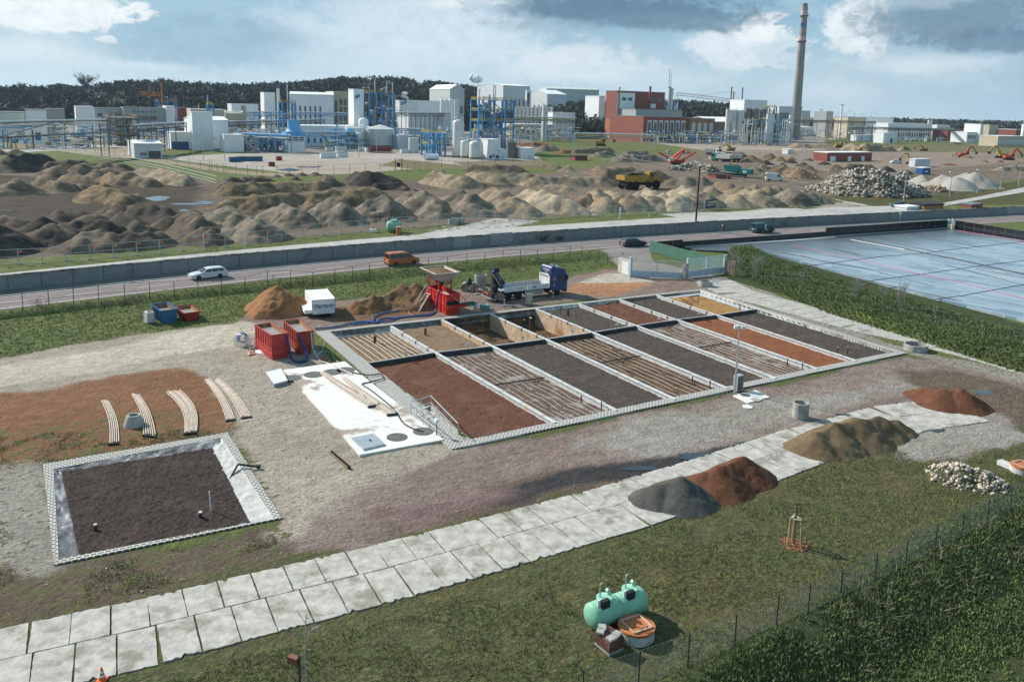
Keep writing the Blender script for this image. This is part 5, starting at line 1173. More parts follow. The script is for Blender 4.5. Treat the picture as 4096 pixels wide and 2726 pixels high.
def skip(label,n,a,b,ytop,L,mat,inside,fill,load=None,group='skips at the left lawn edge'):
 A,rz,W_=face(n,*a,*b);h=HT(n,A,a[0],ytop)
 t=thing('skip',label,'skip',A,rz,group);w=.06;o_=.22
 V=lambda x,y,z:(x-(o_*(z/h))if x<W_/2 else x+o_*(z/h),y,z)
 prof=[(0,.0),(-.05,h),(L+.8,h*1.08),(L*.82,0)]
 def wall(nm,pts_,t_=w):
  pts_=[Vector(p)for p in pts_];nrm=(pts_[1]-pts_[0]).cross(pts_[2]-pts_[1]).normalized()*t_
  q=[p+nrm for p in pts_];k_=len(pts_)
  return obj(nm,MB().add(pts_+q,[tuple(range(k_)),tuple(range(k_,2*k_))[::-1]]+[(i,(i+1)%k_,k_+(i+1)%k_,k_+i)for i in range(k_)]),mat,t)
 x0b,x1b,x0t,x1t=.12,W_-.12,-.06,W_+.06
 y0t,yLb,yLt=-.05,L*.86,L+.1
 wall('front_wall',[(x0b,0,0),(x1b,0,0),(x1t,y0t,h),(x0t,y0t,h)][::-1])
 wall('back_wall',[(x0b,yLb,0),(x1b,yLb,0),(x1t,yLt,h),(x0t,yLt,h)])
 wall('side_wall',[(x0b,0,0),(x0t,y0t,h),(x0t,yLt,h),(x0b,yLb,0)][::-1])
 wall('side_wall',[(x1b,0,0),(x1t,y0t,h),(x1t,yLt,h),(x1b,yLb,0)])
 m=MB().bx(x0b,x1b,.0,yLb,.0,.05);obj('floor',m,mat,t)
 for k_ in range(4):
  y_=L*(.12+.24*k_)
  obj('rib',MB().bar((x0b-.06,y_*.9,.1),(x0t-.05,y_,h-.05),.1,.07),mat,t)
  obj('rib',MB().bar((x1b+.06,y_*.9,.1),(x1t+.05,y_,h-.05),.1,.07),mat,t)
 m=MB();q=[(x0t-.04,y0t-.03,h),(x1t+.04,y0t-.03,h),(x1t+.04,yLt+.03,h),(x0t-.04,yLt+.03,h)]
 for i in range(4):m.bar(q[i],q[(i+1)%4],.1)
 obj('rim',m,mat,t)
 f=lambda e,y,s_:(x0b+(x0t-x0b)*e+.08 if s_<0 else x1b+(x1t-x1b)*e-.08,y,h*e)
 obj('content',MB().poly([f(fill,.1,-1),f(fill,.1,1),f(fill,yLt-.2,1),f(fill,yLt-.2,-1)]),load or m_water,t)
 m=MB()
 e0,e1=fill,.97
 for s_ in(-1,1):m.poly([f(e0,.1,s_),f(e1,.06,s_),f(e1,yLt-.12,s_),f(e0,yLt-.2,s_)])
 m.poly([f(e0,yLt-.21,-1),f(e0,yLt-.21,1),f(e1,yLt-.13,1),f(e1,yLt-.13,-1)])
 obj('lining',m,inside,t)
 for s_ in(x0b-.12,x1b+.12):obj('lifting_lug',MB().cyl((s_-.1,L*.25,h*.45),(s_+.1,L*.25,h*.45),.06),mat,t)
 return t
m_skb=M('skip_blue',(.028,.115,.24),.5,.15,1.3,.1,c2=(.05,.09,.13),s2=.6,t2=(.55,.7))
m_skr=M('skip_red',(.27,.028,.022),.5,.18,1.3,.1,c2=(.2,.07,.04),s2=.6,t2=(.55,.7))
skip('blue skip with rusty inside next to the white tote tank','b6',(1530,820),(1672,800),690,3.3,m_skb,M('skip_rust',(.3,.17,.1),.85,.3,1.5,c2=(.12,.07,.05),s2=.8),.72)
skip('red skip with yellow rusty inside on the lawn edge','b6',(1742,797),(1880,780),712,3.4,m_skr,M('skip_yellow',(.4,.27,.12),.85,.25,1.5,c2=(.2,.12,.06),s2=.8),.68)
A,rz,W_=face('b6',1387,820,1462,808);hI=HT('b6',A,1370,712)
t=thing('tote_tank','white caged plastic tote tank left of the blue skip','tank',A,rz)
obj('bottle',MB().bx(.04,W_-.04,.04,1.0,.16,hI-.02,taper=.03),M('tote_white',(.68,.66,.6),.5,.15,2.),t)
obj('pallet',MB().bx(0,W_,0,1.05,0,.14),M('pallet_wood',(.2,.17,.14),.9),t)
for z in np.linspace(.2,hI,5):
 m=MB();q=[(0,0,z),(W_,0,z),(W_,1.05,z),(0,1.05,z)]
 for i in range(4):m.bar(q[i],q[(i+1)%4],.025)
 obj('cage_ring',m,m_rail,t)
for i in range(5):
 for y in(0,1.05):obj('cage_bar',MB().bar((W_*i/4,y,.14),(W_*i/4,y,hI),.02),m_rail,t)
obj('lid',MB().bx(W_*.3,W_*.75,.3,.7,hI-.02,hI+.05),m_seam,t)
A,rz,W_=face('z4',585,812,808,787);hM=HT('z4',A,585,482);LM=along(A,rz+math.pi/2,'z4',272,480)
t=thing('hopper_machine','tall red container machine with a loading hopper on legs and a side conveyor','machine',A,rz)
m_red=M('machine_red',(.52,.03,.022),.45,.12,1.2,.1,c2=(.3,.06,.03),s2=.5,t2=(.58,.72))
sh=MB();th_=.06
for(x0,x1,y0,y1)in((0,W_,0,th_),(0,W_,LM-th_,LM),(0,th_,th_,LM-th_),(W_-th_,W_,th_,LM-th_)):sh.bx(x0,x1,y0,y1,hM*.45,hM)
obj('upper_shell',sh,m_red,t)
obj('lower_shell',MB().prism([(0,0),(LM*.82,0),(LM,hM*.45),(0,hM*.45)],0,W_),m_red,t).matrix_local=Matrix(((0,1,0,0),(1,0,0,0),(0,0,1,0),(0,0,0,1)))
for z in(hM-.1,hM*.45):
 m=MB()
 for(x0,x1,y0,y1)in((-.07,W_+.07,-.07,-.002),(-.07,W_+.07,LM+.002,LM+.07),(-.07,-.002,-.002,LM+.002),(W_+.002,W_+.07,-.002,LM+.002)):m.bx(x0,x1,y0,y1,z,z+.1)
 obj('flange',m,m_red,t)
for k_ in range(6):
 y_=LM*(k_+.5)/6
 for s0 in(-.055,W_+.003):obj('rib',MB().bx(s0,s0+.052,y_-.05,y_+.05,.3,hM-.12),m_red,t)
obj('inner_floor',MB().bx(.07,W_-.07,.07,LM-.07,hM*.46,hM*.7),M('machine_inside',(.2,.04,.03),.8),t)
obj('walkway',MB().bx(.07,W_*.3,.1,LM*.5,hM-.06,hM-.01),M('deck_wood',(.42,.38,.3),.9),t)
hx0,hx1,hy0,hy1=W_*.08,W_*.98,LM*.42,LM*.95
zf=HT('z4',onfr(A,rz,0,hy0,0),355,125);zl=zf-1.15
for x in(hx0,hx1):
 for y in(hy0,hy1):obj('leg',MB().bar((x,y,hM-.2),(x,y,zl+.55),.14),M('leg_red',(.4,.04,.02),.5),t)
for y in(hy0,hy1):obj('brace',MB().bar((hx0,y,hM+.75),(hx1,y,hM+.75),.09),M('leg_red'),t)
for x in(hx0,hx1):obj('brace',MB().bar((x,hy0,hM+.75),(x,hy1,hM+.75),.09),M('leg_red'),t)
e=.75;cxm,cym=(hx0+hx1)/2,(hy0+hy1)/2
top=[(hx0-e,hy0-e,zf),(hx1+e,hy0-e,zf),(hx1+e,hy1+e,zf),(hx0-e,hy1+e,zf)];bot=[(hx0+.1,hy0+.1,zl),(hx1-.1,hy0+.1,zl),(hx1-.1,hy1-.1,zl),(hx0+.1,hy1-.1,zl)]
fun=obj('funnel',MB().add(top+bot,[(0,1,5,4),(1,2,6,5),(2,3,7,6),(3,0,4,7),(4,5,6,7)]),M('funnel_grey',(.42,.40,.38),.6,.15,1.5,.1,c2=(.25,.2,.17),s2=.6),t)
m=MB()
for i in range(4):m.bar(top[i],top[(i+1)%4],.12)
obj('funnel_rim',m,M('rim_tan',(.5,.42,.34),.7),fun)
q=[Vector(p)*.9+Vector((cxm,cym,zf-.15))*.1 for p in top];V=[]
for i in range(13):
 for j in range(13):
  b_=bil(*q,i/12,j/12);V.append((b_.x,b_.y,zf-.15+.35*math.sin(math.pi*i/12)*math.sin(math.pi*j/12)*(.6+.6*random.random())))
ids=np.arange(169).reshape(13,13);F=np.stack([ids[:-1,:-1],ids[1:,:-1],ids[1:,1:],ids[:-1,1:]],-1).reshape(-1,4)
npobj('load',V,F,E_UMBER,fun)
obj('chute',MB().cyl((cxm,cym,hM+.2),(cxm,cym,zl+.3),.35,.75,14),m_black,t)
zc=HT('z4',A,600,690)
cxe=along(A,rz,'z4',1035,660)
obj('conveyor_frame',MB().bx(.05,cxe*.78,-.38,-.05,zc-.08,zc+.25),m_red,t)
obj('conveyor_belt',MB().bx(.0,cxe,-.36,.3,zc+.26,zc+.34),m_black,t)
obj('conveyor_drum',MB().bx(cxe*.72,cxe,-.42,.36,zc-.02,zc+.25),M('drum_teal',(.03,.2,.15),.5),t)
obj('conveyor_opening',MB().bx(.08,W_-.05,-.012,-.002,zc-.2,zc+.7),m_black,t)
for x in(.1,.0):pass
obj('stay',MB().bar((W_*.35,-.03,hM-.05),(W_*1.05,-.3,zc+.3),.07),M('stay_pale',(.6,.4,.35),.6),t)
obj('stay',MB().bar((W_*.95,-.03,hM-.05),(cxe*.75,-.2,zc+.4),.06),m_red,t)
obj('control_box',MB().bx(.05,.65,-.2,-.004,zc+.75,zc+1.4),m_red,t)
a_,b_=P('z4',85,740),P('z4',145,762);top_z=HT('z4',onfr(A,rz,0,LM*.85,0),240,470)
lt=thing('step_ladder','pale metal stair with handrail leaning on the red hopper machine','ladder',a_)
e0=onfr(A,rz,-.15,LM*.98,top_z)-a_;e1=onfr(A,rz,-.15,LM*.80,top_z)-a_;l0,l1=Vector((0,0,0)),b_-a_
m_alu=M('ladder_alu',(.62,.58,.53),.5,.1,2)
for p0,p1 in((l0,e0),(l1,e1)):obj('stringer',MB().bar(p0,p1,.07,.16),m_alu,lt)
for k_ in range(1,9):
 f=k_/9;obj('tread',MB().bar(l0.lerp(e0,f),l1.lerp(e1,f),.22,.04),m_alu,lt)
for p0,p1 in((l0,e0),(l1,e1)):
 up_=Vector((0,0,.95));obj('handrail',MB().tube([p0+(p1-p0)*.1,p0+(p1-p0)*.15+up_,p1+up_,p1+up_+(p1-p0)*.06-Vector((0,0,.5))],.035,6),m_alu,lt)
obj('landing',MB().plate([e0,e1,e1+Vector((.9*math.cos(rz),.9*math.sin(rz),0)),e0+Vector((.9*math.cos(rz),.9*math.sin(rz),0))],top_z-.06,top_z),m_alu,lt)
hose('blue hose hanging over the side of the red hopper machine',[onfr(A,rz,.25,LM*.3,hM+.05),onfr(A,rz,.02,LM*.32,hM+.12),onfr(A,rz,-.18,LM*.33,hM*.8),onfr(A,rz,-.3,LM*.34,hM*.4),P('z4',405,745,.12),P('z4',330,795,.12),P('z4',180,812,.12),P('z4',0,832,.12)],.1,m_hose)
# crane truck
A=P('z3',625,507);B=P('z3',1110,452);rz=math.atan2((B-A).y,(B-A).x);WB=(B-A).length
t=thing('crane_truck','dark blue flatbed truck with folded loading crane at its tail on outriggers','truck',A,rz)
m_tb=M('truck_blue',(.016,.05,.16),.28,.1,1.5,spec=.6);m_bed=M('bed_grey',(.42,.42,.42),.7,.2,2,c2=(.28,.25,.22),s2=.6);m_bedw=M('bed_white',(.62,.62,.62),.5,.1,2);m_ch=M('chassis_black',(.03,.03,.032),.7,.2,3)
k=WB/5.;W3=2.4
X_=lambda v:v*k
for x in(0,-1.35,5.0):
 for y,s_ in((.16,-1),(W3-.16,1)):wheel(t,X_(x),y,.52,.34,m_rim if x>4 else m_rimd,s_)
obj('chassis',MB().bx(X_(-3),X_(5.6),.75,W3-.75,.55,1.0),m_ch,t)
obj('side_guard',MB().bx(X_(.8),X_(3.2),.02,.1,.45,.95),m_steel,t)
obj('tank_box',MB().bx(X_(.9),X_(3.1),.12,.6,.4,1.05),M('box_grey',(.18,.185,.19),.6),t)
obj('tank_box',MB().bx(X_(-3.1),X_(-1.95),.0,.7,.3,1.0),M('box_grey'),t)
obj('bed',MB().bx(X_(-1.8),X_(4.0),0,W3,1.05,1.2),m_bed,t)
for y0,y1 in((-.04,0.02),(W3-.02,W3+.04)):
 for x0,x1 in((-1.8,1.05),(1.1,3.95)):obj('drop_side',MB().bx(X_(x0),X_(x1),y0,y1,1.12,1.72),m_bedw if y0<1 else m_bed,t)
hb=MB().add([(X_(3.98),y,z)for y,z in((-.02,1.2),(W3+.02,1.2),(W3+.02,2.7),(.4,2.85),(-.02,2.5))]+[(X_(4.06),y,z)for y,z in((-.02,1.2),(W3+.02,1.2),(W3+.02,2.7),(.4,2.85),(-.02,2.5))],[(0,1,2,3,4),(9,8,7,6,5)]+[(i,(i+1)%5,5+(i+1)%5,5+i)for i in range(5)])
obj('headboard',hb,m_bedw,t)
for i in range(7):obj('headboard_slot',MB().bx(X_(3.972),X_(3.978),.35+i*.28,.52+i*.28,2.4,2.6),m_black,t)
cx0,cx1=X_(4.2),X_(6.35);hC=3.75
obj('cab',MB().prism([(cx0,.75),(cx1,.7),(cx1+.02,1.9),(cx1-.08,2.6),(cx1-.35,hC-.35),(cx0+.15,hC),(cx0,hC-.15)],-.05,W3+.05,[.0,.0,.0,.06,.12,.2,.12]),m_tb,t,smooth=True)
obj('side_window',MB().poly([(cx1-1.25,-.058,1.95),(cx1-.28,-.058,1.95),(cx1-.34,-.02,2.7),(cx1-1.25,-.02,2.7)]),m_glass,t)
obj('windscreen',MB().poly([(cx1+.035,.15,1.85),(cx1+.035,W3-.15,1.85),(cx1-.06,W3-.2,2.65),(cx1-.06,.2,2.65)]),m_glass,t)
obj('sun_visor',MB().bx(cx1-.12,cx1+.15,.1,W3-.1,2.68,2.78),m_tb,t)
obj('mirror',MB().bx(cx1-.2,cx1,-.32,-.12,2.0,2.65),m_tb,t)
obj('wheel_arch',MB().prism([(X_(4.35),.75),(X_(4.5),1.15),(X_(4.8),1.25),(X_(5.2),1.25),(X_(5.5),1.15),(X_(5.65),.75),(X_(5.52),.75),(X_(5.4),1.02),(X_(5.15),1.13),(X_(4.85),1.13),(X_(4.62),1.02),(X_(4.5),.75)],-.075,-.052),m_tb,t)
obj('bumper',MB().bx(cx1-.3,cx1+.06,.0,W3,.38,.72),m_tb,t)
obj('roof_lamp',MB().cyl((cx0+.8,.6,hC-.1),(cx0+.8,.6,hC+.18),.1,.06),m_black,t)
obj('roof_bar',MB().bar((cx0+1.3,.3,hC-.05),(cx0+1.3,W3-.3,hC-.05),.08),m_steel,t)
text_mesh('lettering','SCANIA',.42,m_sign,t,(cx0-.005,W3/2,3.25),(R(90),0,R(-90)))
obj('emblem',MB().lathe([(.0,0),(.3,.0),(.3,.008),(0,.008)],(cx0-.004,W3/2,2.92),14,axis=Matrix.Rotation(R(-90),3,'Y')@Matrix.Scale(.4,3,(1,0,0))),M('emblem_orange',(.5,.2,.1),.5),t)
for z,s_ in((2.2,.24),(1.45,.2)):obj('door_emblem',MB().lathe([(.01,0),(s_,0),(s_,.01),(.01,.01)],(cx0+.45,-.06,z),12,axis=Matrix.Rotation(R(90),3,'X')),M('emblem_pink',(.36,.2,.26),.6,.6,12),t)
obj('side_emblem',MB().lathe([(.01,0),(.32,0),(.32,.01),(.01,.01)],(X_(2.0),-.045,1.42),14,axis=Matrix.Rotation(R(90),3,'X')@Matrix.Scale(.5,3,(0,1,0))),M('emblem_grey',(.25,.25,.25),.6),t)
obj('tail_frame',MB().bx(X_(-3.35),X_(-3.2),.05,W3-.05,.5,1.25),m_ch,t)
obj('tail_step',MB().bx(X_(-3.6),X_(-3.38),.05,W3-.05,.42,.52),m_steel,t)
for y in(.25,W3-.45):obj('tail_light',MB().bx(X_(-3.42),X_(-3.36),y,y+.25,.75,.95),m_redl,t)
obj('marker_plate',MB().bx(X_(-3.41),X_(-3.36),.9,W3-.5,.85,1.05),M('marker_orange',(.55,.14,.03),.5),t)
cr=obj('crane_base',MB().cyl((X_(-2.5),W3*.5,1.),(X_(-2.5),W3*.5,1.9),.42,n=12),m_ch,t)
zc=HT('z3',onfr(A,rz,X_(-2.5),W3*.5,0),320,130)
obj('crane_column',MB().bx(X_(-2.85),X_(-2.2),W3*.5-.35,W3*.5+.35,1.2,zc-.6),m_ch,t)
bm=obj('crane_boom',MB().bar((X_(-2.9),W3*.35,zc),(X_(-1.75),W3*.35,1.5),.38,.5),m_tb,t)
obj('boom_stripe',MB().bar((X_(-2.9)-.12,W3*.35-.2,zc-.35),(X_(-2.1),W3*.35-.2,1.9),.02,.12),M('stripe_yellow',(.6,.4,.08),.5),bm)
obj('crane_boom',MB().bar((X_(-2.55),W3*.62,zc+.05),(X_(-1.2),W3*.62,1.85),.34,.42),m_ch,t)
obj('crane_boom',MB().bar((X_(-2.2),W3*.8,zc-.4),(X_(-1.3),W3*.8,1.6),.3,.4),m_ch,t)
obj('crane_cylinder',MB().cyl((X_(-2.6),W3*.5,zc+.1),(X_(-1.7),W3*.5,2.4),.1),m_steel,t)
obj('crane_head',MB().bx(X_(-2.85),X_(-2.15),W3*.25,W3*.75,zc-.15,zc+.35,taper=.08),m_black,t)
obj('valve_block',MB().bx(X_(-3.2),X_(-2.75),.2,.8,1.25,2.0),m_ch,t)
for y0,y1,nm in((-2.2,.2,0),(W3-.2,W3+2.6,1)):
 xo=X_(-2.9)
 ob=obj('outrigger',MB().bx(xo-.12,xo+.12,y0,y1,1.0,1.25),m_ch,t)
 ye=y0+.1 if nm==0 else y1-.1
 obj('outrigger_leg',MB().cyl((xo,ye,.08),(xo,ye,1.2),.07),M('leg_stripe',(.55,.3,.28),.6,.7,5,stretch=(.1,.1,3.)),ob)
 obj('foot_plate',MB().bx(xo-.4,xo+.4,ye-.3,ye+.3,0.01,.08),m_steel,ob)
xo=X_(3.6);ob=obj('outrigger',MB().bx(xo-.1,xo+.1,-1.7,.4,.55,.75),m_ch,t)
obj('outrigger_leg',MB().cyl((xo,-1.6,.05),(xo,-1.6,.95),.07),M('leg_stripe'),ob)
# smaller things on the yard
m_conc=M('precast_concrete',(.36,.35,.325),.9,.15,2.5,.15,c2=(.25,.235,.21),s2=.7)
def rings(label,n,x,y,r,hs,z0=0.,dark=True,fillmat=None,name='concrete_ring',cat='concrete ring',group='concrete shaft rings',lean=None):
 p=P(n,x,y,z0);d=Vector((p.x,p.y,0)).normalized()*r;p=p+d
 t=thing(name,label,cat,p,0,group);z=0
 for h in hs:
  obj('ring',MB().lathe([(r,z),(r,z+h-.02),(r-.02,z+h),(r-.1,z+h),(r-.1,z+.05),(r-.1,z)],n=28,cap=False),m_conc,t,smooth=True);z+=h+.012
 obj('fill',MB().lathe([(.01,z*.35),(r-.11,z*.35),(r-.11,z*.35-.05)],n=16),fillmat or m_man,t)
 return t
r1=(P('o',1857,955)-P('o',1822,955)).length/2
rings('two stacked grey concrete rings standing on the gravel right of the lamp','o',1840,966,r1,(.62,.62))
rings('single concrete ring at the far right corner of the field border','d1',1622,775,1.15,(.62,))
rings('single concrete ring beside the slab path near the gate','b4',1102,1178,.95,(.75,))
rings('left concrete ring on the grass behind the wall','b3',557,785,1.0,(1.0,),ZU)
rings('right concrete ring on the grass behind the wall','b3',612,772,.95,(1.0,),ZU)
rings('concrete ring standing behind the tail of the crane truck','z3',138,330,.85,(.75,.6))
p=P('d2',640,382);t=thing('shaft_cone','truncated concrete shaft cone lying among pipe bundles on rusty ground','concrete cone',p+Vector((0,.55,0)))
obj('cone',MB().lathe([(.72,0),(.70,.12),(.48,.78),(.45,.82),(.33,.82),(.33,.6)],n=24,cap=False),m_conc,t,smooth=True)
obj('opening',MB().lathe([(.01,.62),(.33,.62),(.33,.6)],n=14),m_man,t)
p=P('z4',860,415);t=thing('clamshell_grab','rusty grey clamshell grab bucket lying on the yard left of the truck','grab bucket',p)
for s_ in(-1,1):
 o=obj('shell',MB().prism([(0,0),(.85,.05),(1.05,.5),(.85,.95),(.4,1.15),(0,.75)],-.6,.6,[0,.0,.02,.05,.05,.0]),M('grab_steel',(.27,.25,.22),.7,.3,2,c2=(.16,.1,.06),s2=.8),t);o.scale.x=s_;o.location.x=s_*.12+.9
obj('yoke',MB().bx(.6,1.2,-.3,.3,.8,1.45,taper=.1),m_ch,t);obj('rotator',MB().cyl((.9,0,1.45),(.9,0,1.75),.16),m_ch,t)
A,rz,W_=face('z3',735,578,800,568);t=thing('cabinet','beige utility cabinet by the field border before the truck','cabinet',A,rz)
obj('housing',MB().bx(0,W_,0,.5,.08,1.25),M('cabinet_beige',(.42,.38,.31),.7),t);obj('plinth',MB().bx(.03,W_-.03,.03,.47,0,.08),m_seam,t);obj('roof',MB().bx(-.04,W_+.04,-.04,.54,1.25,1.31),m_seam,t)
a,b=P('z3',80,590,.25),P('z3',655,575,.25);t=thing('dismantled_lamp','grey pole with bracket head lying on the yard before the truck','pole',at(a,0));o0=at(a,0)
obj('pole',MB().cyl(a-o0,b-o0,.07),m_rail,t);obj('head',MB().bx(-.35,.1,-.2,.2,.0,.9,taper=.05),m_rail,t);obj('arm',MB().bar((0,0,.4),(.55,.3,1.1),.06),M('arm_brown',(.12,.09,.07),.7),t)
a=P('z3',155,640);t=thing('tool_crate','small teal crate beside the lying pole','crate',a,TH-.1);obj('crate',MB().bx(0,.95,0,.6,0,.5),M('crate_teal',(.10,.26,.24),.6,.15),t);obj('lid',MB().bx(-.02,.97,-.02,.62,.5,.56),M('crate_lid',(.2,.38,.35),.6),t)
p=P('o',1690,905);hl=HT('o',p,1702,750)
t=thing('street_lamp','tall grey street lamp with two floodlights at the front of the field','lamp',p)
obj('pole',MB().cyl((0,0,0),(0,0,hl),.085,.05,10),m_rail,t);obj('cross_arm',MB().bar((-.25,0,hl),(.3,0,hl),.05),m_rail,t)
for x in(-.3,.3):obj('floodlight',MB().bx(x-.16,x+.16,-.28,.06,hl-.18,hl+.06),M('lamp_white',(.6,.62,.63),.4),t)
A,rz,W_=face('d1',418,1045,458,1035);t=thing('control_cabinet','grey steel control cabinet at the foot of the street lamp','cabinet',A,rz)
obj('housing',MB().bx(0,W_,0,.5,.1,1.45),M('cab_grey',(.40,.42,.42),.4,.1,2,metal=.3),t);obj('door',MB().bx(.05,W_-.05,-.02,0,.2,1.35),M('cab_door',(.12,.12,.12),.5),t);obj('plinth',MB().bx(.04,W_-.04,.04,.46,0,.1),m_seam,t)
q=[P('d1',x,y)for x,y in((392,1070),(545,1035),(638,1082),(492,1122))];t=thing('access_slab','small white access slab with round cover before the street lamp','slab',sum(q,Vector())/4);c0=t.location.copy()
obj('slab',MB().plate([p-c0 for p in q],-.2,.1),m_white,t)
for x,y in((475,1062),(545,1092)):p=P('d1',x,y,.1)-c0;obj('manhole_cover',MB().lathe([(.42,.09),(.42,.115),(.36,.12),(.35,.112)],(p.x,p.y,0),18),m_man if x<500 else m_conc,t)
p=P('d1',490,1143);t=tag(obj('manhole_cover',MB().lathe([(.42,-.1),(.42,.05),(.36,.06)],n=18),m_white,None,p),'white round cover on the gravel below the access slab','cover')
def bundle(label,n,A_,B_,n_,wide,z=.06,curve=.25):
 a0,a1,b0,b1=[P(n,*q,z)for q in(A_[0],A_[1],B_[0],B_[1])];c=(a0+b1)/2;c.z=0
 t=thing('pipe_bundle',label,'pipes',c,0,'bundles of thin white pipes');k_=n_
 for i in range(k_):
  f=i/(k_-1);a,b=a0.lerp(a1,f)-c,b0.lerp(b1,f)-c
  d=b-a;nrm=Vector((-d.y,d.x,0)).normalized()*curve
  pts=[a+d*u_+nrm*math.sin(math.pi*u_)+Vector((0,0,.02*((i*3)%4)))for u_ in np.linspace(random.uniform(0,.02),1-random.uniform(0,.03),8)]
  obj('pipe',MB().tube(pts,.042,6),m_pipeP,t)
 e=MB().bar(b0-c+Vector((-.05,-.12,.02)),b1-c+Vector((.1,-.12,.02)),.12,.14);obj('end_caps',e,m_black,t)
m_pipeP=M('pipe_pinkish',(.56,.46,.38),.6,.15,3)
bundle('narrow pipe bundle left of the concrete shaft cone','d2',((497,245),(527,243)),((538,460),(582,452)),5,.1)
bundle('pipe bundle right of the concrete shaft cone','d2',((645,213),(678,216)),((705,415),(762,422)),6,.1)
bundle('widest pipe bundle, bowed to the right on rusty ground','d2',((812,203),(880,196)),((905,408),(962,402)),10,.1,curve=.55)
bundle('left of the two slanting pipe bundles near the white slab','d2',((1003,145),(1025,140)),((1112,345),(1150,340)),6,.1)
bundle('right of the two slanting pipe bundles near the white slab','d2',((1050,148),(1070,138)),((1185,332),(1230,325)),6,.1)
bundle('longer pipe bundle lying on the white slab','d3',((342,172),(362,168)),((582,338),(632,325)),6,.1,.23,-.1)
bundle('shorter pipe bundle lying on the white slab','d3',((450,198),(462,192)),((675,378),(722,370)),6,.1,.23,-.1)
hose('black hose lying across the white slab',[P('d3',x,y,.22)for x,y in((500,170),(580,182),(640,178),(648,200),(580,218),(550,228),(600,262),(700,345),(745,410),(790,440),(845,458))],.05,m_pipeb)
p0,p1=P('d3',395,567),P('d3',480,640);m=MB()
t=thing('nozzle_strip','strip of black nozzles lying on the gravel before the white slab','pipe',p0)
obj('strip',MB().bar((0,0,.06),tuple((p1-p0).xy)+(.06,),.1),M('strip_rust',(.3,.2,.1),.8),t)
for i in range(12):
 q=(p1-p0)*(i/11);obj('nozzle',MB().lathe([(.09,0),(.11,.08),(.05,.2)],(q.x+.08,q.y,.02),8),m_black,t)
m_gt=M('tank_green',(.22,.47,.33),.45,.1,1.2,c2=(.17,.36,.25),s2=.5);m_gtd=M('tank_green_fitting',(.3,.55,.42),.5)
def green_tank(label,A,B,r,rz_off=0.,fit=True,z0=0.):
 d=(B-A);rz=math.atan2(d.y,d.x);L=d.length
 t=thing('round_tank',label,'tank',at(A,z0),rz,'light green round tanks')
 ax=Matrix.Rotation(R(90),3,'Y')
 prof=[(.02,-.32*r),(r*.55,-.24*r),(r*.88,-.1*r),(r,.05*r),(r,L-.05*r),(r*.88,L+.1*r),(r*.55,L+.24*r),(.02,L+.32*r)]
 obj('vessel',MB().lathe(prof,(0,0,r+.08),28,axis=ax),m_gt,t,smooth=True)
 for x in(.12*L,.88*L):obj('foot',MB().bx(x-.06,x+.06,-.35*r,.35*r,0,.3),m_gtd,t)
 obj('dome_lid',MB().lathe([(.42*r/.8,0),(.42*r/.8,.16),(.5*r/.8,.16),(.5*r/.8,.22),(.05,.24)],(L*.48,0,2*r+.02),20),m_gtd,t)
 obj('vent_pipe',MB().tube([(L*.36,.1,2*r),(L*.36,.1,2*r+.85),(L*.36+.12,.1,2*r+.9)],.035),m_gtd,t)
 obj('filler_pipe',MB().tube([(L*.72,.05,2*r),(L*.68,.05,2*r+.42),(L*.6,.05,2*r+.52)],.09,8),m_gtd,t)
 if fit:
  obj('gauge_box',MB().bx(L*.2,L*.5,-.5*r-.1,-.5*r+.12,2*r-.12,2*r+.3),m_black,t)
  obj('bracket',MB().bx(L*.1,L*.2,-.4*r,-.3*r,2*r-.1,2*r+.35),m_sign,t)
 return t
rt=.6
gA,gB=P('z5',260,600),P('z5',500,500);green_tank('front light green round tank with black gauge box',gA+Vector((0,rt*.7,0)),gB+Vector((.25,rt*.7+.15,0)),rt)
gA,gB=P('z5',575,480),P('z5',790,395);green_tank('rear light green round tank further from the brown wrapped pallet',gA+Vector((0,rt*.7,0)),gB+Vector((.25,rt*.7+.15,0)),rt)
gA=U('b2',1960,868);green_tank('light green round tank on the grass behind the wall',gA+Vector((0,.9,0)),gA+Vector((2.0,1.3,0)),.95,fit=False,z0=ZU)
A=P('z5',468,850);B=P('z5',635,770);rz=math.atan2((B-A).y,(B-A).x);W_=(B-A).length;Lp=along(A,rz+math.pi/2,'z5',288,700);hp=HT('z5',A,470,690)
t=thing('wrapped_pallet','pallet wrapped in brown tarpaulin weighted with grey paving stones','pallet',A,rz);m_tarp=M('brown_tarp',(.115,.055,.036),.55,.25,2.,.6,c2=(.17,.1,.07),s2=1.)
obj('pallet',MB().bx(0,W_,0,Lp,0,.14),M('pallet_grey',(.35,.34,.32),.9),t)
V=[];n_=14
for i in range(n_+1):
 for j in range(n_+1):
  u_,v_=i/n_,j/n_;V.append((u_*W_,v_*Lp,hp+.02+.22*(float(vnoise(u_*5,v_*5))-.6)*math.sin(math.pi*u_)*math.sin(math.pi*v_)*2))
ids=np.arange((n_+1)**2).reshape(n_+1,-1);F=np.stack([ids[:-1,:-1],ids[1:,:-1],ids[1:,1:],ids[:-1,1:]],-1).reshape(-1,4)
tp=npobj('tarpaulin_top',V,F,m_tarp,t,True)
obj('tarpaulin',MB().bx(-.02,W_+.02,-.02,Lp+.02,.16,hp,taper=.02),m_tarp,t)
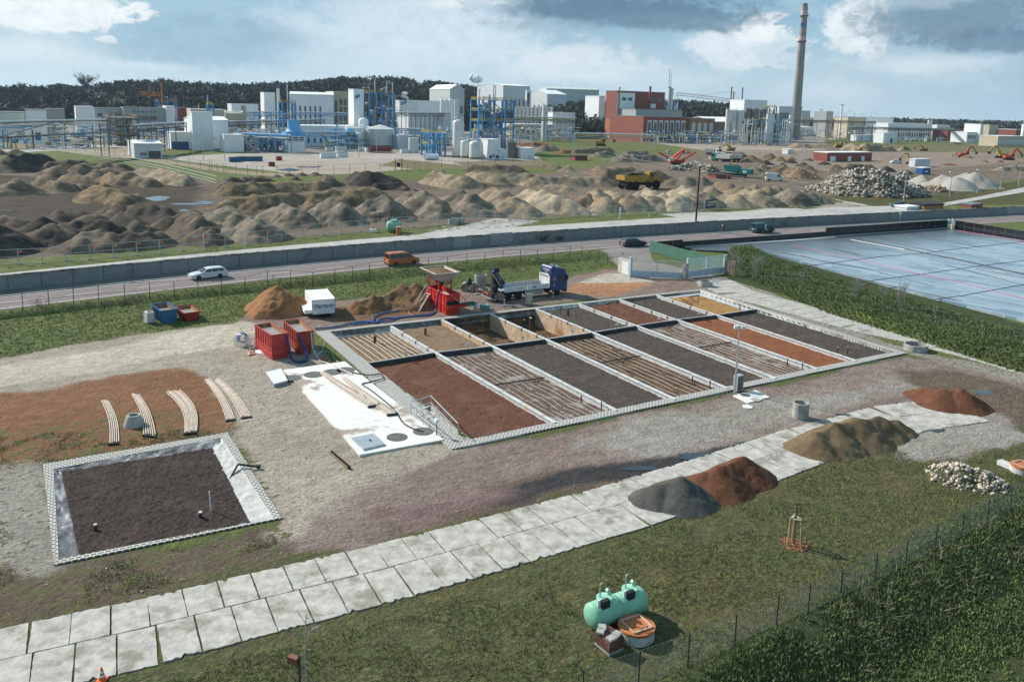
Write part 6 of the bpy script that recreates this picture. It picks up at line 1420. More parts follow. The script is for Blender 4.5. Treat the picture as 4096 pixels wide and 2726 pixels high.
for i,(x,y,z)in enumerate(((.25,.12,.06),(.72,.2,.06),(.15,.75,.06),(.45,.92,.06))):
 p=Vector((x*W_,y*Lp,hp+z));o=thing('paving_stone',['paving stone on the near corner of the brown pallet','paving stone on the right side of the brown pallet','paving stone on the left corner of the brown pallet','paving stone on the back of the brown pallet'][i],'paving stone',onfr(A,rz,p.x,p.y,p.z),rz+.3*i,'paving stones weighting the tarpaulin')
 obj('stone',MB().bx(-.2,.2,-.17,.17,0,.09),m_conc,o);obj('chamfer',MB().bx(-.17,.17,-.14,.14,.09,.1),m_conc,o)
def lidded(label,n,x,y,r,h):
 p=P(n,x,y);p=p+Vector((p.x,p.y,0)).normalized()*r
 t=thing('lidded_ring',label,'concrete ring',p,.5,'concrete rings with rusty lids')
 obj('ring',MB().lathe([(r,0),(r,h),(r-.05,h),(r-.05,0)],n=28),M('ring_white',(.5,.48,.45),.9,.15,2,c2=(.32,.22,.16),s2=.8,t2=(.55,.7)),t,smooth=True)
 mr=M('rust_lid',(.42,.15,.055),.85,.25,2.5,.2,c2=(.27,.09,.04),s2=1.)
 obj('lid',MB().lathe([(r+.03,h-.08),(r+.03,h+.03),(.01,h+.05)],n=28),mr,t);m=MB();e=r*.62
 q=[(-e,-e,h+.07),(e,-e,h+.07),(e,e,h+.07),(-e,e,h+.07)]
 for i in range(4):m.bar(q[i],q[(i+1)%4],.07)
 obj('lid_frame',m,M('rust_pale',(.5,.35,.25),.8),t);obj('handle',MB().tube([(-.1,-e,h+.1),(-.1,-e-.02,h+.22),(.2,-e-.02,h+.22),(.2,-e,h+.1)],.025),m_seam,t)
 return t
lidded('white concrete ring with square rusty lid next to the wrapped pallet','z5',780,740,.82,.55)
lidded('concrete ring with rusty lid cut by the right frame edge','d5',1340,618,.8,.5)
A,rz,W_=face('d5',1212,560,1290,592);t=thing('concrete_beam','white concrete beam lying by the lidded ring at right','beam',A,rz);obj('beam',MB().bx(0,W_,0,.5,0,.3),m_bedw,t);obj('groove',MB().bx(.05,W_-.05,.2,.3,.3,.31),m_conc,t)
p=P('d6',424,795);t=thing('traffic_cone','orange traffic cone with white bands at the slab road edge','cone',p)
obj('base',MB().bx(-.19,.19,-.19,.19,0,.05),M('cone_orange',(.75,.12,.02),.5),t);obj('cone',MB().cyl((0,0,.05),(0,0,.58),.14,.03,14),M('cone_orange'),t)
for z,r_ in((.17,.118),(.34,.083)):obj('band',MB().cyl((0,0,z),(0,0,z+.09),r_+.006,r_-.012,14),m_sign,t)
p=P('d6',1243,830);hb_=HT('d6',p,1228,695);t=thing('bird_box_post','dark post carrying a brown nest box at the bottom edge','post',p)
obj('post',MB().cyl((0,0,-.2),(0,0,hb_),.05),M('post_dark',(.06,.05,.045),.9),t);obj('nest_box',MB().bx(-.5,-.06,-.12,.12,hb_-.42,hb_-.14,rz=-.4),M('nest_brown',(.24,.09,.06),.8),t)
m_bark=M('bark_grey',(.32,.30,.27),.9,.3,6,.2);m_barkb=M('bark_brown',(.13,.1,.075),.9,.3,6,.2)
def bare(name,label,p,h,n_,spread,mat,group=None,r=.03,cat='tree',upright=.5,seed=1,fork=2,zb=0.):
 rs=random.Random(seed);t=thing(name,label,cat,p,0,group)
 tr=MB();br=MB()
 tr.tube([(0,0,-.1),(rs.uniform(-.03,.03),0,h*.5),(rs.uniform(-.06,.06),.02,h)],r,5)
 def limb(b,d,L,rr,lv):
  e=b+d*L;mid=b+d*L*.5+Vector((rs.uniform(-.1,.1),rs.uniform(-.1,.1),.05))*L
  br.tube([b,mid,e],rr,3)
  if lv>0:
   for _ in range(3):
    f=rs.uniform(.3,1.);dd=(d+Vector((rs.uniform(-1,1),rs.uniform(-1,1),rs.uniform(-.2,.8)))*.7).normalized();limb(b+d*L*f,dd,L*rs.uniform(.35,.6),rr*.6,lv-1)
 for i in range(n_):
  a_=rs.uniform(0,6.28);z_=h*rs.uniform(zb,.95);d=Vector((math.cos(a_)*(1-upright),math.sin(a_)*(1-upright),upright+.1)).normalized()
  limb(Vector((0,0,z_)),d,spread*rs.uniform(.5,1.),r*.5,fork)
 obj('trunk',tr,mat,t);stuff(obj('branches',br,mat,t));return t
p=P('d6',1270,830);bare('sapling','bare pale sapling beside the bird box post',p,HT('d6',p,1256,525),14,.55,m_bark,None,.022,upright=.35)
p=P('o',1825,1253);hs=HT('o',p,1828,1155);t=thing('staked_tree','young dark tree stem tied between three wooden stakes in a mulch ring','tree',p)
obj('trunk',MB().tube([(0,0,-.1),(.02,0,hs*.6),(0,0,hs)],.055,8),m_barkb,t)
for a_ in(R(200),R(320),R(80)):obj('stake',MB().cyl((.42*math.cos(a_),.42*math.sin(a_),-.1),(.32*math.cos(a_),.32*math.sin(a_),hs*.68),.045),M('stake_wood',(.42,.28,.15),.8),t)
m=MB();q=[(.36*math.cos(R(a_)),.36*math.sin(R(a_)),hs*.64)for a_ in(200,320,80)]
for i in range(3):m.bar(q[i],q[(i+1)%3],.09,.035)
obj('brace',m,M('stake_pale',(.5,.42,.33),.8),t)
m=MB();rs=random.Random(3)
for i in range(260):
 a_,r_=rs.uniform(0,6.3),.75*math.sqrt(rs.random());c_=(r_*math.cos(a_),r_*math.sin(a_),.02+.07*(1-r_));m.cb(c_,rs.uniform(.05,.14),.04,.025,rs.uniform(0,3))
stuff(obj('mulch',m,M('mulch',(.30,.13,.075),.9,.4,6),t))
for lb,(n,x,y),(x2,y2),hue in(('thin bare twig plant at the lower right grass near the frame',('d8',1245,165),(1245,100),m_bark),):
 p=P(n,x,y);bare('dry_plant',lb,p,.8,8,.4,hue,None,.012,'plant')
for i,(n,x,y,h_)in enumerate((('b6',410,740,1.9),('b6',650,700,1.1),('b6',845,690,1.0),('b6',990,670,1.0),('b6',1180,635,.9),('b6',1290,640,1.5),('b8',290,345,1.5),('b8',600,310,1.2),('b8',880,255,1.0),('b7',735,470,1.2))):
 p=P(n,x,y);g_=gz(p.x,p.y)
 bare('bush',['tangled brown bush, largest by the ditch at far left','thin brown bush right of the largest ditch bush','small bush at the ditch behind the lawn','sparse bush midway along the ditch','low brown bush left of the fence bush','round brown bush behind the blue skip','brown bush left of the crane truck tail','brown bush above the truck bed','low brown bush left of the truck cab','green brown bush behind the orange cone'][i],'bush' and at(p,g_),h_*.6,26,h_*.85,m_barkb,'bushes along the roadside ditch',.02,'bush',.35,i+3,2)
for i,(n,x,y,h_,k_)in enumerate((('b4',1400,1010,3.4,30),('b4',1460,1000,2.6,18),('b4',1610,1090,3.4,34),('b4',1690,1060,2.8,20),('d1',1215,480,3.2,30),('d1',1390,500,2.4,18),('d1',1510,535,3.6,36),('d1',850,350,1.8,14),('d1',1740,600,1.8,14))):
 p=P(n,x,y);g_=gz(p.x,p.y)
 bare('bush',['tall pale bare shrub just right of the gate','thinner pale shrub behind the gate shrub','tall pale shrub nearest the slab path','slim pale shrub at the edge of the covered field','pale shrub midway along the bank','low pale shrub between two taller ones','widest pale shrub, right end of the bank row','small pale shrub by the bank fence','small pale shrub near rubbish at the bank foot'][i],at(p,g_),h_*.5,k_,h_*.6,m_bark,'pale shrubs on the green bank',.022,'bush',.72,i+20,2)
# fences
m_post=M('fence_post_green',(.035,.055,.05),.6,.2,3);m_wire=M('fence_wire',(.10,.12,.115),.6,.1,3);m_galv=M('site_fence_steel',(.42,.45,.47),.45,.1,3,metal=.4)
def fence(label,pts,hs,mat,wires,mesh=.0,pr=.035,wr=.012,mw=.007,lean=0.,cat='fence',group=None):
 c=sum(pts,Vector())/len(pts);t=thing('fence',label,cat,c,0,group)
 if not hasattr(hs,'__len__'):hs=[hs]*len(pts)
 for p,h in zip(pts,hs):obj('post',MB().cyl(p-c-Vector((0,0,.1)),p-c+Vector((0,0,h)),pr,n=6),mat,t)
 for w_ in wires:
  m=MB()
  for i in range(len(pts)-1):m.bar(pts[i]-c+Vector((0,0,hs[i]*w_)),pts[i+1]-c+Vector((0,0,hs[i+1]*w_)),wr*2)
  obj('wire',m,m_wire if mat is m_post else mat,t)
 if mesh:
  m=MB()
  for i in range(len(pts)-1):
   a,b=pts[i]-c,pts[i+1]-c;L=(b-a).length;n_=max(2,int(L/mesh));h=hs[i]*.97
   for k_ in range(-int(h/mesh),n_):
    for s_ in(1,-1):
     u0,u1=k_/n_,(k_+h/mesh)/n_;z0,z1=.03,h
     if u0<0:z0+=(h)*(-u0)/(u1-u0);u0=0
     if u1>1:z1=z0+(h-z0)*(1-u0)/(u1-u0)if u1>u0 else h;u1=1
     if s_<0:z0,z1=h-z0,h-z1
     m.bar(a.lerp(b,u0)+Vector((0,0,z0)),a.lerp(b,u1)+Vector((0,0,z1)),mw)
  stuff(obj('wire_mesh',m,m_wire if mat is m_post else mat,t))
 return t
def gpts(n,q,z=None):return[at(P(n,*p,ZU if z else 0),ZU if z else gz(*P(n,*p).xy))for p in q]
pts=gpts('b6',((-30,710),(218,682),(463,652),(697,628),(932,606),(1178,584),(1413,565),(1643,545),(1868,525),(2089,505),(2311,483)))+gpts('b7',((403,452),(620,438),(829,425),(1034,400),(1202,384),(1363,367),(1550,348),(1735,328),(1917,312),(2096,298),(2278,281)))+gpts('b8',((327,262),(498,243),(662,234),(821,220),(977,205),(1132,190)))
fence('long wire fence on dark posts between the lawn and the street',pts,1.95,m_post,(1.,.5),.5,.04,.018,.006)
fence('short wire fence turning from the street towards the gate',gpts('b8',((1240,185),(1318,210),(1400,240),(1482,262))),1.9,m_post,(1.,),.5,.04)
fence('wire mesh fence on dark posts across the lower right grass',gpts('d8',((22,690),(190,625),(338,572),(478,512),(604,450),(699,410),(795,368),(899,314),(990,272),(1079,222),(1160,185),(1234,145),(1304,105),(1370,75))),1.55,m_post,(1.,.5,.05),.22,.035,.008,.006)
fence('green wire fence along the slab path at the foot of the bank',gpts('d1',((400,262),(490,285),(590,308),(680,340),(790,372),(890,407),(1012,440),(1125,475),(1240,512),(1355,547),(1480,582),(1630,628),(1780,668),(1930,712),(2080,756),(2250,800),(2400,845))),1.75,m_post,(1.,.5),.5,.035,.01,.005)
fence('grey wire fence round the works yard with many posts',gpts('b1',((595,95),(700,105),(800,115),(900,125),(1000,137),(1100,148),(1200,160),(1310,172),(1420,184),(1530,197),(1640,213),(1750,230),(1860,252),(1980,275),(2100,298),(2220,322),(2340,340)),1)+gpts('b2',((100,212),(180,225),(270,235),(380,245),(500,254),(590,257),(660,256),(808,251),(940,248),(1068,247),(1240,246),(1405,245),(1570,240),(1730,225),(1885,215),(2045,212),(2170,230),(2300,222)),1)+gpts('b3',((150,203),(295,200),(435,190),(575,185),(715,178),(860,160),(1000,145),(1180,138),(1400,125)),1),2.6,M('yard_fence',(.10,.105,.11),.6),(1.,.5),0,.06,.02)
fence('low white wire fence along the green strip at left',gpts('b1',((400,95),(620,118),(850,150),(1080,188),(1300,228),(1500,268),(1720,312),(1920,365),(2100,410),(2270,455)),1),1.9,M('white_fence',(.62,.64,.65),.5),(1.,.5,.1),0,.05,.05)
fence('grey mobile fence winding through the excavation to the right',gpts('a8',((-40,225),(180,250),(380,278),(560,305),(760,350),(960,400),(1130,425),(1330,452),(1500,470),(1700,480),(1880,500),(2040,520),(2180,545)),1),1.9,m_galv,(1.,.1),0,.05,.035)
fence('grey fence beside the pale gravel heaps at right',gpts('a7',((0,1280),(90,1270),(220,1270),(300,1290)),1)+gpts('a7',((700,1260),(880,1290),(1100,1240),(1300,1190),(1500,1150),(1690,1110),(1819,1080)),1),1.9,m_galv,(1.,.5),0,.05,.03)
fence('yellow and grey wire fence beyond the brick plant',gpts('a5',((640,930),(900,945),(1130,970),(1330,985),(1560,998),(1780,1015)),1),2.,m_galv,(1.,),0,.05,.03)
ptn=[('b1',((-40,1315),(200,1300),(450,1290),(700,1265),(950,1250),(1195,1230),(1440,1210),(1680,1190),(1915,1165),(2140,1145))),('b2',((40,1015),(272,1015),(495,995),(712,975),(905,945),(1088,912),(1290,895),(1485,878),(1675,858),(1865,838),(2050,825),(2235,810))),('b3',((400,790),(665,765),(830,750),(992,745),(1152,738),(1335,735),(1507,722),(1675,712),(1832,700),(1975,697),(2118,690),(2260,683))),('a8',((310,808),(460,800),(590,793),(720,786),(855,778),(965,770),(1090,765),(1215,760),(1335,753),(1455,747),(1565,742),(1680,734),(1770,728),(1900,722),(1995,718),(2090,716),(2195,708),(2300,700)))]
allp=[U(n,*q)for n,qs_ in ptn for q in qs_]
m_tagO=M('orange_tag',(.8,.16,.03),.6,.1,3);m_tagY=M('yellow_tag',(.75,.42,.04),.6,.1,3)
k_=0
for a,b in zip(allp,allp[1:]):
 d=b-a;L=d.length
 if L>9:continue
 k_+=1;rz=math.atan2(d.y,d.x)+random.uniform(-.05,.05)
 t=thing('mobile_fence','grey wire site fence section standing along the verge behind the wall','fence',a,rz,'mobile site fence sections on the verge')
 m=MB()
 for x in(0,L-.12):m.cyl((x,0,0),(x,0,2.05),.04,n=6)
 for z in(.12,1.05,2.0):m.bar((0,0,z),(L-.12,0,z),.05)
 obj('frame',m,m_galv,t)
 m=MB()
 for i in range(1,int(L/.28)):m.bar((i*.28,0,.12),(i*.28,0,2.),.012)
 stuff(obj('wire_mesh',m,m_galv,t))
 obj('foot_block',MB().bx(-.38,.3,-.14,.14,-.02,.13),m_conc,t)
 if k_%2==0 or k_<18:obj('tag',MB().bx(L*.05,L*.05+.3,-.06,-.03,1.5,1.85),m_tagO if k_%3 else m_tagY,t)
A,rz,W_=face('b4',1098,362,1215,355,ZU)
t=thing('banner','dark blue banner with yellow letters DORN on the site fence','banner',A+Vector((0,-.35,0)),rz)
obj('cloth',MB().bx(0,W_,-.02,.02,.35,2.25),M('banner_blue',(.01,.04,.12),.7,.2,3),t)
text_mesh('lettering','DORN',W_*.31,M('banner_yellow',(.7,.55,.1),.6),t,(W_*.47,-.035,1.35),(R(90),0,0),sx=.62,bold=.02).scale.y=1.4
obj('emblem',MB().bx(W_*.74,W_*.92,-.035,-.022,1.6,2.0),M('banner_yellow'),t)
cfz=.32
cf=[P('b4',1010,800),P('b4',880,770),P('b4',1500,735),P('b5',0,705),P('b5',700,635),P('b5',1550,578),P('b5',2356,705),P('b5',3000,800),O(2700,900),O(2500,845),O(2356,742),O(2150,690),O(2000,648),O(1860,610),O(1760,585)]
m_cov=bpy.data.materials.new('cover_sheet');m_cov.use_nodes=True;m_cov.node_tree.nodes.clear();k=NT(m_cov.node_tree)
b_=k.n('ShaderNodeBsdfPrincipled');o_=k.n('ShaderNodeOutputMaterial');k.L.new(b_.outputs[0],o_.inputs[0])
pos=k.n('ShaderNodeNewGeometry').outputs['Position'];mp=k.n('ShaderNodeMapping');mp.inputs['Rotation'].default_value[2]=R(52);k.L.new(pos,mp.inputs['Vector'])
br=k.n('ShaderNodeTexBrick');k.L.new(mp.outputs[0],br.inputs['Vector']);br.offset=.37
for nm,v in(('Scale',1),('Brick Width',5.2),('Row Height',1.15),('Mortar Size',.03),('Bias',-.1)):br.inputs[nm].default_value=v
br.inputs['Color1'].default_value=(.33,.40,.44,1);br.inputs['Color2'].default_value=(.13,.205,.27,1);br.inputs['Mortar'].default_value=(.40,.45,.47,1)
st=k.noise(k.vm('MULTIPLY',mp.outputs[0],(.12,1.1,1.)),.9,4,.7);cl=k.mix(k.m('MULTIPLY',k.ss(st,.52,.66),.5),br.outputs['Color'],(.40,.45,.46))
bn=k.noise(pos,.045,4,.6);cl=k.mix(k.m('MULTIPLY',k.ss(bn,.56,.68),.5),cl,(.12,.14,.15))
sx=k.n('ShaderNodeSeparateXYZ');k.L.new(pos,sx.inputs[0])
dv=k.m('ADD',k.m('MULTIPLY',sx.outputs[0],-uy),k.m('MULTIPLY',sx.outputs[1],ux))
wet=k.m('ADD',dv,k.m('MULTIPLY',k.m('SUBTRACT',k.noise(k.vm('MULTIPLY',mp.outputs[0],(.25,.9,1.)),.35,5,.7),.5),22.))
cl=k.mix(k.m('MULTIPLY',k.ss(wet,86.,104.),.9),cl,(.07,.075,.08))
bp=k.n('ShaderNodeBump');bp.inputs['Strength'].default_value=.5;bp.inputs['Distance'].default_value=.06;k.L.new(k.noise(k.vm('MULTIPLY',mp.outputs[0],(.5,1.6,1.)),1.2,5,.65),bp.inputs['Height']);k.L.new(bp.outputs[0],b_.inputs['Normal']);k.L.new(cl,b_.inputs['Base Color']);k.L.new(k.m('ADD',.22,k.m('MULTIPLY',st,.25)),b_.inputs['Roughness'])
cfo=thing('covered_basin','large basin covered with pale blue grey sheets and black seam lines','basin',sum(cf,Vector())/len(cf));c0=cfo.location.copy()
obj('cover',MB().plate([p-c0 for p in cf],-.3,cfz),m_cov,cfo)
m_seam2=M('seam_black',(.025,.028,.03),.6,.2,3);m_mag=M('hose_magenta',(.35,.05,.2),.5,.4,2);m_fl=M('rim_fleece',(.30,.31,.31),.9,.25,1.5,.4)
def seam(pts,r,mat,nm='seam'):
 obj(nm,MB().tube([at(P(n,x,y,cfz),cfz+r*.5)-c0 for n,x,y in pts],r,5),mat,cfo)
for pts in([('b5',0,845),('b5',330,930),('b5',700,985),('b5',1000,1070),('b5',1410,1170)],[('b5',0,965),('b5',250,935),('b5',600,890),('b5',850,858),('b5',1300,822)],[('b5',600,1135),('b5',900,1090),('b5',1300,1040),('b5',1900,955),('b5',2356,900)],[('b5',1400,1310),('b5',1700,1270),('b5',2000,1215),('b5',2356,1150)],[('b5',340,775),('b5',640,850)],[('b5',1320,820),('b5',1700,770),('b5',2050,735),('b5',2356,700)],[('b5',100,975),('b5',700,1110),('b5',1300,1240),('b5',1700,1330)],[('b5',1000,720),('b5',1400,800)],[('b5',1400,660),('b5',1900,760)],[('b5',1530,940),('b5',1900,1040),('b5',2356,1160)],[('b5',1850,985),('b5',2356,1085)],[('b4',1650,740),('b4',2000,830),('b4',2356,905)]):seam(pts,.045,m_seam2)
seam([('b5',-80,745),('b5',160,790),('b5',600,885),('b5',1250,1040),('b5',1700,1130),('b5',2000,1215),('b5',2400,1310)],.06,m_mag,'magenta_hose')
seam([('b5',1650,585),('b5',2000,640),('b5',2356,700)],.07,m_mag,'magenta_hose')
seam([('b5',530,672),('b5',800,720),('b5',1100,775),('b5',1320,825),('b5',1700,900),('b5',1950,955),('b5',2356,1045)],.11,m_seam2,'thick_pipe');seam([('b5',535,680),('b5',800,728),('b5',1100,783)],.06,m_sign,'white_hose')
for a_,b__ in((('b4',880,772),('b4',1500,735)),(('b4',1500,735),('b5',0,700)),(('b5',0,700),('b5',700,632)),(('b5',700,632),('b5',1540,572))):
 a,b=P(*a_),P(*b__);n_=(b-a).normalized();n_=Vector((-n_.y,n_.x,0))*.9
 obj('rim_fleece',MB().plate([a-n_*.9-c0,b-n_*.9-c0,b+n_*.8-c0,a+n_*.8-c0],.2,.42+.02*(a_[1]>1000)),m_fl,cfo)
def panels(label,a,b,h,step,mat,frame,name='panel_fence',cat='fence'):
 d=b-a;L=d.length;t=thing(name,label,cat,a,math.atan2(d.y,d.x));n_=int(L/step);st_=L/n_
 for i in range(n_):
  o=obj('panel',MB().bx(i*st_+.03,(i+1)*st_-.03,-.03,.03,.1,h),mat,t)
 for i in range(0,n_+1):obj('post',MB().bar((i*st_,-.06,0),(i*st_,-.06,h+.03),.05),frame,t)
 for z in(h*.5,h+.02,.08):obj('rail',MB().bar((0,-.07,z),(L,-.07,z),.045),frame,t)
 return t
m_pan=M('panel_black',(.012,.014,.018),.25,.3,2.,spec=.6);m_panf=M('panel_frame',(.20,.22,.24),.4,.1,3,metal=.5)
a,b=P('b4',860,772),P('b4',2356,660);b2=P('b5',1545,572)
panels('long black panel fence between the covered basin and the street, left half',a,b,HT('b4',a,860,690)*.92,2.1,m_pan,m_panf)
panels('long black panel fence between the covered basin and the street, right half',b,b2,2.05,2.1,m_pan,m_panf)
panels('black panel fence turning away at the far right of the covered basin',P('b5',1625,578),P('b5',2500,725),2.1,2.3,m_pan,m_panf)
a,b=P('b4',528,800),P('b4',860,770);panels('short black panel fence behind the green fence',a,b,1.6,2.,m_pan,m_panf)
p=P('b5',1575,572);t=thing('fence_gate','pale frame with a green sign at the corner of the black panel fences','gate',p,TH);
for x in(-.9,.5):obj('post',MB().bx(x,x+.15,-.1,.1,0,2.4),m_bedw,t)
obj('sign',MB().bx(-.6,.4,-.05,0,1.1,1.9),m_gtd,t)
a,b=P('b4',515,803),P('b4',1260,1010);d=b-a;t=thing('privacy_fence','green slatted privacy fence running down to the gate','fence',a,math.atan2(d.y,d.x));L=d.length;m_gf=M('slat_green',(.07,.17,.125),.6,.15,2)
hF=HT('b4',a,515,685)
for i in range(11):obj('slat',MB().bx(0,L,-.02-.008*(i%2),.02,.05+i*hF/11,.05+(i+.86)*hF/11),m_gf,t)
for i in range(int(L/2.5)+1):obj('post',MB().bar((i*2.5,.06,0),(i*2.5,.06,hF+.05),.06),m_post,t)
m_gate=M('gate_blue_grey',(.42,.50,.56),.5,.12,2.,c2=(.3,.28,.26),s2=.9,t2=(.58,.7))
def leaf(label,xa,ya,yat,xb,yb):
 A,rz,W_=face('b4',xa,ya,xb,yb);h=HT('b4',A,xa,yat);t=thing('gate',label,'gate',A,rz,'double gate leaves')
 for x in(0,W_*.5,W_):obj('stile',MB().bx(x-.06,x+.06,-.06,.06,.08,h),m_gate,t)
 for z in(h-.05,h*.36):obj('rail',MB().bx(0,W_,-.045,.045,z,z+.09),m_gate,t)
 for s_ in(0,1):obj('sheet',MB().bx(W_*.5*s_+.07,W_*.5*(s_+1)-.07,-.02,.02,.1,h*.35),m_gate,t)
 m=MB();n_=int(W_/.16)
 for i in range(1,n_):m.bar((i*W_/n_,0,h*.36),(i*W_/n_,0,h-.05),.028)
 stuff(obj('bars',m,m_gate,t));return t
leaf('left double gate leaf of blue grey steel between concrete walls',330,1065,885,858,1092)
leaf('right gate leaf of blue grey steel, standing slightly open',920,1080,880,1290,1032)
for lb,x,y,yt,w_,mt in(('blue grey steel post at the left gate end',315,1066,860,.16,m_gate),('rough concrete post between the two gate leaves',885,1095,930,.3,m_conc),('blue grey steel post beside the concrete gate post',912,1082,872,.14,m_gate),('tall blue grey steel post at the right gate end',1298,1034,838,.17,m_gate)):
 p=P('b4',x,y);h=HT('b4',p,x,yt);t=thing('gate_post',lb,'post',p,TH,'posts of the gate');obj('post',MB().bx(-w_,w_,-w_,w_,-.05,h),mt,t);obj('post_cap',MB().bx(-w_*1.1,w_*1.1,-w_*1.1,w_*1.1,h,h+.06),m_seam if mt is m_conc else m_gate,t)
m_old=M('old_render',(.44,.40,.35),.9,.15,1.5,.2,c2=(.3,.26,.22),s2=.5)
A,rz,W_=face('b4',185,1012,300,1058);t=thing('gate_wall','weathered pale concrete wall end left of the gate','wall',A,rz);h=HT('b4',A,180,860);obj('wall',MB().bx(0,W_,0,.5,-.1,h),m_old,t);obj('panel',MB().bx(W_*.4,W_*.95,-.03,0,.1,h*.88),m_bedw,t)
A,rz,W_=face('b4',1312,1038,1410,1056);t=thing('gate_wall','brown weathered board wall right of the gate','wall',A,rz);h=HT('b4',A,1312,885);obj('board',MB().bx(0,W_,0,.12,-.1,h),M('old_board',(.27,.2,.15),.9,.3,2.),t);obj('brace',MB().bar((.1,-.05,h*.9),(W_*.9,-.05,h*.4),.06),m_seam,t)
# poles, signs, bits by the street and behind the wall
p=U('b4',1003,487);h=HT('a8',p,1055,300)-ZU;t=thing('pole','tall rusty brown pole standing behind the wall','pole',p);obj('pole',MB().cyl((0,0,-.1),(.15,0,h),.19,.15,10),M('pole_rust',(.06,.028,.022),.8,.2,2),t);obj('collar',MB().cyl((0,0,0),(0,0,.3),.26,n=10),m_conc,t)
for lb,n,x,y,yt in(('street lamp nearest the huge rubble pile','a7',558,1318,1022),('street lamp before the largest gravel heap','a7',1037,1282,1015),('street lamp between the right gravel heaps','a7',1325,1240,990),('street lamp right of the gravel heaps','a7',1567,1202,972),('last street lamp at the right frame edge','a7',1758,1170,956),('street lamp before the white utility building by the tanks','a4',1000,1385,1015),('street lamp right of the tank farm at the fence bend','a4',1668,1375,1012),('street lamp before the white process hall, left','a2',448,1335,830),('second street lamp before the white process hall','a2',780,1335,1020),('street lamp before the large grey tank','a3',1200,1220,900),('street lamp before the blue frame at the tanks','a4',255,1360,975),('street lamp by the stacked white containers','a3',925,1290,945),('street lamp left of the white process hall','a2',285,1300,970)):
 p=U(n,x,y);h=HT(n,p,x+(8 if n=='a7' else 4),yt)-ZU;t=thing('street_lamp',lb,'lamp',p,0,'street lamps behind the wall');obj('pole',MB().cyl((0,0,0),(.1,0,h),.13,.08,8),m_rail,t);obj('lamp_head',MB().bx(-.7,.3,-.25,.25,h-.05,h+.18),M('lamp_white'),t)
for lb,n,x,y,yt,mt,up_ in(('white marker post with plate on the verge','b4',205,465,340,m_sign,1),('short white post on the verge by the banner','b4',515,445,393,m_sign,1),('short white post on the verge beyond the rings','b3',1430,775,730,m_sign,1),('white delineator post by the street fence at left','b7',455,395,340,m_sign,0),('white delineator post by the street before the gate','b8',1095,157,98,m_sign,0)):
 p=P(n,x,y,ZU if up_ else 0);h=HT(n,p,x,yt)-p.z;t=thing('marker_post',lb,'post',p,0,'white marker posts');obj('post',MB().bx(-.09,.09,-.06,.06,0,h),mt,t);obj('plate',MB().bx(-.2,.2,-.1,-.06,h*.7,h)if yt==340 and n=='b4' else MB().bx(-.092,.092,-.065,.062,h*.78,h*.9),m_sign if yt==340 and n=='b4' else m_black,t)
p=V2(sd_of(P('b5',1085,505))[0],-3.0,.07);t=thing('road_sign','white diamond priority sign with yellow centre by the wall','sign',p,TH-.1);obj('post',MB().cyl((0,0,0),(0,0,2.2),.035),m_rail,t)
obj('plate',MB().add([(0,-.06,1.55),(.5,-.06,2.05),(0,-.06,2.55),(-.5,-.06,2.05),(0,-.04,1.55),(.5,-.04,2.05),(0,-.04,2.55),(-.5,-.04,2.05)],[(0,1,2,3),(7,6,5,4),(0,4,5,1),(1,5,6,2),(2,6,7,3),(3,7,4,0)]),m_sign,t);obj('centre',MB().poly([(0,-.07,1.82),(.24,-.07,2.05),(0,-.07,2.28),(-.24,-.07,2.05)]),M('sign_yellow',(.75,.5,.05),.5),t)
p=U('b2',2080,888);t=thing('rusty_drum','upright rusty orange drum beside the green tank on the verge','drum',p);obj('drum',MB().lathe([(.42,0),(.42,1.25),(.36,1.28)],n=14),M('rust_lid'),t);obj('cap',MB().cyl((0,0,1.28),(0,0,1.42),.44,n=14),M('rust_pale'),t)
p=U('b2',1812,862);t=thing('pump_stub','white concrete base with a red pipe stub on the verge','stub',p);obj('base',MB().bx(-.55,.55,-.4,.4,0,.55),m_sign,t);obj('stub',MB().cyl((0,0,.55),(0,0,1.2),.16),M('rust_pale'),t)
p=P('o',1240,552);s_,d_=sd_of(p)
for i,(s0,w_,h_)in enumerate(((s_-.5,5.5,1.2),(s_+3.2,2.6,.8))):t=bare('bush',['dark overgrown creeper bush at the wall foot','smaller creeper right of the dark wall bush'][i],V2(s0,-.35,.05),h_*.6,40,w_*.32,m_barkb,'creepers at the wall',.03,'bush',.25,70+i,2)
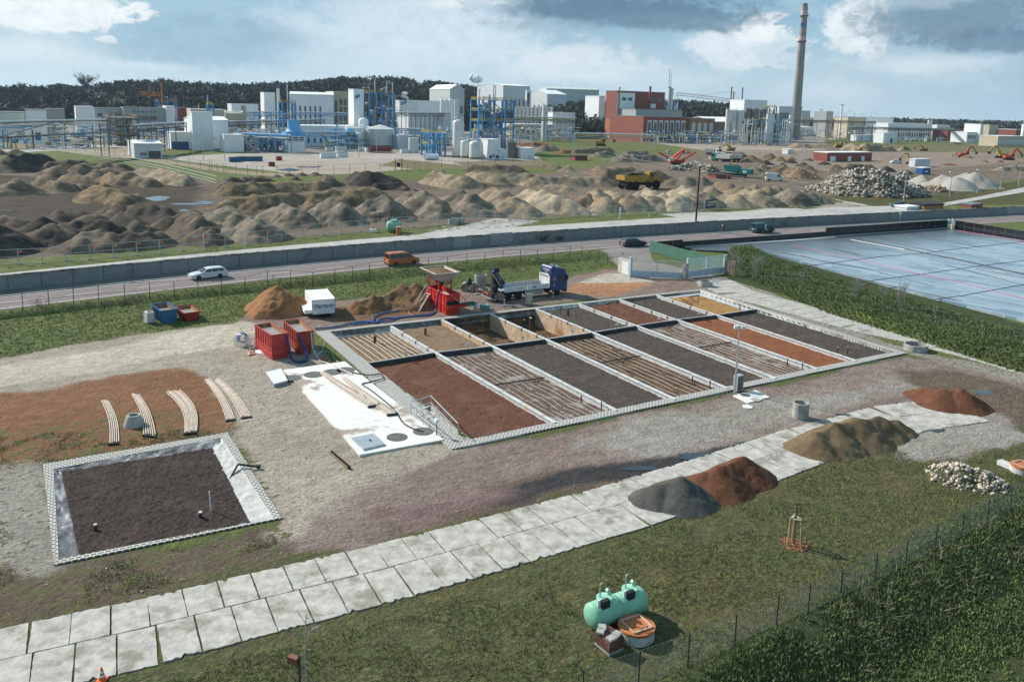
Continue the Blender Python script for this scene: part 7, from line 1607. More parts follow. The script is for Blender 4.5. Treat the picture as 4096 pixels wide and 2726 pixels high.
# site machines behind the wall
m_yel=M('machine_yellow',(.40,.235,.045),.45,.15,2,c2=(.3,.2,.08),s2=.8,t2=(.55,.7));m_ored=M('machine_orange_red',(.45,.05,.02),.45,.15,2);m_teal=M('machine_teal',(.02,.17,.16),.5,.15,2);m_cont=M('container_grey',(.47,.50,.52),.5,.08,2)
def sdup(w_,s_):return w_*s_
def dumper(label,A,rz,L):
 t=thing('dump_truck',label,'dump truck',A,rz);k=L/11.;V=lambda*a:tuple(x*k for x in a)
 for x in(-4.2,-2.4,3.2):
  for y,s_ in((-1.2,-1),(1.2,1)):wheel(t,x*k,y*k,.9*k,.7*k,m_yel,s_)
 obj('tipper',MB().prism([V(-5.6,2.0),V(-4.6,1.5),V(.2,1.5),V(.9,2.3),V(.9,3.1),V(-5.6,2.9)],-1.5*k,1.5*k),m_yel,t)
 obj('load',MB().prism([V(-5.2,2.8),V(-3.5,3.5),V(-2,3.4),V(.6,3.2),V(.8,2.8)],-1.2*k,1.2*k),E_BLACK,t)
 obj('chassis',MB().bx(-5*k,4.2*k,-.5*k,.5*k,.8*k,1.5*k),m_ch,t)
 obj('bonnet',MB().prism([V(2.2,1.2),V(5.2,1.1),V(5.3,1.9),V(3.4,2.5),V(2.2,2.5)],-1.1*k,1.1*k),m_yel,t)
 cb=obj('cab',MB().prism([V(1.4,1.5),V(3.1,1.5),V(3.1,2.5),V(2.8,3.6),V(1.5,3.6)],-.9*k,.9*k),m_yel,t)
 obj('cab_window',MB().bx(1.6*k,2.7*k,-.93*k,.93*k,2.5*k,3.4*k),m_glass,cb)
 for y in(-1.25,1.25):obj('mudguard',MB().bx(2.2*k,4.3*k,y*k-.35*k,y*k+.35*k,1.85*k,2.0*k),m_yel,t)
 return t
a,b=U('a8',285,545),U('a8',580,535);dumper('yellow articulated dump truck loaded with dark earth',(a+b)/2+Vector((0,1.5,0)),math.atan2((b-a).y,(b-a).x),(b-a).length*1.45)
def excavator(label,n,x,y,L,face_,col,low=False,z0=ZU,dig=0.):
 p=P(n,x,y,z0);t=thing('excavator',label,'excavator',p,0 if face_>0 else math.pi,'excavators on the site');k=L/9.
 for s_ in(-1,1):obj('track',MB().prism([(-2*k,.3*k),(-1.7*k,0),(1.7*k,0),(2*k,.3*k),(2*k,.6*k),(1.7*k,.9*k),(-1.7*k,.9*k),(-2*k,.6*k)],s_*1.2*k-.3*k,s_*1.2*k+.3*k),m_black,t)
 obj('house',MB().bx(-2.4*k,1.4*k,-1.2*k,1.2*k,1.*k,2.1*k,taper=.1*k),col,t)
 c=obj('cab',MB().prism([(.2*k,1.3*k),(1.7*k,1.3*k),(1.6*k,2.4*k),(1.3*k,3.*k),(.2*k,3.*k)],-1.2*k,-.2*k),col,t);obj('cab_window',MB().bx(.4*k,1.45*k,-1.23*k,-.17*k,1.9*k,2.8*k),m_glass,c)
 e=(3.2*k,0,(3.2 if low else 5.2)*k);tip=((6.4 if low else 5.6)*k,0,(2.0 if low else 2.6)*k)
 obj('boom',MB().bar((1.2*k,0,1.8*k),(2.0*k,0,(3.2 if low else 4.6)*k),.55*k,.7*k).bar((2.0*k,0,(3.2 if low else 4.6)*k),e,.5*k,.6*k),col,t)
 obj('stick',MB().bar(e,tip,.4*k,.5*k),col if not dig else m_seam,t);obj('bucket',MB().prism([(tip[0]-.7*k,tip[2]-.9*k),(tip[0]+.3*k,tip[2]-1.*k),(tip[0]+.4*k,tip[2]),(tip[0]-.2*k,tip[2]+.2*k)],-.55*k,.55*k),m_ch,t)
 return t
excavator('yellow excavator with raised arm before the orange brick block','a5',350,955,13,1,m_yel);excavator('yellow excavator lying low behind the white tipper trucks','a8',1370,140,9.5,-1,m_yel,True)
excavator('yellow excavator digging at the foot of the tan bank','a7',770,792,9,-1,m_yel,True);excavator('red excavator with grey arm on the rubble field','a7',1190,862,11,1,m_ored,dig=1);excavator('yellow excavator beside a red one at the far right','a7',1580,868,12,-1,m_yel)
excavator('red excavator with yellow arm at the far right','a7',1660,890,11,1,m_ored);excavator('small yellow excavator behind the pale van','a7',640,930,9,-1,m_yel);excavator('far yellow excavator on the grass field','a7',1110,695,16,1,m_yel);excavator('small yellow dozer with shovel left of the far tan bank','a6',1195,758,11,1,m_yel,True);excavator('yellow excavator behind the red brick building','a6',1390,815,10,1,m_yel,True)
def truck(label,n,x,y,L,rz,cab,bed,box=1.6,grp='lorries on the site'):
 t=thing('lorry',label,'lorry',U(n,x,y)+Vector((0,1.2,0)),rz,grp);k=L/8.
 for xx in(-2.6,-1.3,2.8):
  for yy,s_ in((-1.05,-1),(1.05,1)):wheel(t,xx*k,yy*k,.5*k,.35*k,m_rim,s_)
 obj('chassis',MB().bx(-3.6*k,3.6*k,-.6*k,.6*k,.6*k,1.*k),m_ch,t)
 c=obj('cab',MB().prism([(2*k,.6*k),(4*k,.6*k),(4*k,1.9*k),(3.8*k,3.1*k),(2*k,3.1*k)],-1.2*k,1.2*k,[0,0,0,.1*k,.1*k]),cab,t);obj('windscreen',MB().bx(3.9*k,4.02*k,-1.*k,1.*k,1.9*k,2.8*k),m_glass,c);obj('side_window',MB().bx(2.8*k,3.7*k,-1.22*k,1.22*k,1.9*k,2.7*k),m_glass,c)
 obj('tipper',MB().prism([(-3.9*k,1.2*k),(1.8*k,1.1*k),(1.9*k,(1.1+box)*k),(-4.1*k,(1.1+box)*k)],-1.25*k,1.25*k),bed,t);return t
m_tw=M('truck_white',(.62,.63,.64),.4,.1,2);m_tbed=M('tipper_pale',(.55,.52,.46),.6,.15,2)
truck('white tipper truck seen from the front, left of three','a8',1190,185,9,-.9,m_tw,m_seam);truck('white tipper truck with green cab door on the sand tip','a8',1280,252,9.5,2.4,M('cab_green',(.03,.25,.2),.5),m_tbed);truck('white tipper truck with pale body, rightmost of three','a8',1375,252,10,2.9,m_tw,m_tbed)
p=(U('a8',1790,455)+U('a8',1880,458))/2;vehicle('panel_van','white panel van with open side door before the brown rubble ridge','van',p+Vector((0,1,.02)),-.12,[(-2.9,.35),(2.7,.3),(2.85,.6),(2.8,1.),(2.,1.35),(-2.85,1.4),(-2.9,.8)],[(2.1,1.3),(1.3,2.2),(.9,2.5),(-2.7,2.5),(-2.88,2.3),(-2.9,1.35)],2.05,m_tw,(1.9,-1.8),.36,[[(1.9,1.42),(1.25,2.1),(.7,2.1),(.7,1.4)]],((2.05,1.35),(1.35,2.15)),((-2.9,1.4),(-2.88,2.2)),ins=.12,group='vehicles behind the wall')
p=U('a7',480,925);vehicle('panel_van','pale panel van beside a dark car by the red brick building','van',p,math.pi,VAN_B,VAN_C,2.,m_tw,(1.55,-1.45),.36,[VAN_W[0]],((1.62,1.2),(.9,1.78)),((-2.45,1.22),(-2.38,1.8)),group='vehicles behind the wall')
p=U('a5',1360,1200);t=thing('screening_machine','red screening machine with three raised conveyor belts','machine',p,.2);k_=HT('a5',p,1430,1035)/9.5
for nm,a_,b_ in(('conveyor',(-2,0,2.),(-10.5,1,6.5)),('conveyor',(3,0,2.),(12,2,6.8)),('feed_conveyor',(-2,-1.5,1.8),(4.5,1,8.2)),('screen_box',(-1,1,3.5),(4,1,7.5))):obj(nm,MB().bar(Vector(a_)*k_,Vector(b_)*k_,(2.2 if nm!='conveyor' else 1.2)*k_,(1.6 if nm=='screen_box' else .8)*k_),m_ored,t)
obj('chassis',MB().bx(-4*k_,4.5*k_,-1.4*k_,1.4*k_,.8*k_,2.4*k_),m_ored,t);obj('track',MB().bx(-2.5*k_,2.5*k_,-1.6*k_,-.9*k_,0,.8*k_),m_black,t);obj('track',MB().bx(-2.5*k_,2.5*k_,.9*k_,1.6*k_,0,.8*k_),m_black,t);obj('engine_box',MB().bx(-4.2*k_,-2*k_,-1.5*k_,1.5*k_,1.8*k_,3.6*k_),m_tw,t)
A,rz,W_=face('a8',1300,405,1570,425,ZU);t=thing('crusher','teal crushing machine with funnel of pale rubble','machine',A,rz);hh=HT('a8',A,1290,285)-ZU
obj('feed_hopper',MB().prism([(0,hh*.5),(W_*.45,hh*.3),(W_*.52,hh*.6),(W_*.5,hh*.95),(-.4,hh)],.0,3.),m_teal,t);obj('engine_housing',MB().bx(W_*.52,W_,.1,2.9,hh*.28,hh*.72),m_teal,t);obj('track',MB().bx(W_*.2,W_*.85,.2,.9,0,hh*.28),m_black,t);obj('load',MB().prism([(.2,hh*.8),(W_*.2,hh*1.18),(W_*.4,hh*1.1),(W_*.48,hh*.8)],.4,2.6),E_SAND,t);obj('discharge_belt',MB().bar((W_*.95,1.5,hh*.3),(W_*1.7,1.5,hh*.55),1.,.3),m_seam,t);obj('plate',MB().bx(W_*.7,W_*.85,.07,.098,hh*.42,hh*.6),m_sign,t)
# buildings
BM=dict(white=M('hall_white',(.80,.81,.81),.6,.04,.3,c2=(.72,.73,.74),s2=.08),grey=M('hall_grey',(.62,.64,.65),.6,.05,.3,c2=(.54,.56,.57),s2=.08),dgrey=M('hall_dark_grey',(.36,.37,.36),.7,.08,.3),beige=M('hall_beige',(.45,.38,.25),.8,.08,.4),cream=M('hall_cream',(.55,.47,.34),.8,.08,.4),brick=M('brick_red',(.26,.085,.06),.85,.2,1.2,c2=(.2,.07,.055),s2=.2),orange=M('brick_orange',(.44,.17,.085),.85,.12,1.2,c2=(.36,.14,.08),s2=.2),ochre=M('brick_ochre',(.36,.19,.075),.85,.15,1.2,c2=(.27,.14,.07),s2=.2),green=M('hall_green_grey',(.52,.56,.53),.7,.06,.3),blue=M('panel_blue',(.02,.10,.27),.5,.1,1))
m_roof=M('roof_white',(.8,.8,.8),.6,.08,.4);m_roofg=M('roof_grey',(.22,.22,.215),.8,.15,.4);m_win=M('dark_window',(.035,.05,.065),.2,.2,.5,spec=.7);m_lou=M('louvre_grey',(.13,.145,.155),.6,.3,4,stretch=(.1,.1,3.));m_sblue=M('sign_blue',(.06,.19,.38),.5,.1,1)
def hall(label,n,xm,yb,xr,yt,mat,xl=None,dep=None,dist=None,yaw=TH,roof='flat',rmat=None,rise=.12,cat='building',wins=(),name='building',group='buildings of the chemical works'):
 A=U(n,xm,yb)if dist is None else at(PD(n,xm,yb,dist),ZU)
 L=along(A,yaw,n,xr,yb);Dp=dep or(along(A,yaw+math.pi/2,n,xl,yb)if xl is not None else L*.5)
 h=HT(n,A,xm,yt)-ZU;wm=BM[mat];t=thing(name,label,cat,A,yaw,group);rmat=rmat or m_roof;r_=h*rise
 if roof=='gable':
  obj('walls',MB().prism([(0,-1),(L,-1),(L,h),(L/2,h+r_),(0,h)],0,Dp),wm,t);e=.12
  obj('roof',MB().add([(-.3,-.3,h),(L/2,-.3,h+r_),(L+.3,-.3,h),(L+.3,Dp+.3,h),(L/2,Dp+.3,h+r_),(-.3,Dp+.3,h)]+[(-.3,-.3,h+.3),(L/2,-.3,h+r_+.3),(L+.3,-.3,h+.3),(L+.3,Dp+.3,h+.3),(L/2,Dp+.3,h+r_+.3),(-.3,Dp+.3,h+.3)],[(6,7,10,11),(7,8,9,10),(0,1,7,6),(1,2,8,7),(3,4,10,9),(4,5,11,10),(0,6,11,5),(2,3,9,8)]),rmat,t)
 elif roof=='ridge':
  obj('walls',MB().add([(0,0,-1),(L,0,-1),(L,Dp,-1),(0,Dp,-1),(0,0,h),(L,0,h),(L,Dp,h),(0,Dp,h),(0,Dp/2,h+r_),(L,Dp/2,h+r_)],[(0,1,5,4),(1,2,6,9,5),(2,3,7,6),(3,0,4,8,7)]),wm,t)
  obj('roof',MB().add([(-.2,-.4,h-.05),(L+.2,-.4,h-.05),(L+.2,Dp/2,h+r_+.05),(-.2,Dp/2,h+r_+.05),(L+.2,Dp+.4,h-.05),(-.2,Dp+.4,h-.05)]+[(-.2,-.4,h+.25),(L+.2,-.4,h+.25),(L+.2,Dp/2,h+r_+.35),(-.2,Dp/2,h+r_+.35),(L+.2,Dp+.4,h+.25),(-.2,Dp+.4,h+.25)],[(6,7,8,9),(9,8,10,11),(0,1,7,6),(4,5,11,10),(1,2,8,7),(2,4,10,8),(0,6,9,3),(3,9,11,5)]),rmat,t)
 else:
  obj('walls',MB().bx(0,L,0,Dp,-1,h),wm,t);obj('roof',MB().bx(-.15,L+.15,-.15,Dp+.15,h+.002,h+.35),rmat,t)
 for w_ in wins:
  kind,x0,x1,z0,z1,nx_,nz_,gap,mt=w_
  for i in range(nx_):
   for j in range(nz_):
    wx=(x1-x0)/nx_;wz=(z1-z0)/nz_;a0=x0+wx*i+wx*gap/2;a1=a0+wx*(1-gap);b0=z0+wz*j+wz*gap*.3;b1=b0+wz*(1-gap*.6)
    obj('door' if kind[-1]=='d' else 'sign' if kind[-1]=='s' else 'window',MB().bx(a0*L,a1*L,-.12,-.02,b0*h,b1*h)if kind[0]=='f' else MB().bx(-.12,-.02,(1-a1)*Dp,(1-a0)*Dp,b0*h,b1*h),{'w':m_win,'l':m_lou,'b':BM['blue'],'s':m_sign,'u':m_sblue,'g':BM['grey'],'h':BM['white'],'r':BM['brick'],'k':m_roofg}[mt],t)
 return t,L,Dp,h
hall('white process hall with roof box left of the blue cooling tower','a2',290,1150,845,708,'white',160,roof='ridge',rise=.1,wins=(('f',.35,.66,.31,.4,1,1,.05,'g'),('f',.15,.24,.05,.16,1,1,.1,'g'),('f',.47,.57,.06,.17,1,1,.1,'g')))
hall('long white roof box on the white process hall','a2',265,650,588,590,'white',232,dist=388,rmat=m_roof)
hall('low white annex with bright blue gate left of the process hall','a2',-60,1165,285,905,'white',-130,dep=9,wins=(('fd',.02,.82,0,.47,1,1,.05,'b'),))
hall('white equipment block before the blue pipe racks','a2',775,1210,1085,945,'white',712)
hall('grey shed with ribbed white roof and red lorry under its porch','a1',1585,980,1912,812,'grey',1512,roof='ridge',rise=.12,wins=(('fd',.5,.95,.02,.5,1,1,.03,'w'),('f',.2,.45,.2,.4,1,1,.1,'k')))
t,L,Dp,h=hall('white base of the blue cooling tower','a2',1755,1212,2040,1055,'white',1700,cat='cooling tower',name='cooling_tower')
m_ct=M('tower_blue',(.13,.38,.68),.5,.08,.5);w0=L
obj('louvre',MB().bx(.3,L-.3,.3,Dp-.3,h+.36,h*1.55),m_win,t)
m=MB()
for x in(0,L*.33,L*.66,L):m.bar((x,0,h),(x,0,h*1.58),.3)
for z in(h*1.18,h*1.36,h*1.56):m.bar((0,0,z),(L,0,z),.25)
obj('louvre_frame',m,m_sign,t)
obj('hood',MB().bx(-.1,L+.1,-.1,Dp+.1,h*1.56,h*2.05),m_ct,t);obj('neck',MB().lathe([(L*.5,h*2.05),(L*.42,h*2.12),(L*.37,h*2.25),(L*.34,h*2.45),(L*.34,h*3.2),(L*.31,h*3.2),(L*.3,h*2.6)],(L/2,Dp/2,0),20,cap=False),m_ct,t,smooth=True)
hall('tall white tower with slanted blue company sign','a3',845,780,1003,228,'white',762,dist=445,wins=(('f',.45,.6,.86,.92,1,1,.1,'w'),))
A=at(PD('a3',845,780,445),ZU)
for lb,n_,x0,x1,y0,y1,dd in(('slanted blue sign with white lettering on the tall white tower','a3',868,970,375,315,444.),('slanted blue sign with white lettering on the grey hall behind the smoke pipe','a3',1583,1670,475,415,640)):
 a,b=PD(n_,x0,y0,dd),PD(n_,x1,y0-16,dd+(6 if dd<500 else 8));up_=HT(n_,a,x0,y1+10)-a.z;t=thing('company_sign',lb,'sign',a,math.atan2(b.y-a.y,b.x-a.x));L_=(at(b,0)-at(a,0)).length;dz=L_*.2
 for s_ in(0,1):obj('plate',MB().add([(0,-.3,up_*.52*s_),(L_,-.3,dz+up_*.52*s_),(L_,-.3,dz+up_*(.52*s_+.46)),(0,-.3,up_*(.52*s_+.46)),(0,-.2,up_*.52*s_),(L_,-.2,dz+up_*.52*s_),(L_,-.2,dz+up_*(.52*s_+.46)),(0,-.2,up_*(.52*s_+.46))],[(0,1,2,3),(7,6,5,4),(0,4,5,1),(1,5,6,2),(2,6,7,3),(3,7,4,0)]),m_sblue,t)
hall('large white hall with five dark louvre strips and yellow roof railing','a2',1800,640,2490,300,'white',1790,dep=25,dist=600,yaw=R(12),roof='ridge',rise=.06,wins=(('f',.07,.75,.1,.86,6,1,.64,'l'),))
hall('sand coloured office block right of the large white hall','a3',530,630,765,265,'beige',520,dep=18,dist=610,wins=(('f',.05,.25,.1,.8,1,4,.08,'w'),('f',.33,.92,.1,.86,2,4,.45,'w')))
hall('white block with blue sheet before the wooded hill','a2',1400,480,1572,275,'white',1343,dist=700)
hall('white hall with slanted sign left of the smoke pipe','a3',1560,580,1845,400,'grey',1495,dist=650)
hall('white hall with three narrow windows right of the smoke pipe','a3',1845,580,2195,405,'white',1840,dep=20,dist=660,wins=(('f',.12,.7,.2,.75,3,1,.7,'w'),))
t,L,Dp,h=hall('green grey gabled hall with arched windows behind the white silos','a4',390,480,615,225,'green',385,dep=45,dist=760,roof='gable',wins=(('f',.4,.95,.4,.62,2,1,.3,'k'),('f',.68,.92,0,.3,1,1,.1,'g')))
t,L,Dp,h=hall('huge white hall with pale side and many vertical strips at centre','a4',1222,450,1640,165,'grey',815,dist=820,roof='ridge',rise=.05,wins=(('f',.06,.85,.15,.85,5,1,.7,'l'),('l',.45,.55,.2,.88,1,1,.4,'l')))
hall('glazed stair tower at the right end of the huge white hall','a4',1590,470,1660,240,'white',1570,dist=810,wins=(('f',.12,.7,.05,.95,1,3,.1,'w'),))
hall('long pale hall with gable sign behind the white window hall','a4',1900,480,2720,215,'green',1700,dep=60,dist=1000,yaw=R(6),roof='ridge',rise=.06,rmat=BM['green'])
hall('white hall with four small windows before the long pale hall','a4',1912,480,2215,300,'grey',1660,dep=40,dist=850,roof='ridge',rise=.12,wins=(('l',.05,.95,.3,.8,4,1,.7,'w'),))
hall('white cube between the pale hall and the red brick block','a5',320,440,400,285,'white',316,dep=20,dist=700)
RB=dict(dist=590)
hall('tall red brick block with white upper panel and roof railing','a5',545,660,1190,215,'brick',400,dist=640,rmat=m_roofg,wins=(('fs',.0,.37,.44,.97,1,1,.01,'h'),('f',.09,.33,.8,.88,2,1,.3,'w'),('f',.68,.96,.78,.9,2,1,.3,'l'),('f',.7,.82,.66,.76,1,1,.1,'s')))
hall('red brick hall with banded glass front below the tall brick block','a5',910,885,1490,560,'brick',690,dist=600,dep=40,rmat=m_roofg,wins=(('f',.07,.98,.12,.93,7,1,.28,'g'),('f',.07,.98,.15,.9,7,1,.5,'l')))
hall('dark monitor roof with grey panels above the brick hall','a5',815,560,1440,462,'dgrey',700,dist=625,dep=30,rmat=m_roofg,wins=(('f',.0,.75,.1,.9,5,1,.5,'w'),))
hall('orange brick block with few windows left of the brick hall','a5',775,885,900,600,'orange',395,rmat=m_roofg,wins=(('f',.3,.65,.65,.82,1,1,.1,'g'),('f',.05,.95,.35,.5,2,1,.15,'w'),('l',.05,.3,.02,.25,1,1,.2,'g')))
hall('ochre brick hall with grey window bays right of the banded front','a5',1530,880,1865,585,'ochre',1500,dep=35,rmat=m_roofg,wins=(('f',.04,.98,.3,.88,4,1,.4,'g'),))
hall('brown red hall with white curved roof in scaffolding','a5',1870,880,2275,630,'ochre',1860,dep=40,roof='ridge',rise=.24,wins=(('f',.03,.97,.28,.95,5,1,.3,'k'),('f',.0,1.,.02,.24,9,1,.25,'u')))
hall('white flat building with magenta door on the grass field','a7',345,712,488,608,'white',240,wins=(('fd',.5,.66,.02,.48,1,1,.05,'r'),))
hall('low white wing of the flat building','a7',62,690,240,630,'white',50,dep=6,wins=(('f',.1,.9,.45,.6,2,1,.4,'g'),))
hall('red brick utility building with white doors and flat roof','a6',1065,905,1530,815,'brick',1060,dep=8,wins=(('fd',.06,.18,.0,.62,1,1,.05,'h'),('fd',.45,.53,.0,.6,1,1,.05,'h'),('fd',.76,.83,.0,.6,1,1,.05,'h')))
hall('grey office container on the excavation site','a7',675,962,830,885,'grey',668,dep=3,cat='container',name='container');hall('blue tool container with yellow notice','a7',755,1040,838,975,'blue',750,dep=3,cat='container',name='container',wins=(('fs',.25,.65,.35,.6,1,1,.1,'s'),));hall('small grey cabin beside the person in orange','a6',655,828,713,782,'grey',650,dep=4,cat='container',name='container')
hall('small brick shed with dark roof left of the white van','a8',1215,432,1368,388,'brick',1210,dep=4,rmat=m_black);hall('small dark red shed with dark roof at the site fence','a5',0,1150,165,1100,'brick',-10,dep=4,rmat=m_black)
hall('yellow block with black roof just behind the wall at right','b5',1300,370,1505,325,'ochre',1285,dep=4,rmat=m_black);hall('low pale concrete block just behind the wall','b5',1120,372,1280,345,'grey',1098,dep=3);hall('low red brick block with vents just behind the wall','b5',1800,348,1915,318,'brick',1788,dep=3,rmat=m_seam)
hall('white control building with door by the tall tanks','a4',980,1325,1175,1020,'white',865,wins=(('f',.15,.35,.06,.22,1,1,.1,'w'),('f',.42,.54,.12,.3,1,1,.1,'w'),('f',.65,.9,.06,.22,1,1,.1,'w')));hall('small white porch with door right of the control building','a4',1178,1325,1280,1180,'white',1170,dep=5,wins=(('fd',.25,.6,.0,.7,1,1,.05,'g'),))
hall('white utility building right of the tall tanks','a4',1510,1315,1710,1155,'white',1425,wins=(('fd',.55,.72,.0,.35,1,1,.05,'g'),))
hall('blue grey hall with white roof before the chimney','a6',690,635,918,545,'white',555,dep=None,roof='ridge',rise=.12,wins=(('f',.02,.98,.45,.8,1,1,.02,'g'),))
hall('tall narrow silo block beside the blue grey hall','a6',430,650,500,415,'grey',415,dist=620)
far=[('cream factory with brown roof and gables right of the chimney','a6',1280,510,1470,440,'cream',900,m_roofg,(('f',.05,.95,.2,.7,5,1,.5,'w'),)),('long brown roofed factory with white window band','a7',165,545,445,445,'white',920,m_roofg,(('f',.02,.98,.25,.7,16,1,.4,'w'),)),('white two storey works building right of the window band','a7',395,570,845,505,'white',880,None,(('f',.02,.98,.15,.85,18,2,.45,'w'),)),('white block with three rows of windows on the right horizon','a7',905,575,1040,525,'white',980,None,(('f',.05,.95,.1,.9,7,3,.4,'w'),)),('white cube tower on the right horizon','a7',1355,640,1385,515,'white',900,None,()),('low white annex before the white cube tower','a7',1222,642,1330,598,'white',890,None,(('f',.05,.95,.3,.8,5,1,.5,'w'),)),('cream block on stilts on the right horizon','a7',1445,640,1540,520,'cream',920,m_roofg,()),('grey industrial block right of the cream block','a7',1550,620,1635,570,'dgrey',930,None,()),('long pale low hall at the right frame edge','a7',1545,690,1830,640,'cream',800,None,(('f',.02,.98,.2,.7,8,1,.3,'g'),)),('red brick house at the right frame edge','a7',1730,630,1800,572,'brick',900,None,()),('low brown sheds before the white cube tower','a7',1020,610,1210,572,'brick',930,m_roofg,()),('grey roofed factory left of the pipe loop','a1',560,700,780,405,'dgrey',470,m_roofg,()),('white left edge workshop with slanted blue sign','a1',320,740,560,415,'white',440,m_roofg,(('f',.25,.7,.1,.35,1,1,.1,'u'),)),('pale workshop at the left frame edge','a1',-40,760,310,440,'green',460,m_roofg,(('fd',.35,.53,.0,.2,1,1,.05,'w'),('fd',.65,.85,.0,.2,1,1,.05,'w'))),('white raised block behind the pipe bridge','a1',905,640,1115,375,'white',520,None,()),('grey hall with round windows behind the blue pipes','a1',1465,640,1965,385,'dgrey',540,m_roofg,(('f',.02,.78,.55,.72,4,1,.1,'w'),('f',.2,.78,.82,.92,6,1,.55,'w'))),('grey flat hall behind the pipe bridge elbow','a1',1120,640,1450,392,'dgrey',545,m_roofg,(('f',.1,.35,.7,.82,1,1,.1,'b'),('f',.7,.95,.7,.82,1,1,.1,'b'))),('white end block of the hall with round windows','a1',1965,560,2065,370,'white',540,None,()),('dark red flat building before the wooded hill','a2',45,600,260,515,'brick',640,m_roofg,()),('pale flat building left of the grey tank','a2',250,640,800,540,'cream',560,m_roof,()),('white machinery hall before the hill','a2',890,560,1310,455,'white',680,None,()),('white low laboratory with blue doors left of the blue frame','a2',1900,1060,2800,800,'white',430,m_roof,(('f',.05,.9,.1,.5,8,1,.6,'u'),)),('cream low building with small windows behind the pipe racks','a4',1380,870,2000,775,'cream',600,m_roof,(('f',.05,.95,.3,.75,7,1,.65,'w'),)),('grey silo base block behind the pipe racks','a4',2000,700,2350,590,'white',640,m_roof,()),('white plant block before the chimney','a6',200,330,440,262,'white',700,None,()),('blue grey filter house at the chimney foot','a6',560,440,708,330,'grey',720,None,(('f',.05,.7,.1,.9,5,1,.3,'l'),)),('grey green plant block right of the chimney','a6',800,445,888,375,'dgrey',950,None,()),('dark plant tower right of the chimney','a6',1055,480,1125,380,'dgrey',930,None,()),('grey low building between tanks and pipe racks','a3',1540,1115,1700,950,'grey',420,None,()),('white office behind the chemical frame','a3',1700,640,2352,590,'grey',560,m_roofg,())]
for lb,n,xm,yb,xr,yt,mt,ds,rm,wn in far:hall(lb,n,xm,yb,xr,yt,mt,xm-6,dep=16,dist=ds,rmat=rm,wins=wn)
# tanks, towers, pipe racks, chimneys
m_tk=M('tank_grey',(.58,.59,.57),.5,.06,.4,metal=.1,c2=(.5,.5,.49),s2=.2);m_tkw=M('tank_white',(.78,.79,.79),.5,.05,.4);m_tkd=M('tank_dark',(.17,.16,.145),.6,.1,.5);m_sb=M('steel_blue',(.045,.26,.52),.5,.15,.5);m_sy=M('railing_yellow',(.52,.36,.06),.6,.15,1);m_so=M('railing_orange',(.36,.19,.06),.6,.15,1);m_pp=M('pipe_silver',(.62,.63,.62),.4,.1,.6,metal=.15);m_py=M('pipe_yellow',(.55,.40,.12),.5,.15,.6);m_sg=M('rack_steel',(.10,.11,.11),.6,.2,.6)
def vtank(label,n,xl,xr,yb,yt,mat,dist=None,top='cone',skirt=None,group='tanks of the chemical works',rail=True):
 xc=(xl+xr)/2;A=U(n,xc,yb)if dist is None else at(PD(n,xc,yb,dist),ZU);ds=math.hypot(A.x,A.y);r_=(xr-xl)/2*CR[n][2]*ds/FPX
 h=HT(n,A,xc,yt)-ZU;A=A+Vector((A.x,A.y,0)).normalized()*r_*(dist is None);t=thing('storage_tank',label,'tank',A,0,group)
 pr_={'cone':[(r_,h),(r_*.98,h),(.05,h+r_*.28)],'dome':[(r_,h-r_*.5),(r_*.93,h-r_*.2),(r_*.7,h-r_*.02),(r_*.35,h+r_*.1),(.05,h+r_*.14)],'flat':[(r_,h),(.05,h+.1)]}[top]
 obj('shell',MB().lathe([(r_,.0)]+pr_,n=24),mat,t,smooth=True)
 if skirt:obj('skirt',MB().lathe([(r_*1.02,-.1),(r_*1.02,h*skirt)],n=24,cap=False),M('skirt_olive',(.22,.19,.11),.8),t)
 if rail:
  m=MB();pt=[(r_*.95*math.cos(i*.3142),r_*.95*math.sin(i*.3142),h+1.)for i in range(21)];m.tube(pt,.06,4)
  for q in pt[:-1:2]:m.bar((q[0],q[1],h-.1),q,.06)
  obj('railing',m,m_rail,t)
 return t
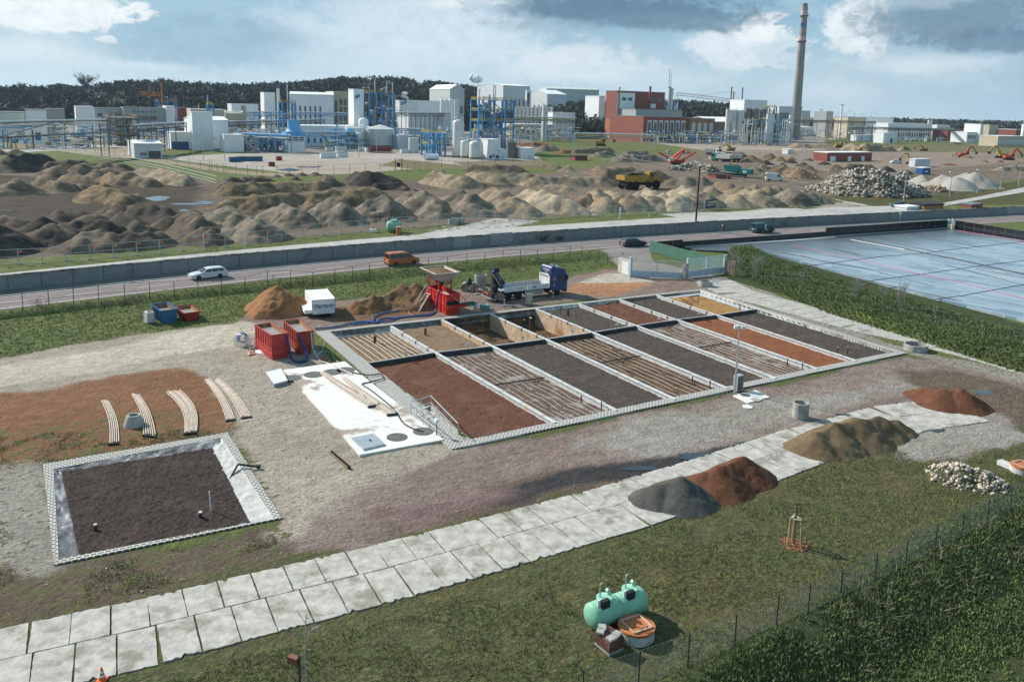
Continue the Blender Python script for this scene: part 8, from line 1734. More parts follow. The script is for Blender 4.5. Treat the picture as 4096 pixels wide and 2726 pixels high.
for a_ in(('large grey storage tank with conical roof before the blue steel tower','a3',1020,1492,1150,850,m_tk,None,'cone'),('grey stainless tank left of the large storage tank','a3',862,1000,1150,905,m_tk,None,'dome'),('pale low round tank behind the stainless tank','a3',710,1000,870,820,m_tkw,430,'flat'),('round grey tank beside the tall white tower','a3',920,1070,780,680,m_tkw,440,'dome'),('tall slender grey tank beside the blue lattice tower','a4',428,608,1290,710,m_tk,None,'dome',.04),('left short grey tank with olive foot','a4',555,695,1305,1030,m_tk,None,'dome',.13),('right short grey tank with olive foot','a4',690,880,1325,1045,m_tk,None,'dome',.12),('darker grey tank with white plate right of the porch','a4',1268,1432,1310,1050,m_tkd,None,'flat'),('grey tank with orange rim left of the blue pipe frame','a3',1700,1860,1230,985,m_tk,None,'flat'),('beige tank behind the process hall','a2',790,1065,740,600,M('tank_beige',(.36,.33,.27),.6),470,'cone'),('slender beige silo beside the beige tank','a2',1038,1115,740,480,M('tank_beige'),480,'flat'),('leftmost of three tall white silos','a4',235,292,570,380,m_tkw,620,'dome'),('middle of three tall white silos','a4',295,355,570,380,m_tkw,620,'dome'),('rightmost tall white silo with brown stain','a4',360,445,570,380,m_tkw,620,'dome'),('grey silo right of the white silos','a4',455,530,570,385,m_tk,640,'flat'),('grey stack silo behind the pipe racks','a4',1835,1925,640,480,m_tk,560,'flat'),('dark grey silo at the brick hall, left of three','a5',2030,2100,560,465,m_tk,640,'flat'),('dark grey silo at the brick hall, middle of three','a5',2108,2180,565,470,m_tk,640,'flat'),('dark grey silo at the brick hall, right of three','a5',2186,2262,570,475,m_tk,640,'flat'),('dark steel silo before the chimney, left of three','a6',190,255,640,350,m_tkd,640,'cone'),('dark steel silo before the chimney, middle of three','a6',262,335,640,352,m_tkd,640,'cone'),('dark steel silo before the chimney, right of three','a6',350,418,640,355,m_tkd,640,'cone'),('white round tank at the right frame edge','a7',1790,1830,640,515,m_tkw,850,'flat')):vtank(*a_)
for i,x in enumerate(range(1390,2000,62)):vtank(['row tank behind the pipe racks, %s'%w_ for w_ in('first','second','third','fourth','fifth','sixth','seventh','eighth','ninth','last')][i],'a4',x,x+56,635,500,m_tk,680,'flat',None,'row of grey tanks behind the pipe racks',False)
def tower(label,n,xm,yb,xr,yt,dist,fl,bays,mat,rail,xl=None,vess=(),seed=1):
 A=at(PD(n,xm,yb,dist),ZU)if dist else U(n,xm,yb);L=along(A,TH,n,xr,yb);Dp=along(A,TH+math.pi/2,n,xl,yb)if xl else L*.6;h=HT(n,A,xm,yt)-ZU;t=thing('steel_tower',label,'steel tower',A,TH,'steel process towers');rs=random.Random(seed)
 xs=[L*i/bays for i in range(bays+1)];zs=[h*i/fl for i in range(fl+1)];w_=.62
 for x in xs:
  for y in(0,Dp):obj('column',MB().bar((x,y,0),(x,y,h),w_),mat,t)
 for z in zs[1:]:
  obj('deck',MB().bx(-.3,L+.3,-.3,Dp+.3,z-.2,z-.02),mat,t)
  m=MB()
  for(a,b)in(((0,0),(L,0)),((0,0),(0,Dp)),((L,0),(L,Dp)),((0,Dp),(L,Dp))):
   for dz in(.55,1.1):m.bar((*a,z+dz),(*b,z+dz),.16)
  for i in range(9):m.bar((L*i/8,0,z),(L*i/8,0,z+1.1),.14);m.bar((0,Dp*i/8,z),(0,Dp*i/8,z+1.1),.14)
  obj('railing',m,rail,t)
 for i in range(fl):
  for b in range(bays):
   s_=(i+b)%2;obj('brace',MB().bar((xs[b+s_],-.05,zs[i]),(xs[b+1-s_],-.05,zs[i+1]),.36),mat,t)
 for i in range(fl*4):
  x,y=rs.uniform(.08,.92)*L,rs.uniform(.2,.9)*Dp;z=zs[rs.randrange(fl)];dz=h/fl
  if i%2:obj('vessel',MB().lathe([(.05,z),(L*.05,z+.2),(L*.05,z+dz*.7),(.05,z+dz*.78)],(x,y,0),12),rs.choice((m_tk,m_tkw,m_tkd)),t)
  else:obj('pipe',MB().tube([(x,y,z),(x,y,z+dz*rs.uniform(.5,1.5)),(x+rs.uniform(-.3,.3)*L,y,z+dz*rs.uniform(1.,1.6))],.22,5),rs.choice((m_pp,m_pp,m_tkd)),t)
 for fx,hz in vess:obj('vent_pipe',MB().cyl((L*fx,Dp*.4,0),(L*fx,Dp*.4,h*hz),.3,n=8),m_pp,t)
 return t
tower('blue steel tower with orange stairs right of the tall white tower','a3',1090,780,1475,275,445,4,2,m_sb,m_so,1015,((.3,1.25),(.78,1.22),(1.02,1.2)),3);tower('blue lattice tower with yellow railings, tallest of the tank farm','a4',835,1000,1380,385,395,5,3,m_sb,m_sy,715,((.5,1.3),(.55,1.28),(.1,1.2)),5)
tower('small blue pipe frame with yellow railings left of the tall tank','a4',60,1270,315,910,None,2,3,m_sb,m_sy,-60,(),7);tower('narrow blue steel tower left of the large white hall','a2',1690,700,1890,430,420,3,1,m_sb,m_so,1640,((.5,1.4),),9);tower('short blue frame behind the roof of the process hall','a2',515,640,610,470,480,2,1,m_sb,m_sy,500,(),11);tower('blue open frame canopy with white roof left of the large tank','a3',545,1150,855,890,None,1,3,m_sb,m_sb,440,(),13);tower('far blue steel frame above the round window hall','a1',1865,520,2090,310,620,2,2,m_sb,m_so,1840,(),15);tower('dark pipe frame with silver chimneys behind the brick block','a5',1190,480,1385,340,680,2,2,m_sb,m_sy,1180,((.3,1.8),(.42,1.7)),17);tower('yellow railed dark platform at the three dark silos','a6',420,640,515,330,650,4,1,m_sg,m_sy,400,(),19);tower('pipe scaffold at the elbow of the pipe bridge','a1',1300,830,1640,500,None,3,2,m_sg,m_so,1230,(),21);tower('low blue pipe frame before the cooling tower','a2',1350,1200,1710,960,None,2,4,m_sb,m_ct,1240,(),23);tower('low pipe frame with white pipes by the equipment block','a2',900,1180,1270,1010,None,2,3,M('steel_lightblue',(.2,.34,.46),.5),m_pp,870,(),25)
def rack(label,n,a,b,yt,da,db,mat,npipe=4,cols=(m_pp,m_pp,m_tkd,m_py),step=14.,depth=1.4,w_=3.):
 A,B=at(PD(n,*a,da),ZU),at(PD(n,*b,db),ZU);d=B-A;L=d.length;h=HT(n,A,a[0],yt)-ZU;t=thing('pipe_rack',label,'pipe rack',A,math.atan2(d.y,d.x),'pipe racks of the chemical works');ns=max(1,int(L/step))
 for i in range(ns+1):
  x=L*i/ns;m=MB().bar((x,0,0),(x,0,h),.3).bar((x,w_,0),(x,w_,h),.3);obj('trestle',m.bar((x,0,h-.2),(x,w_,h-.2),.3),mat,t)
 for z in(h,h-depth*1.3):
  for y in(0,w_):obj('girder',MB().bar((0,y,z),(L,y,z),.28),mat,t)
 m=MB()
 for i in range(ns*2):m.bar((L*i/ns/2,-.02,h if i%2 else h-depth*1.3),(L*(i+1)/ns/2,-.02,h-depth*1.3 if i%2 else h),.2)
 obj('lattice',m,mat,t)
 for i in range(npipe):obj('pipe',MB().cyl((0,w_*(i+.5)/npipe,h+.35 if i%2 else h-.85),(L,w_*(i+.5)/npipe,h+.35 if i%2 else h-.85),.34 if i%3 else .24,n=8),cols[i%len(cols)],t)
 return t
rack('long pipe bridge on tall legs crossing the left edge','a1',(-60,860),(1280,800),570,290,345,m_sg,5,step=34,depth=3.4);rack('pipe rack from the bridge elbow to the process hall','a1',(1620,760),(2200,700),600,345,400,m_sg,5);rack('blue pipe rack behind the process hall roof','a2',(1115,760),(1700,760),590,480,520,m_sb,5);rack('long pipe rack across the middle behind the tanks','a2',(850,800),(2352,800),740,450,560,m_sg,6);rack('dark pipe rack between the white tower and tall tank','a3',(1500,780),(2352,740),600,500,580,m_sg,6);rack('yellow pipe rack running from the lattice tower to the right','a4',(1380,940),(2352,1000),660,520,520,m_sg,6,(m_py,m_pp,m_pp,m_tkd));rack('second pipe rack behind the yellow pipe rack','a4',(1380,760),(2352,760),700,600,640,m_sg,5);rack('grey trestle with yellow pipe before the orange brick block','a5',(0,900),(1090,935),790,470,480,m_galv,2,(m_py,m_pp),step=30);rack('long dark pipe rack stretching over the right horizon','a6',(560,560),(1568,600),470,760,840,m_sg,6,(m_tkd,m_so,m_pp));rack('right end of the dark pipe rack before the far works','a7',(0,620),(1080,650),545,800,900,m_sg,5,(m_tkd,m_pp));rack('light blue pipe rack leading to the cooling tower','a2',(1000,1100),(1760,1160),930,385,370,M('steel_lightblue'),6,(m_tkw,m_ct,m_pp));rack('blue pipe rack between cooling tower and frame canopy','a2',(2040,1130),(2700,1120),900,395,400,m_sb,4);rack('blue pipe rack right of the large grey tank','a3',(1495,1060),(1960,1020),850,420,420,m_sb,6);rack('grey pipe rack along the brick hall foot','a5',(1400,885),(2290,880),815,600,640,m_sg,4);rack('far pipe rack before the large white hall','a2',(1900,700),(3000,720),590,540,560,m_sb,4)
dist=800.;A=at(PD('o',1829,292,dist),ZU);H1=HT('o',A,1840,14);r0,r1_=11*S*dist/FPX,6.2*S*dist/FPX
t=thing('chimney','very tall grey concrete chimney with two red and white bands','chimney',A);m_chim=M('chimney_concrete',(.30,.275,.24),.9,.06,.1,c2=(.24,.22,.19),s2=.04)
rr=lambda f:r0+(r1_-r0)*f
obj('shaft',MB().lathe([(rr(0),-2),(rr(.25),H1*.25),(rr(.5),H1*.5),(rr(.75),H1*.75),(rr(.985),H1*.985)],n=28),m_chim,t,smooth=True)
for f0,f1 in((.73,.765),(.915,.95)):
 obj('gallery',MB().lathe([(rr(f0)+1.1,H1*f0-.8),(rr(f0)+1.1,H1*f0)],n=24),m_sg,t)
 for j in range(3):
  for i in range(16):
   a0,a1=i*math.pi/8,(i+1)*math.pi/8;z0,z1=H1*(f0+(f1-f0)*j/3),H1*(f0+(f1-f0)*(j+1)/3);q=rr(f0)+.12
   obj('band_tile',MB().poly([(q*math.cos(a0),q*math.sin(a0),z0),(q*math.cos(a1),q*math.sin(a1),z0),(q*math.cos(a1),q*math.sin(a1),z1),(q*math.cos(a0),q*math.sin(a0),z1)]),M('band_red',(.38,.05,.045),.7)if(i+j)%2 else m_sign,t)
obj('emblem',MB().lathe([(.01,0),(2.4,0),(2.4,.2),(.01,.2)],(-1.2,-rr(.84)-.15,H1*.845),16,axis=Matrix.Rotation(R(90),3,'X')),m_sblue,t);obj('top_rim',MB().lathe([(rr(1)*.8,H1*.98),(rr(1)*.8,H1),(rr(1)*.6,H1)],n=20),M('rim_rust',(.2,.08,.06),.8),t)
for lb,n,x,yb,yt,ds,r_,mt in(('silver twin stack behind the red brick block','a5',1265,400,160,680,1.5,m_pp),('second silver stack of the pair behind the brick block','a5',1292,400,185,680,1.7,m_pp),('slim blue grey mast left of two behind the silos','a5',2092,440,162,800,.8,m_tkd),('slim blue grey mast right of two behind the silos','a5',2238,470,172,800,.8,m_tkd),('slim white stack before the wooded hill','a2',1622,470,198,680,1.6,m_tkw),('white stack on the right horizon','a6',1212,455,310,900,1.3,m_tkw),('white vent column far right of the chimney','a6',998,450,362,950,1.8,m_tkw),('dark green mast right of the chimney','a6',788,440,330,900,1.2,m_tkd),('red topped stack on the brick block roof','a5',1012,240,155,650,1.1,M('stack_red',(.25,.06,.04),.7)),('yellow black stack on the brick block roof','a5',600,215,165,640,.7,m_so),('silver twin column at right horizon, left','a7',823,530,460,950,2.,m_pp),('silver twin column at right horizon, right','a7',843,530,460,950,2.,m_pp)):
 A=at(PD(n,x,yb,ds),ZU);t=thing('stack',lb,'stack',A,0,'slim stacks of the works');h=HT(n,A,x,yt)-ZU;obj('pipe',MB().cyl((0,0,0),(0,0,h),r_*.8,r_*.7,10),mt,t);obj('flange',MB().cyl((0,0,h-.6),(0,0,h),r_,n=10),m_sg,t)
for lb,n,x0,y0,x1,y1,ds,mx in(('orange tower crane jib over the brick plant roofs','a5',1370,270,2230,375,760,2130),('small orange crane jib before the wooded hill','a1',1650,235,1920,250,600,1905)):
 a,b,c_=PD(n,x0,y0,ds),PD(n,x1,y1,ds),PD(n,mx,(y1+300 if n=='a1' else 600),ds);t=thing('tower_crane',lb,'crane',at(a,ZU));o0=at(a,ZU);mt=M('crane_orange',(.38,.15,.06),.6);dz=Vector((0,0,2.2));m=MB()
 for o_ in(Vector(),dz):m.bar(a-o0+o_,b-o0+o_,.4)
 for i in range(24):m.bar(a.lerp(b,i/24)-o0+(dz if i%2 else Vector()),a.lerp(b,(i+1)/24)-o0+(Vector()if i%2 else dz),.25)
 obj('jib',m,mt,t);f=(mx-x0)/(x1-x0);q=a.lerp(b,f)-o0;obj('mast',MB().bar(at(q,0),q+Vector((0,0,9)),1.0),mt,t);obj('tie',MB().bar(q+Vector((0,0,9)),a.lerp(b,.35)-o0+dz,.2).bar(q+Vector((0,0,9)),b-o0,.2),mt,t)
def boxes(name,cat,group,lst,sz,mat,part='lid',pm=None):
 for lb,n,x,y in lst:t=thing(name,lb,cat,U(n,x,y),TH,group);a_,b_,c_=sz;obj('body',MB().bx(-a_/2,a_/2,-b_/2,b_/2,0,c_,taper=-.12 if name=='skip' else 0),mat,t);obj(part,MB().bx(-a_/2-.1,a_/2+.1,-b_/2-.1,b_/2+.1,c_+.002,c_+.12),pm or m_seam,t)
boxes('skip','skip','blue skips in the works yard',(('blue skip, leftmost of the row in the works yard','a2',930,1362),('blue skip, second of the row in the works yard','a2',1030,1352),('blue skip, third of the row in the works yard','a2',1150,1352),('blue skip, last of the row beside dark rubbish','a2',1290,1350)),(3.4,1.8,1.6),m_skb,'content',m_ch)
boxes('red_bin','bin','red bins in the works yard',(('tall red bin in the works yard behind the row of skips','a2',1630,1340),('small red box before the skips in the works yard','a2',1515,1435)),(1.9,1.6,1.5),m_skr)
boxes('tote_tank','tank','white tote tanks in the works yard',[('white tote tanks standing in a row in the works yard','a3',x,y)for x,y in((350,1300),(415,1300),(475,1298),(535,1298),(605,1290),(660,1288),(710,1285),(430,1190),(490,1190),(590,1240),(650,1240),(700,1180),(640,1180),(580,1180),(1600,1225),(1660,1225),(950,1190),(1000,1195),(1050,1200))],(1.6,1.4,1.9),m_tkw)
p=U('a3',1260,1215);t=thing('tank_container','dark red tank container lying before the large grey tank','tank container',p,TH);obj('vessel',MB().cyl((-5,0,1.7),(5,0,1.7),1.25,n=14),M('tc_red',(.2,.05,.05),.5),t);m=MB()
for x in(-5.2,5.2):
 for y in(-1.3,1.3):m.bar((x,y,0),(x,y,3.),.2)
for y in(-1.3,1.3):
 for z in(.1,3.):m.bar((-5.2,y,z),(5.2,y,z),.2)
obj('frame',m,m_ch,t)
p=U('a4',100,1330);t=thing('concrete_pipe','large white concrete pipe lying in the works yard','pipe',p,TH);obj('pipe',MB().lathe([(1.2,-3),(1.2,3),(.95,3),(.95,-3)],(0,0,1.2),18,cap=False,axis=Matrix.Rotation(R(90),3,'Y')),m_tkw,t);obj('wedge',MB().bx(-1,1,-1.3,1.3,0,.12),m_seam,t)
p=U('a3',1545,1495);t=thing('notice_frame','dark notice frame on two posts at the works fence','sign',p,TH-.4);obj('board',MB().bx(-.6,.6,-.1,.1,1.2,2.6),m_black,t)
for x in(-1.1,1.1):obj('post',MB().bx(x-.12,x+.12,-.12,.12,0,4.),m_ch,t)
p=U('a6',820,855);t=thing('scaffold_tower','white scaffold tower with red banner on the excavation site','scaffold',p,TH);h=HT('a6',p,825,712)-ZU;m=MB()
for x in(-1,1):
 for y in(-1,1):m.bar((x,y,0),(x,y,h),.14)
for i in range(7):
 z=h*i/6;m.bar((-1,-1,z),(1,-1,z),.12).bar((-1,1,z),(1,1,z),.12).bar((-1,-1,z),(1,-1,min(h,z+h/6)),.1)
obj('frame',m,m_rail,t);obj('banner',MB().bx(-1.2,1.2,-1.15,-1.05,h*.78,h*.9),m_ored,t)
JP=[((0,0,.95),(.15,.12)),((0,0,1.2),(.15,.12)),((0,0,1.42),(.17,.11)),((0,0,1.55),.055),((.02,0,1.65),(.1,.09)),((.03,0,1.76),(.09,.085)),((0,.2,1.4),.06),((.03,.25,1.12),.045),((.12,.24,.88),.035),((0,-.2,1.4),.06),((.0,-.25,1.12),.045),((.08,-.25,.88),.035),((0,.1,.9),.09),((.03,.11,.5),.06),((0,.12,.08),.045),((.16,.12,.05),.04),((0,-.1,.9),.09),((-.04,-.11,.5),.06),((-.08,-.12,.08),.045),((.08,-.12,.05),.04)]
for lb,n,x,y,mt in(('person in orange work clothes beside the small grey cabin','a6',728,830,m_hiv),('left of two people in dark clothes on the excavation site','a6',922,835,m_cloth_d),('right of two people in dark clothes on the excavation site','a6',936,835,m_cloth_d),('person in yellow vest left of the red brick building','a6',1012,850,M('vest_yellow',(.6,.5,.05),.8))):
 t=thing('person',lb,'person',U(n,x,y),R(-70),'people on the excavation site');person_mesh('body',JP,mt,t,edges=Eg);obj('face',MB().lathe([(.01,-.1),(.075,-.06),(.08,.02),(.05,.08)],(.06,0,1.7),8),m_skin,t);obj('helmet',MB().lathe([(.13,0),(.11,.08),(.02,.13)],(.03,0,1.76),10),m_sign,t)
# woods, horizon, clutter, turf, puddles, air
HX=[-160,0,100,200,300,400,520,640,720,800,880,950,1020,1080,1120,1150,1200,1450,1560,1640,1700,1780]
HY=[206,204,199,196,192,193,194,192,187,184,182,184,188,194,206,226,238,236,236,237,241,262]
dr=np.array([700,760,820,880,940,1000,1060,1150,1300,1600]);fr_=np.array([0,.16,.4,.62,.8,.93,1.,1.,.9,.3])
hx=np.arange(-160,1781,20.);HV=[];hz=[]
for x in hx:
 y=np.interp(x,HX,HY);p=PD('o',x,y,1050.);hc=max(2.,p.z-13.)
 for d,f in zip(dr,fr_):
  q=PD('o',x,y,d+60*math.sin(x*.013));HV.append((q.x,q.y,ZU-.6+(hc-ZU)*f+(float(vnoise(x*.03,d*.02))-.5)*5*f))
ids=np.arange(len(HV)).reshape(len(hx),-1);F=np.stack([ids[:-1,:-1],ids[1:,:-1],ids[1:,1:],ids[:-1,1:]],-1).reshape(-1,4)
HV=np.array(HV);struct(npobj('hill',HV,F,M('hill_floor',(.045,.05,.035),.95,.3,.05),None,True))
rs=np.random.RandomState(11)
def crown(n_,lo):
 """leaf and twig clumps filling an uneven crown of unit height"""
 c=rs.normal(0,1,(n_,3));c/=np.linalg.norm(c,axis=1)[:,None];c*=(rs.rand(n_)**.4)[:,None]*np.array([.36,.36,.42]);c[:,2]+=.58
 c+=.09*np.sin(c[:,[1,2,0]]*11+rs.rand()*6);s_=rs.uniform(.05,.13,n_)
 a=rs.normal(0,1,(n_,3));b=rs.normal(0,1,(n_,3));b[:,2]+=lo
 a/=np.linalg.norm(a,axis=1)[:,None];b/=np.linalg.norm(b,axis=1)[:,None]
 T=np.stack([c-a*s_[:,None],c+a*s_[:,None],c+b*(s_*1.7)[:,None]],1).reshape(-1,3)
 tr=np.array([[-.02,0,0],[.02,0,0],[0,0,.6],[0,-.02,0],[0,.02,0],[0,0,.6]]);return np.concatenate([T,tr])
TPL=[crown(78,l)for l in(0,0,1.,1.5,2.)]
def woods(name,label,pts,hs,mats,par=None):
 V,mi=[],[]
 for i,(p,h)in enumerate(zip(pts,hs)):
  T=TPL[rs.randint(5)];a=rs.rand()*6.3;c,s_=math.cos(a),math.sin(a);w_=rs.uniform(.8,1.25)
  Q=np.column_stack([(T[:,0]*c-T[:,1]*s_)*w_,(T[:,0]*s_+T[:,1]*c)*w_,T[:,2]])*h+p;V.append(Q);mi.append(np.full(len(Q)//3,rs.choice(len(mats),p=[.46,.3,.17,.07][:len(mats)]if len(mats)==4 else None)))
 V=np.concatenate(V);o=npobj(name,V,np.arange(len(V)).reshape(-1,3),mats,par);o.data.polygons.foreach_set('material_index',np.concatenate(mi).astype(np.int32));return stuff(o,label,'forest')
WM=[M('wood_bare',(.05,.052,.058),.95,.3,.02),M('wood_brown',(.075,.07,.06),.95,.3,.02),M('wood_olive',(.08,.086,.042),.95,.25,.02),M('wood_blossom',(.24,.235,.21),.95,.2,.02)]
P_,H_=[],[]
nr=len(dr)
for _ in range(5600):
 i=rs.randint(len(hx)-1);j=min(6,int(rs.rand()**.8*7));u_,v_=rs.rand(2)
 q=(HV[i*nr+j]*(1-u_)+HV[(i+1)*nr+j]*u_)*(1-v_)+(HV[i*nr+j+1]*(1-u_)+HV[(i+1)*nr+j+1]*u_)*v_;P_.append(q);H_.append(rs.uniform(9,17))
woods('forest','dark bare wooded hillside with olive and pale blossoming trees',P_,H_,WM)
P_,H_=[],[]
for _ in range(1500):
 x=rs.uniform(1800,2500);d=rs.uniform(1500,2600);q=at(PD('o',x,270,d),ZU-1);P_.append(np.array(q));H_.append(rs.uniform(6,15)*(1+(x>2050)*.5))
woods('far_woods','low far tree belt on the right horizon',P_,H_,WM)
for lb,n,x,yb,yt,sp_,sd_ in(('broad bare tree standing out on the hill crest','a1',1010,130,40,22,5),('round bare tree on the hill crest above the orange crane','a1',1935,105,42,12,6),('small dark tree on the hill crest at far left','a1',262,140,85,8,7)):
 p=PD(n,x,yb+30,1045.);bare('tree',lb,p,(HT(n,p,x,yt)-p.z)*.5,46,sp_*.6,M('wood_bare'),'bare trees on the hill crest',.35,'tree',.4,sd_,3,.15)
for i,(x,y)in enumerate(((120,400),(212,402),(290,425),(35,388),(-60,395),(-140,390))):
 p=at(PD('a7',x,y+60,4200.),0);h=HT('a7',p,x,y);t=thing('wind_turbine','distant white wind turbine on the horizon right of the chimney','wind turbine',p,0,'wind turbines on the horizon');obj('mast',MB().cyl((0,0,0),(0,0,h),2.6,1.6,8),m_tkw,t)
 for k_ in range(3):a=R(90+120*k_+25*i);obj('blade',MB().bar((0,-3,h),(34*math.cos(a),-3,h+34*math.sin(a)),2.2,.8),m_tkw,t)
for lb,n,x,y,d,s_ in(('white steam puff above the huge white hall','a4',800,60,900,4.2),('small steam plume at the smoke pipe','a3',1640,290,640,1.3)):
 p=PD(n,x,y,d);V=MB()
 for i in range(7):
  c=Vector((rs.uniform(-1.3,1.3)*s_,rs.uniform(-.6,.6)*s_,rs.uniform(-.35,.4)*s_));q=s_*rs.uniform(.45,.8);V.lathe([(q*math.sin(a),-q*math.cos(a))for a in np.linspace(.05,3.09,9)],c,14)
 o=stuff(obj('steam',V,M('steam_white',(.85,.86,.87),.95,.05,.1),None,p,smooth=True),lb,'steam')
p=U('a3',1712,585);d_=640.;q=at(PD('a3',1712,575,d_),ZU);h=HT('a3',q,1712,330)-ZU
t=thing('exhaust_pipe','silver bent exhaust pipe beside the grey hall with steam','pipe',q);obj('pipe',MB().tube([(0,0,0),(0,0,h*.8),(-1.5,0,h*.95),(-6,0,h)],1.1,8),m_pp,t)
def clutter(label,n,x0,x1,yb,dist,h,cnt,seed):
 r_=random.Random(seed);a=at(PD(n,x0,yb,dist),ZU);b=at(PD(n,x1,yb,dist*1.02),ZU);d=(b-a).normalized();nr_=Vector((-d.y,d.x,0));L=(b-a).length;t=thing('pipework',label,'pipework',a,0,'pipework of the chemical works')
 for nm,mt,f in(('silver_pipes',m_pp,.34),('blue_steel',m_sb,.24),('white_parts',m_tkw,.22),('yellow_rails',m_sy,.10),('dark_parts',m_sg,.10)):
  m=MB()
  for _ in range(int(cnt*f)):
   p=d*r_.uniform(0,L)+nr_*r_.uniform(0,9)+Vector((0,0,r_.uniform(0,h*.9)));k=r_.random()
   if k<.4:m.bar(p,p+d*r_.uniform(2,9),r_.uniform(.2,.5))
   elif k<.75:m.bar(at(p,0),p,r_.uniform(.2,.45))
   elif k<.87:m.bar(p,p+nr_*r_.uniform(2,6),.35)
   else:m.cb(p,r_.uniform(.6,2.2),r_.uniform(.6,2.),r_.uniform(.5,1.6),r_.uniform(0,3))
  stuff(obj(nm,m,mt,t))
for i,a in enumerate((('pipework behind the process hall','a2',850,1700,700,440,9,150),('pipework in front of the long pipe racks','a2',1000,1700,1100,376,8,120),('pipework behind the cooling tower','a2',1900,2352,720,470,9,90),('pipework around the large storage tank','a3',430,1020,1150,408,7,90),('pipework between large tank and blue frame','a3',1500,2000,1150,425,9,110),('pipework under the blue lattice tower','a4',700,1400,1000,402,14,190),('pipework behind the tall grey tank','a4',0,450,1000,460,10,110),('pipework behind the yellow pipe rack','a4',1380,2352,800,560,11,190),('pipework at the foot of the brick hall','a5',900,2290,890,588,10,190),('pipework before the chimney','a6',180,720,640,610,22,160),('pipework behind the pipe bridge','a1',0,1300,740,400,12,190),('pipework beside the hall with round windows','a1',1350,2200,700,430,11,140),('pipework along the far right rack','a6',720,1568,560,860,9,130),('pipework below the far right works','a7',0,1000,600,860,7,120),('pipework behind the tall white tower','a3',900,1500,780,452,24,120),('roof pipework on the large white hall','a2',900,1380,500,660,12,80))):clutter(*a,seed=i+40)
m_pud=M('puddle_water',(.03,.032,.035),.06,.1,1,spec=.8)
for n,up_,x,y,w_,h_ in(('b1',1,1650,612,130,22),('b1',1,2000,668,250,9),('b1',1,1930,745,60,18),('b1',1,60,742,90,9),('b1',1,430,565,70,7),('b1',1,130,685,150,8),('b2',1,1160,177,120,7),('b2',1,930,205,110,12),('b2',1,60,545,90,10),('b2',1,90,678,50,9),('b2',1,2260,418,40,8),('b3',1,165,420,40,8),('a8',1,1080,238,90,8),('d5',0,1155,206,48,13),('d5',0,905,382,46,18),('d4',0,1130,478,70,20),('d4',0,640,585,80,12),('d4',0,900,530,110,14)):
 z=(ZU+.06)if up_ else .02;q=[P(n,x+w_*math.cos(a)*(1+.25*math.sin(3*a+x)),y+h_*math.sin(a)*(1+.25*math.cos(2*a+y)),z)for a in np.linspace(0,6.1,22)];struct(obj('puddle',MB().plate(q,z-.3,z),m_pud))
def blades(name,label,zone,num,h0,h1,mats,lean=.5,w_=.022,k=3):
 xs=[p[0]for p in zone];ys=[p[1]for p in zone];X_r=rs.uniform(min(xs),max(xs),num*3);Y_r=rs.uniform(min(ys),max(ys),num*3);ok=sdist(X_r,Y_r,zone)>0
 i_=np.clip(np.searchsorted(gx,X_r),0,nx-1);j_=np.clip(np.searchsorted(gy,Y_r),0,ny-1);id_=j_*nx+i_;cl_=fbm(X_r,Y_r,.55,3,6)
 ok&=(G[id_]+(cl_-.5)*1.6>.55)&(DW[id_]<-11.2)&(sdist(X_r,Y_r,HOLE)<-1.2)&(sdist(X_r,Y_r,BAS)<-1.2)&(sdist(X_r,Y_r,SLABMID)<-.1)&(sdist(X_r,Y_r,cf)<0)
 X_r,Y_r,id_=X_r[ok][:num],Y_r[ok][:num],id_[ok][:num];n_=len(X_r);V=np.zeros((n_,k,3,3))
 for b in range(k):
  a=rs.rand(n_)*6.3;h=rs.uniform(h0,h1,n_);ox,oy=rs.normal(0,.07,n_),rs.normal(0,.07,n_);la=rs.rand(n_)*6.3;lx,ly=np.cos(la)*h*lean*rs.rand(n_),np.sin(la)*h*lean*rs.rand(n_)
  for e,s_ in enumerate((-1,1)):V[:,b,e]=np.column_stack([X_r+ox+s_*w_*np.cos(a),Y_r+oy+s_*w_*np.sin(a),Z[id_]-.03])
  V[:,b,2]=np.column_stack([X_r+ox+lx,Y_r+oy+ly,Z[id_]+h])
 o=npobj(name,V.reshape(-1,3),np.arange(n_*k*3).reshape(-1,3),mats);o.data.polygons.foreach_set('material_index',np.repeat(rs.randint(0,len(mats),n_),k).astype(np.int32));return stuff(o,label,'grass')
GM=[M('blade_a',(.17,.21,.065),.8,.3,.6),M('blade_b',(.12,.155,.05),.8,.3,.6),M('blade_c',(.25,.22,.1),.85,.3,.6)]
blades('grass','short green lawn before the street',zp('o',(-150,700),(560,590),(1380,560),(1500,600),(560,740),(330,770),(-150,850)),26000,.05,.17,GM[:2]+GM[:1]+GM[2:],.6,.045)
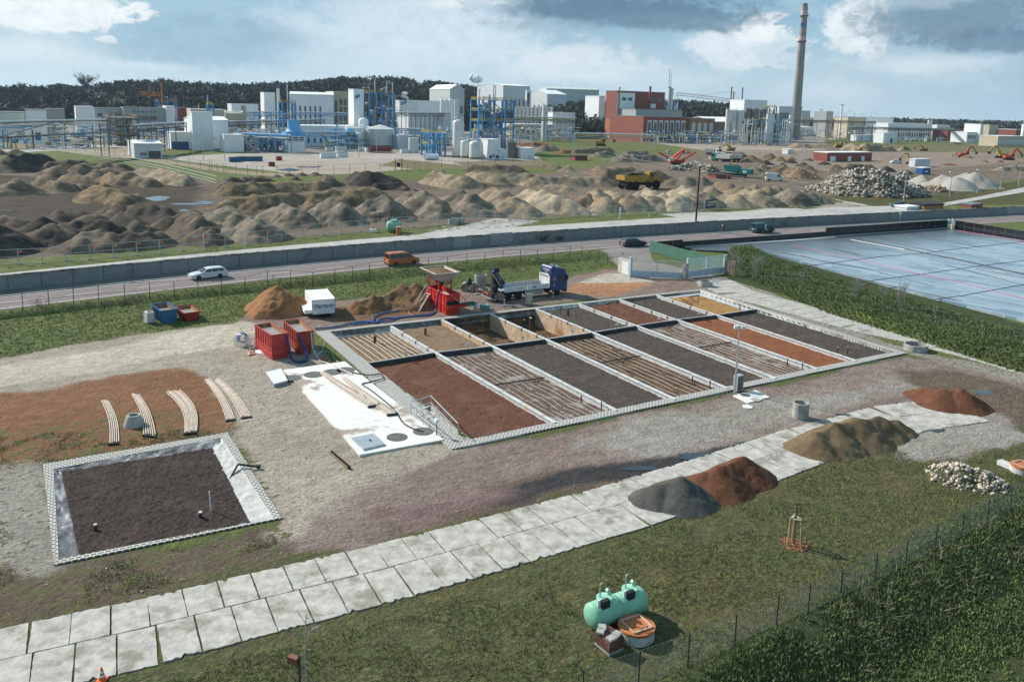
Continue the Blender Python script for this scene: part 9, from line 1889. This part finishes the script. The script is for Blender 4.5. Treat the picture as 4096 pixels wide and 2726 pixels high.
blades('grass','patchy olive grass in the foreground',zp('o',(-100,1600),(600,1480),(1250,1300),(2000,1040),(2500,980),(2500,1250),(1500,1640)),30000,.04,.17,GM,.6,.022)
blades('grass','dry brown grass round the small basin',zp('o',(-100,1000),(560,985),(700,1230),(300,1370),(-100,1430)),9000,.04,.15,GM,.6,.022)
blades('weeds','dark green weeds beyond the mesh fence',zp('o',(1550,1600),(1980,1330),(2420,1080),(2700,1100),(2500,1750)),30000,.05,.2,[GM[1],M('weed_dark',(.085,.12,.045),.8,.35,.8),M('weed_mid',(.14,.185,.07),.8,.3,.8)],.9,.05)
blades('ivy','green creepers covering the bank',bank,30000,.06,.24,[M('weed_dark'),M('weed_mid'),GM[0]],1.,.07)
blades('straw','dry pale stalks lying in the verge',zp('o',(1750,1480),(2020,1330),(2400,1130),(2500,1180),(2000,1500)),700,.25,.6,[M('straw',(.36,.31,.2),.9,.2,3)],2.2,.012)
st_=MB();r_=random.Random(8)
for _ in range(2600):
 x,y=r_.uniform(-32,48),r_.uniform(27,105);i_=min(nx-1,int(np.searchsorted(gx,x)));j_=min(ny-1,int(np.searchsorted(gy,y)));q=j_*nx+i_
 if G[q]<.5 and D[q][0]>.1 and DW[q]<-12 and sdist(np.array([x]),np.array([y]),HOLE)[0]<-1 and sdist(np.array([x]),np.array([y]),BAS)[0]<-1:st_.cb((x,y,Z[q]-.02),r_.uniform(.04,.12),r_.uniform(.04,.1),r_.uniform(.03,.07),r_.uniform(0,3))
stuff(obj('stones',st_,M('loose_stone',(.33,.29,.25),.9,.45,2.)),'loose stones scattered over the gravel yard','stones')
# air
mh=bpy.data.materials.new('haze_air');mh.use_nodes=True;mh.node_tree.nodes.clear();k=NT(mh.node_tree)
v_=k.n('ShaderNodeVolumePrincipled');v_.inputs['Color'].default_value=(.62,.8,.96,1);v_.inputs['Density'].default_value=.00006;v_.inputs['Anisotropy'].default_value=.2
k.L.new(v_.outputs[0],k.n('ShaderNodeOutputMaterial').inputs['Volume'])
stuff(obj('haze',MB().bx(-9500,9500,-1500,9800,-4,240),mh),'thin pale air over the plain','haze')
SC.cycles.volume_bounces=0
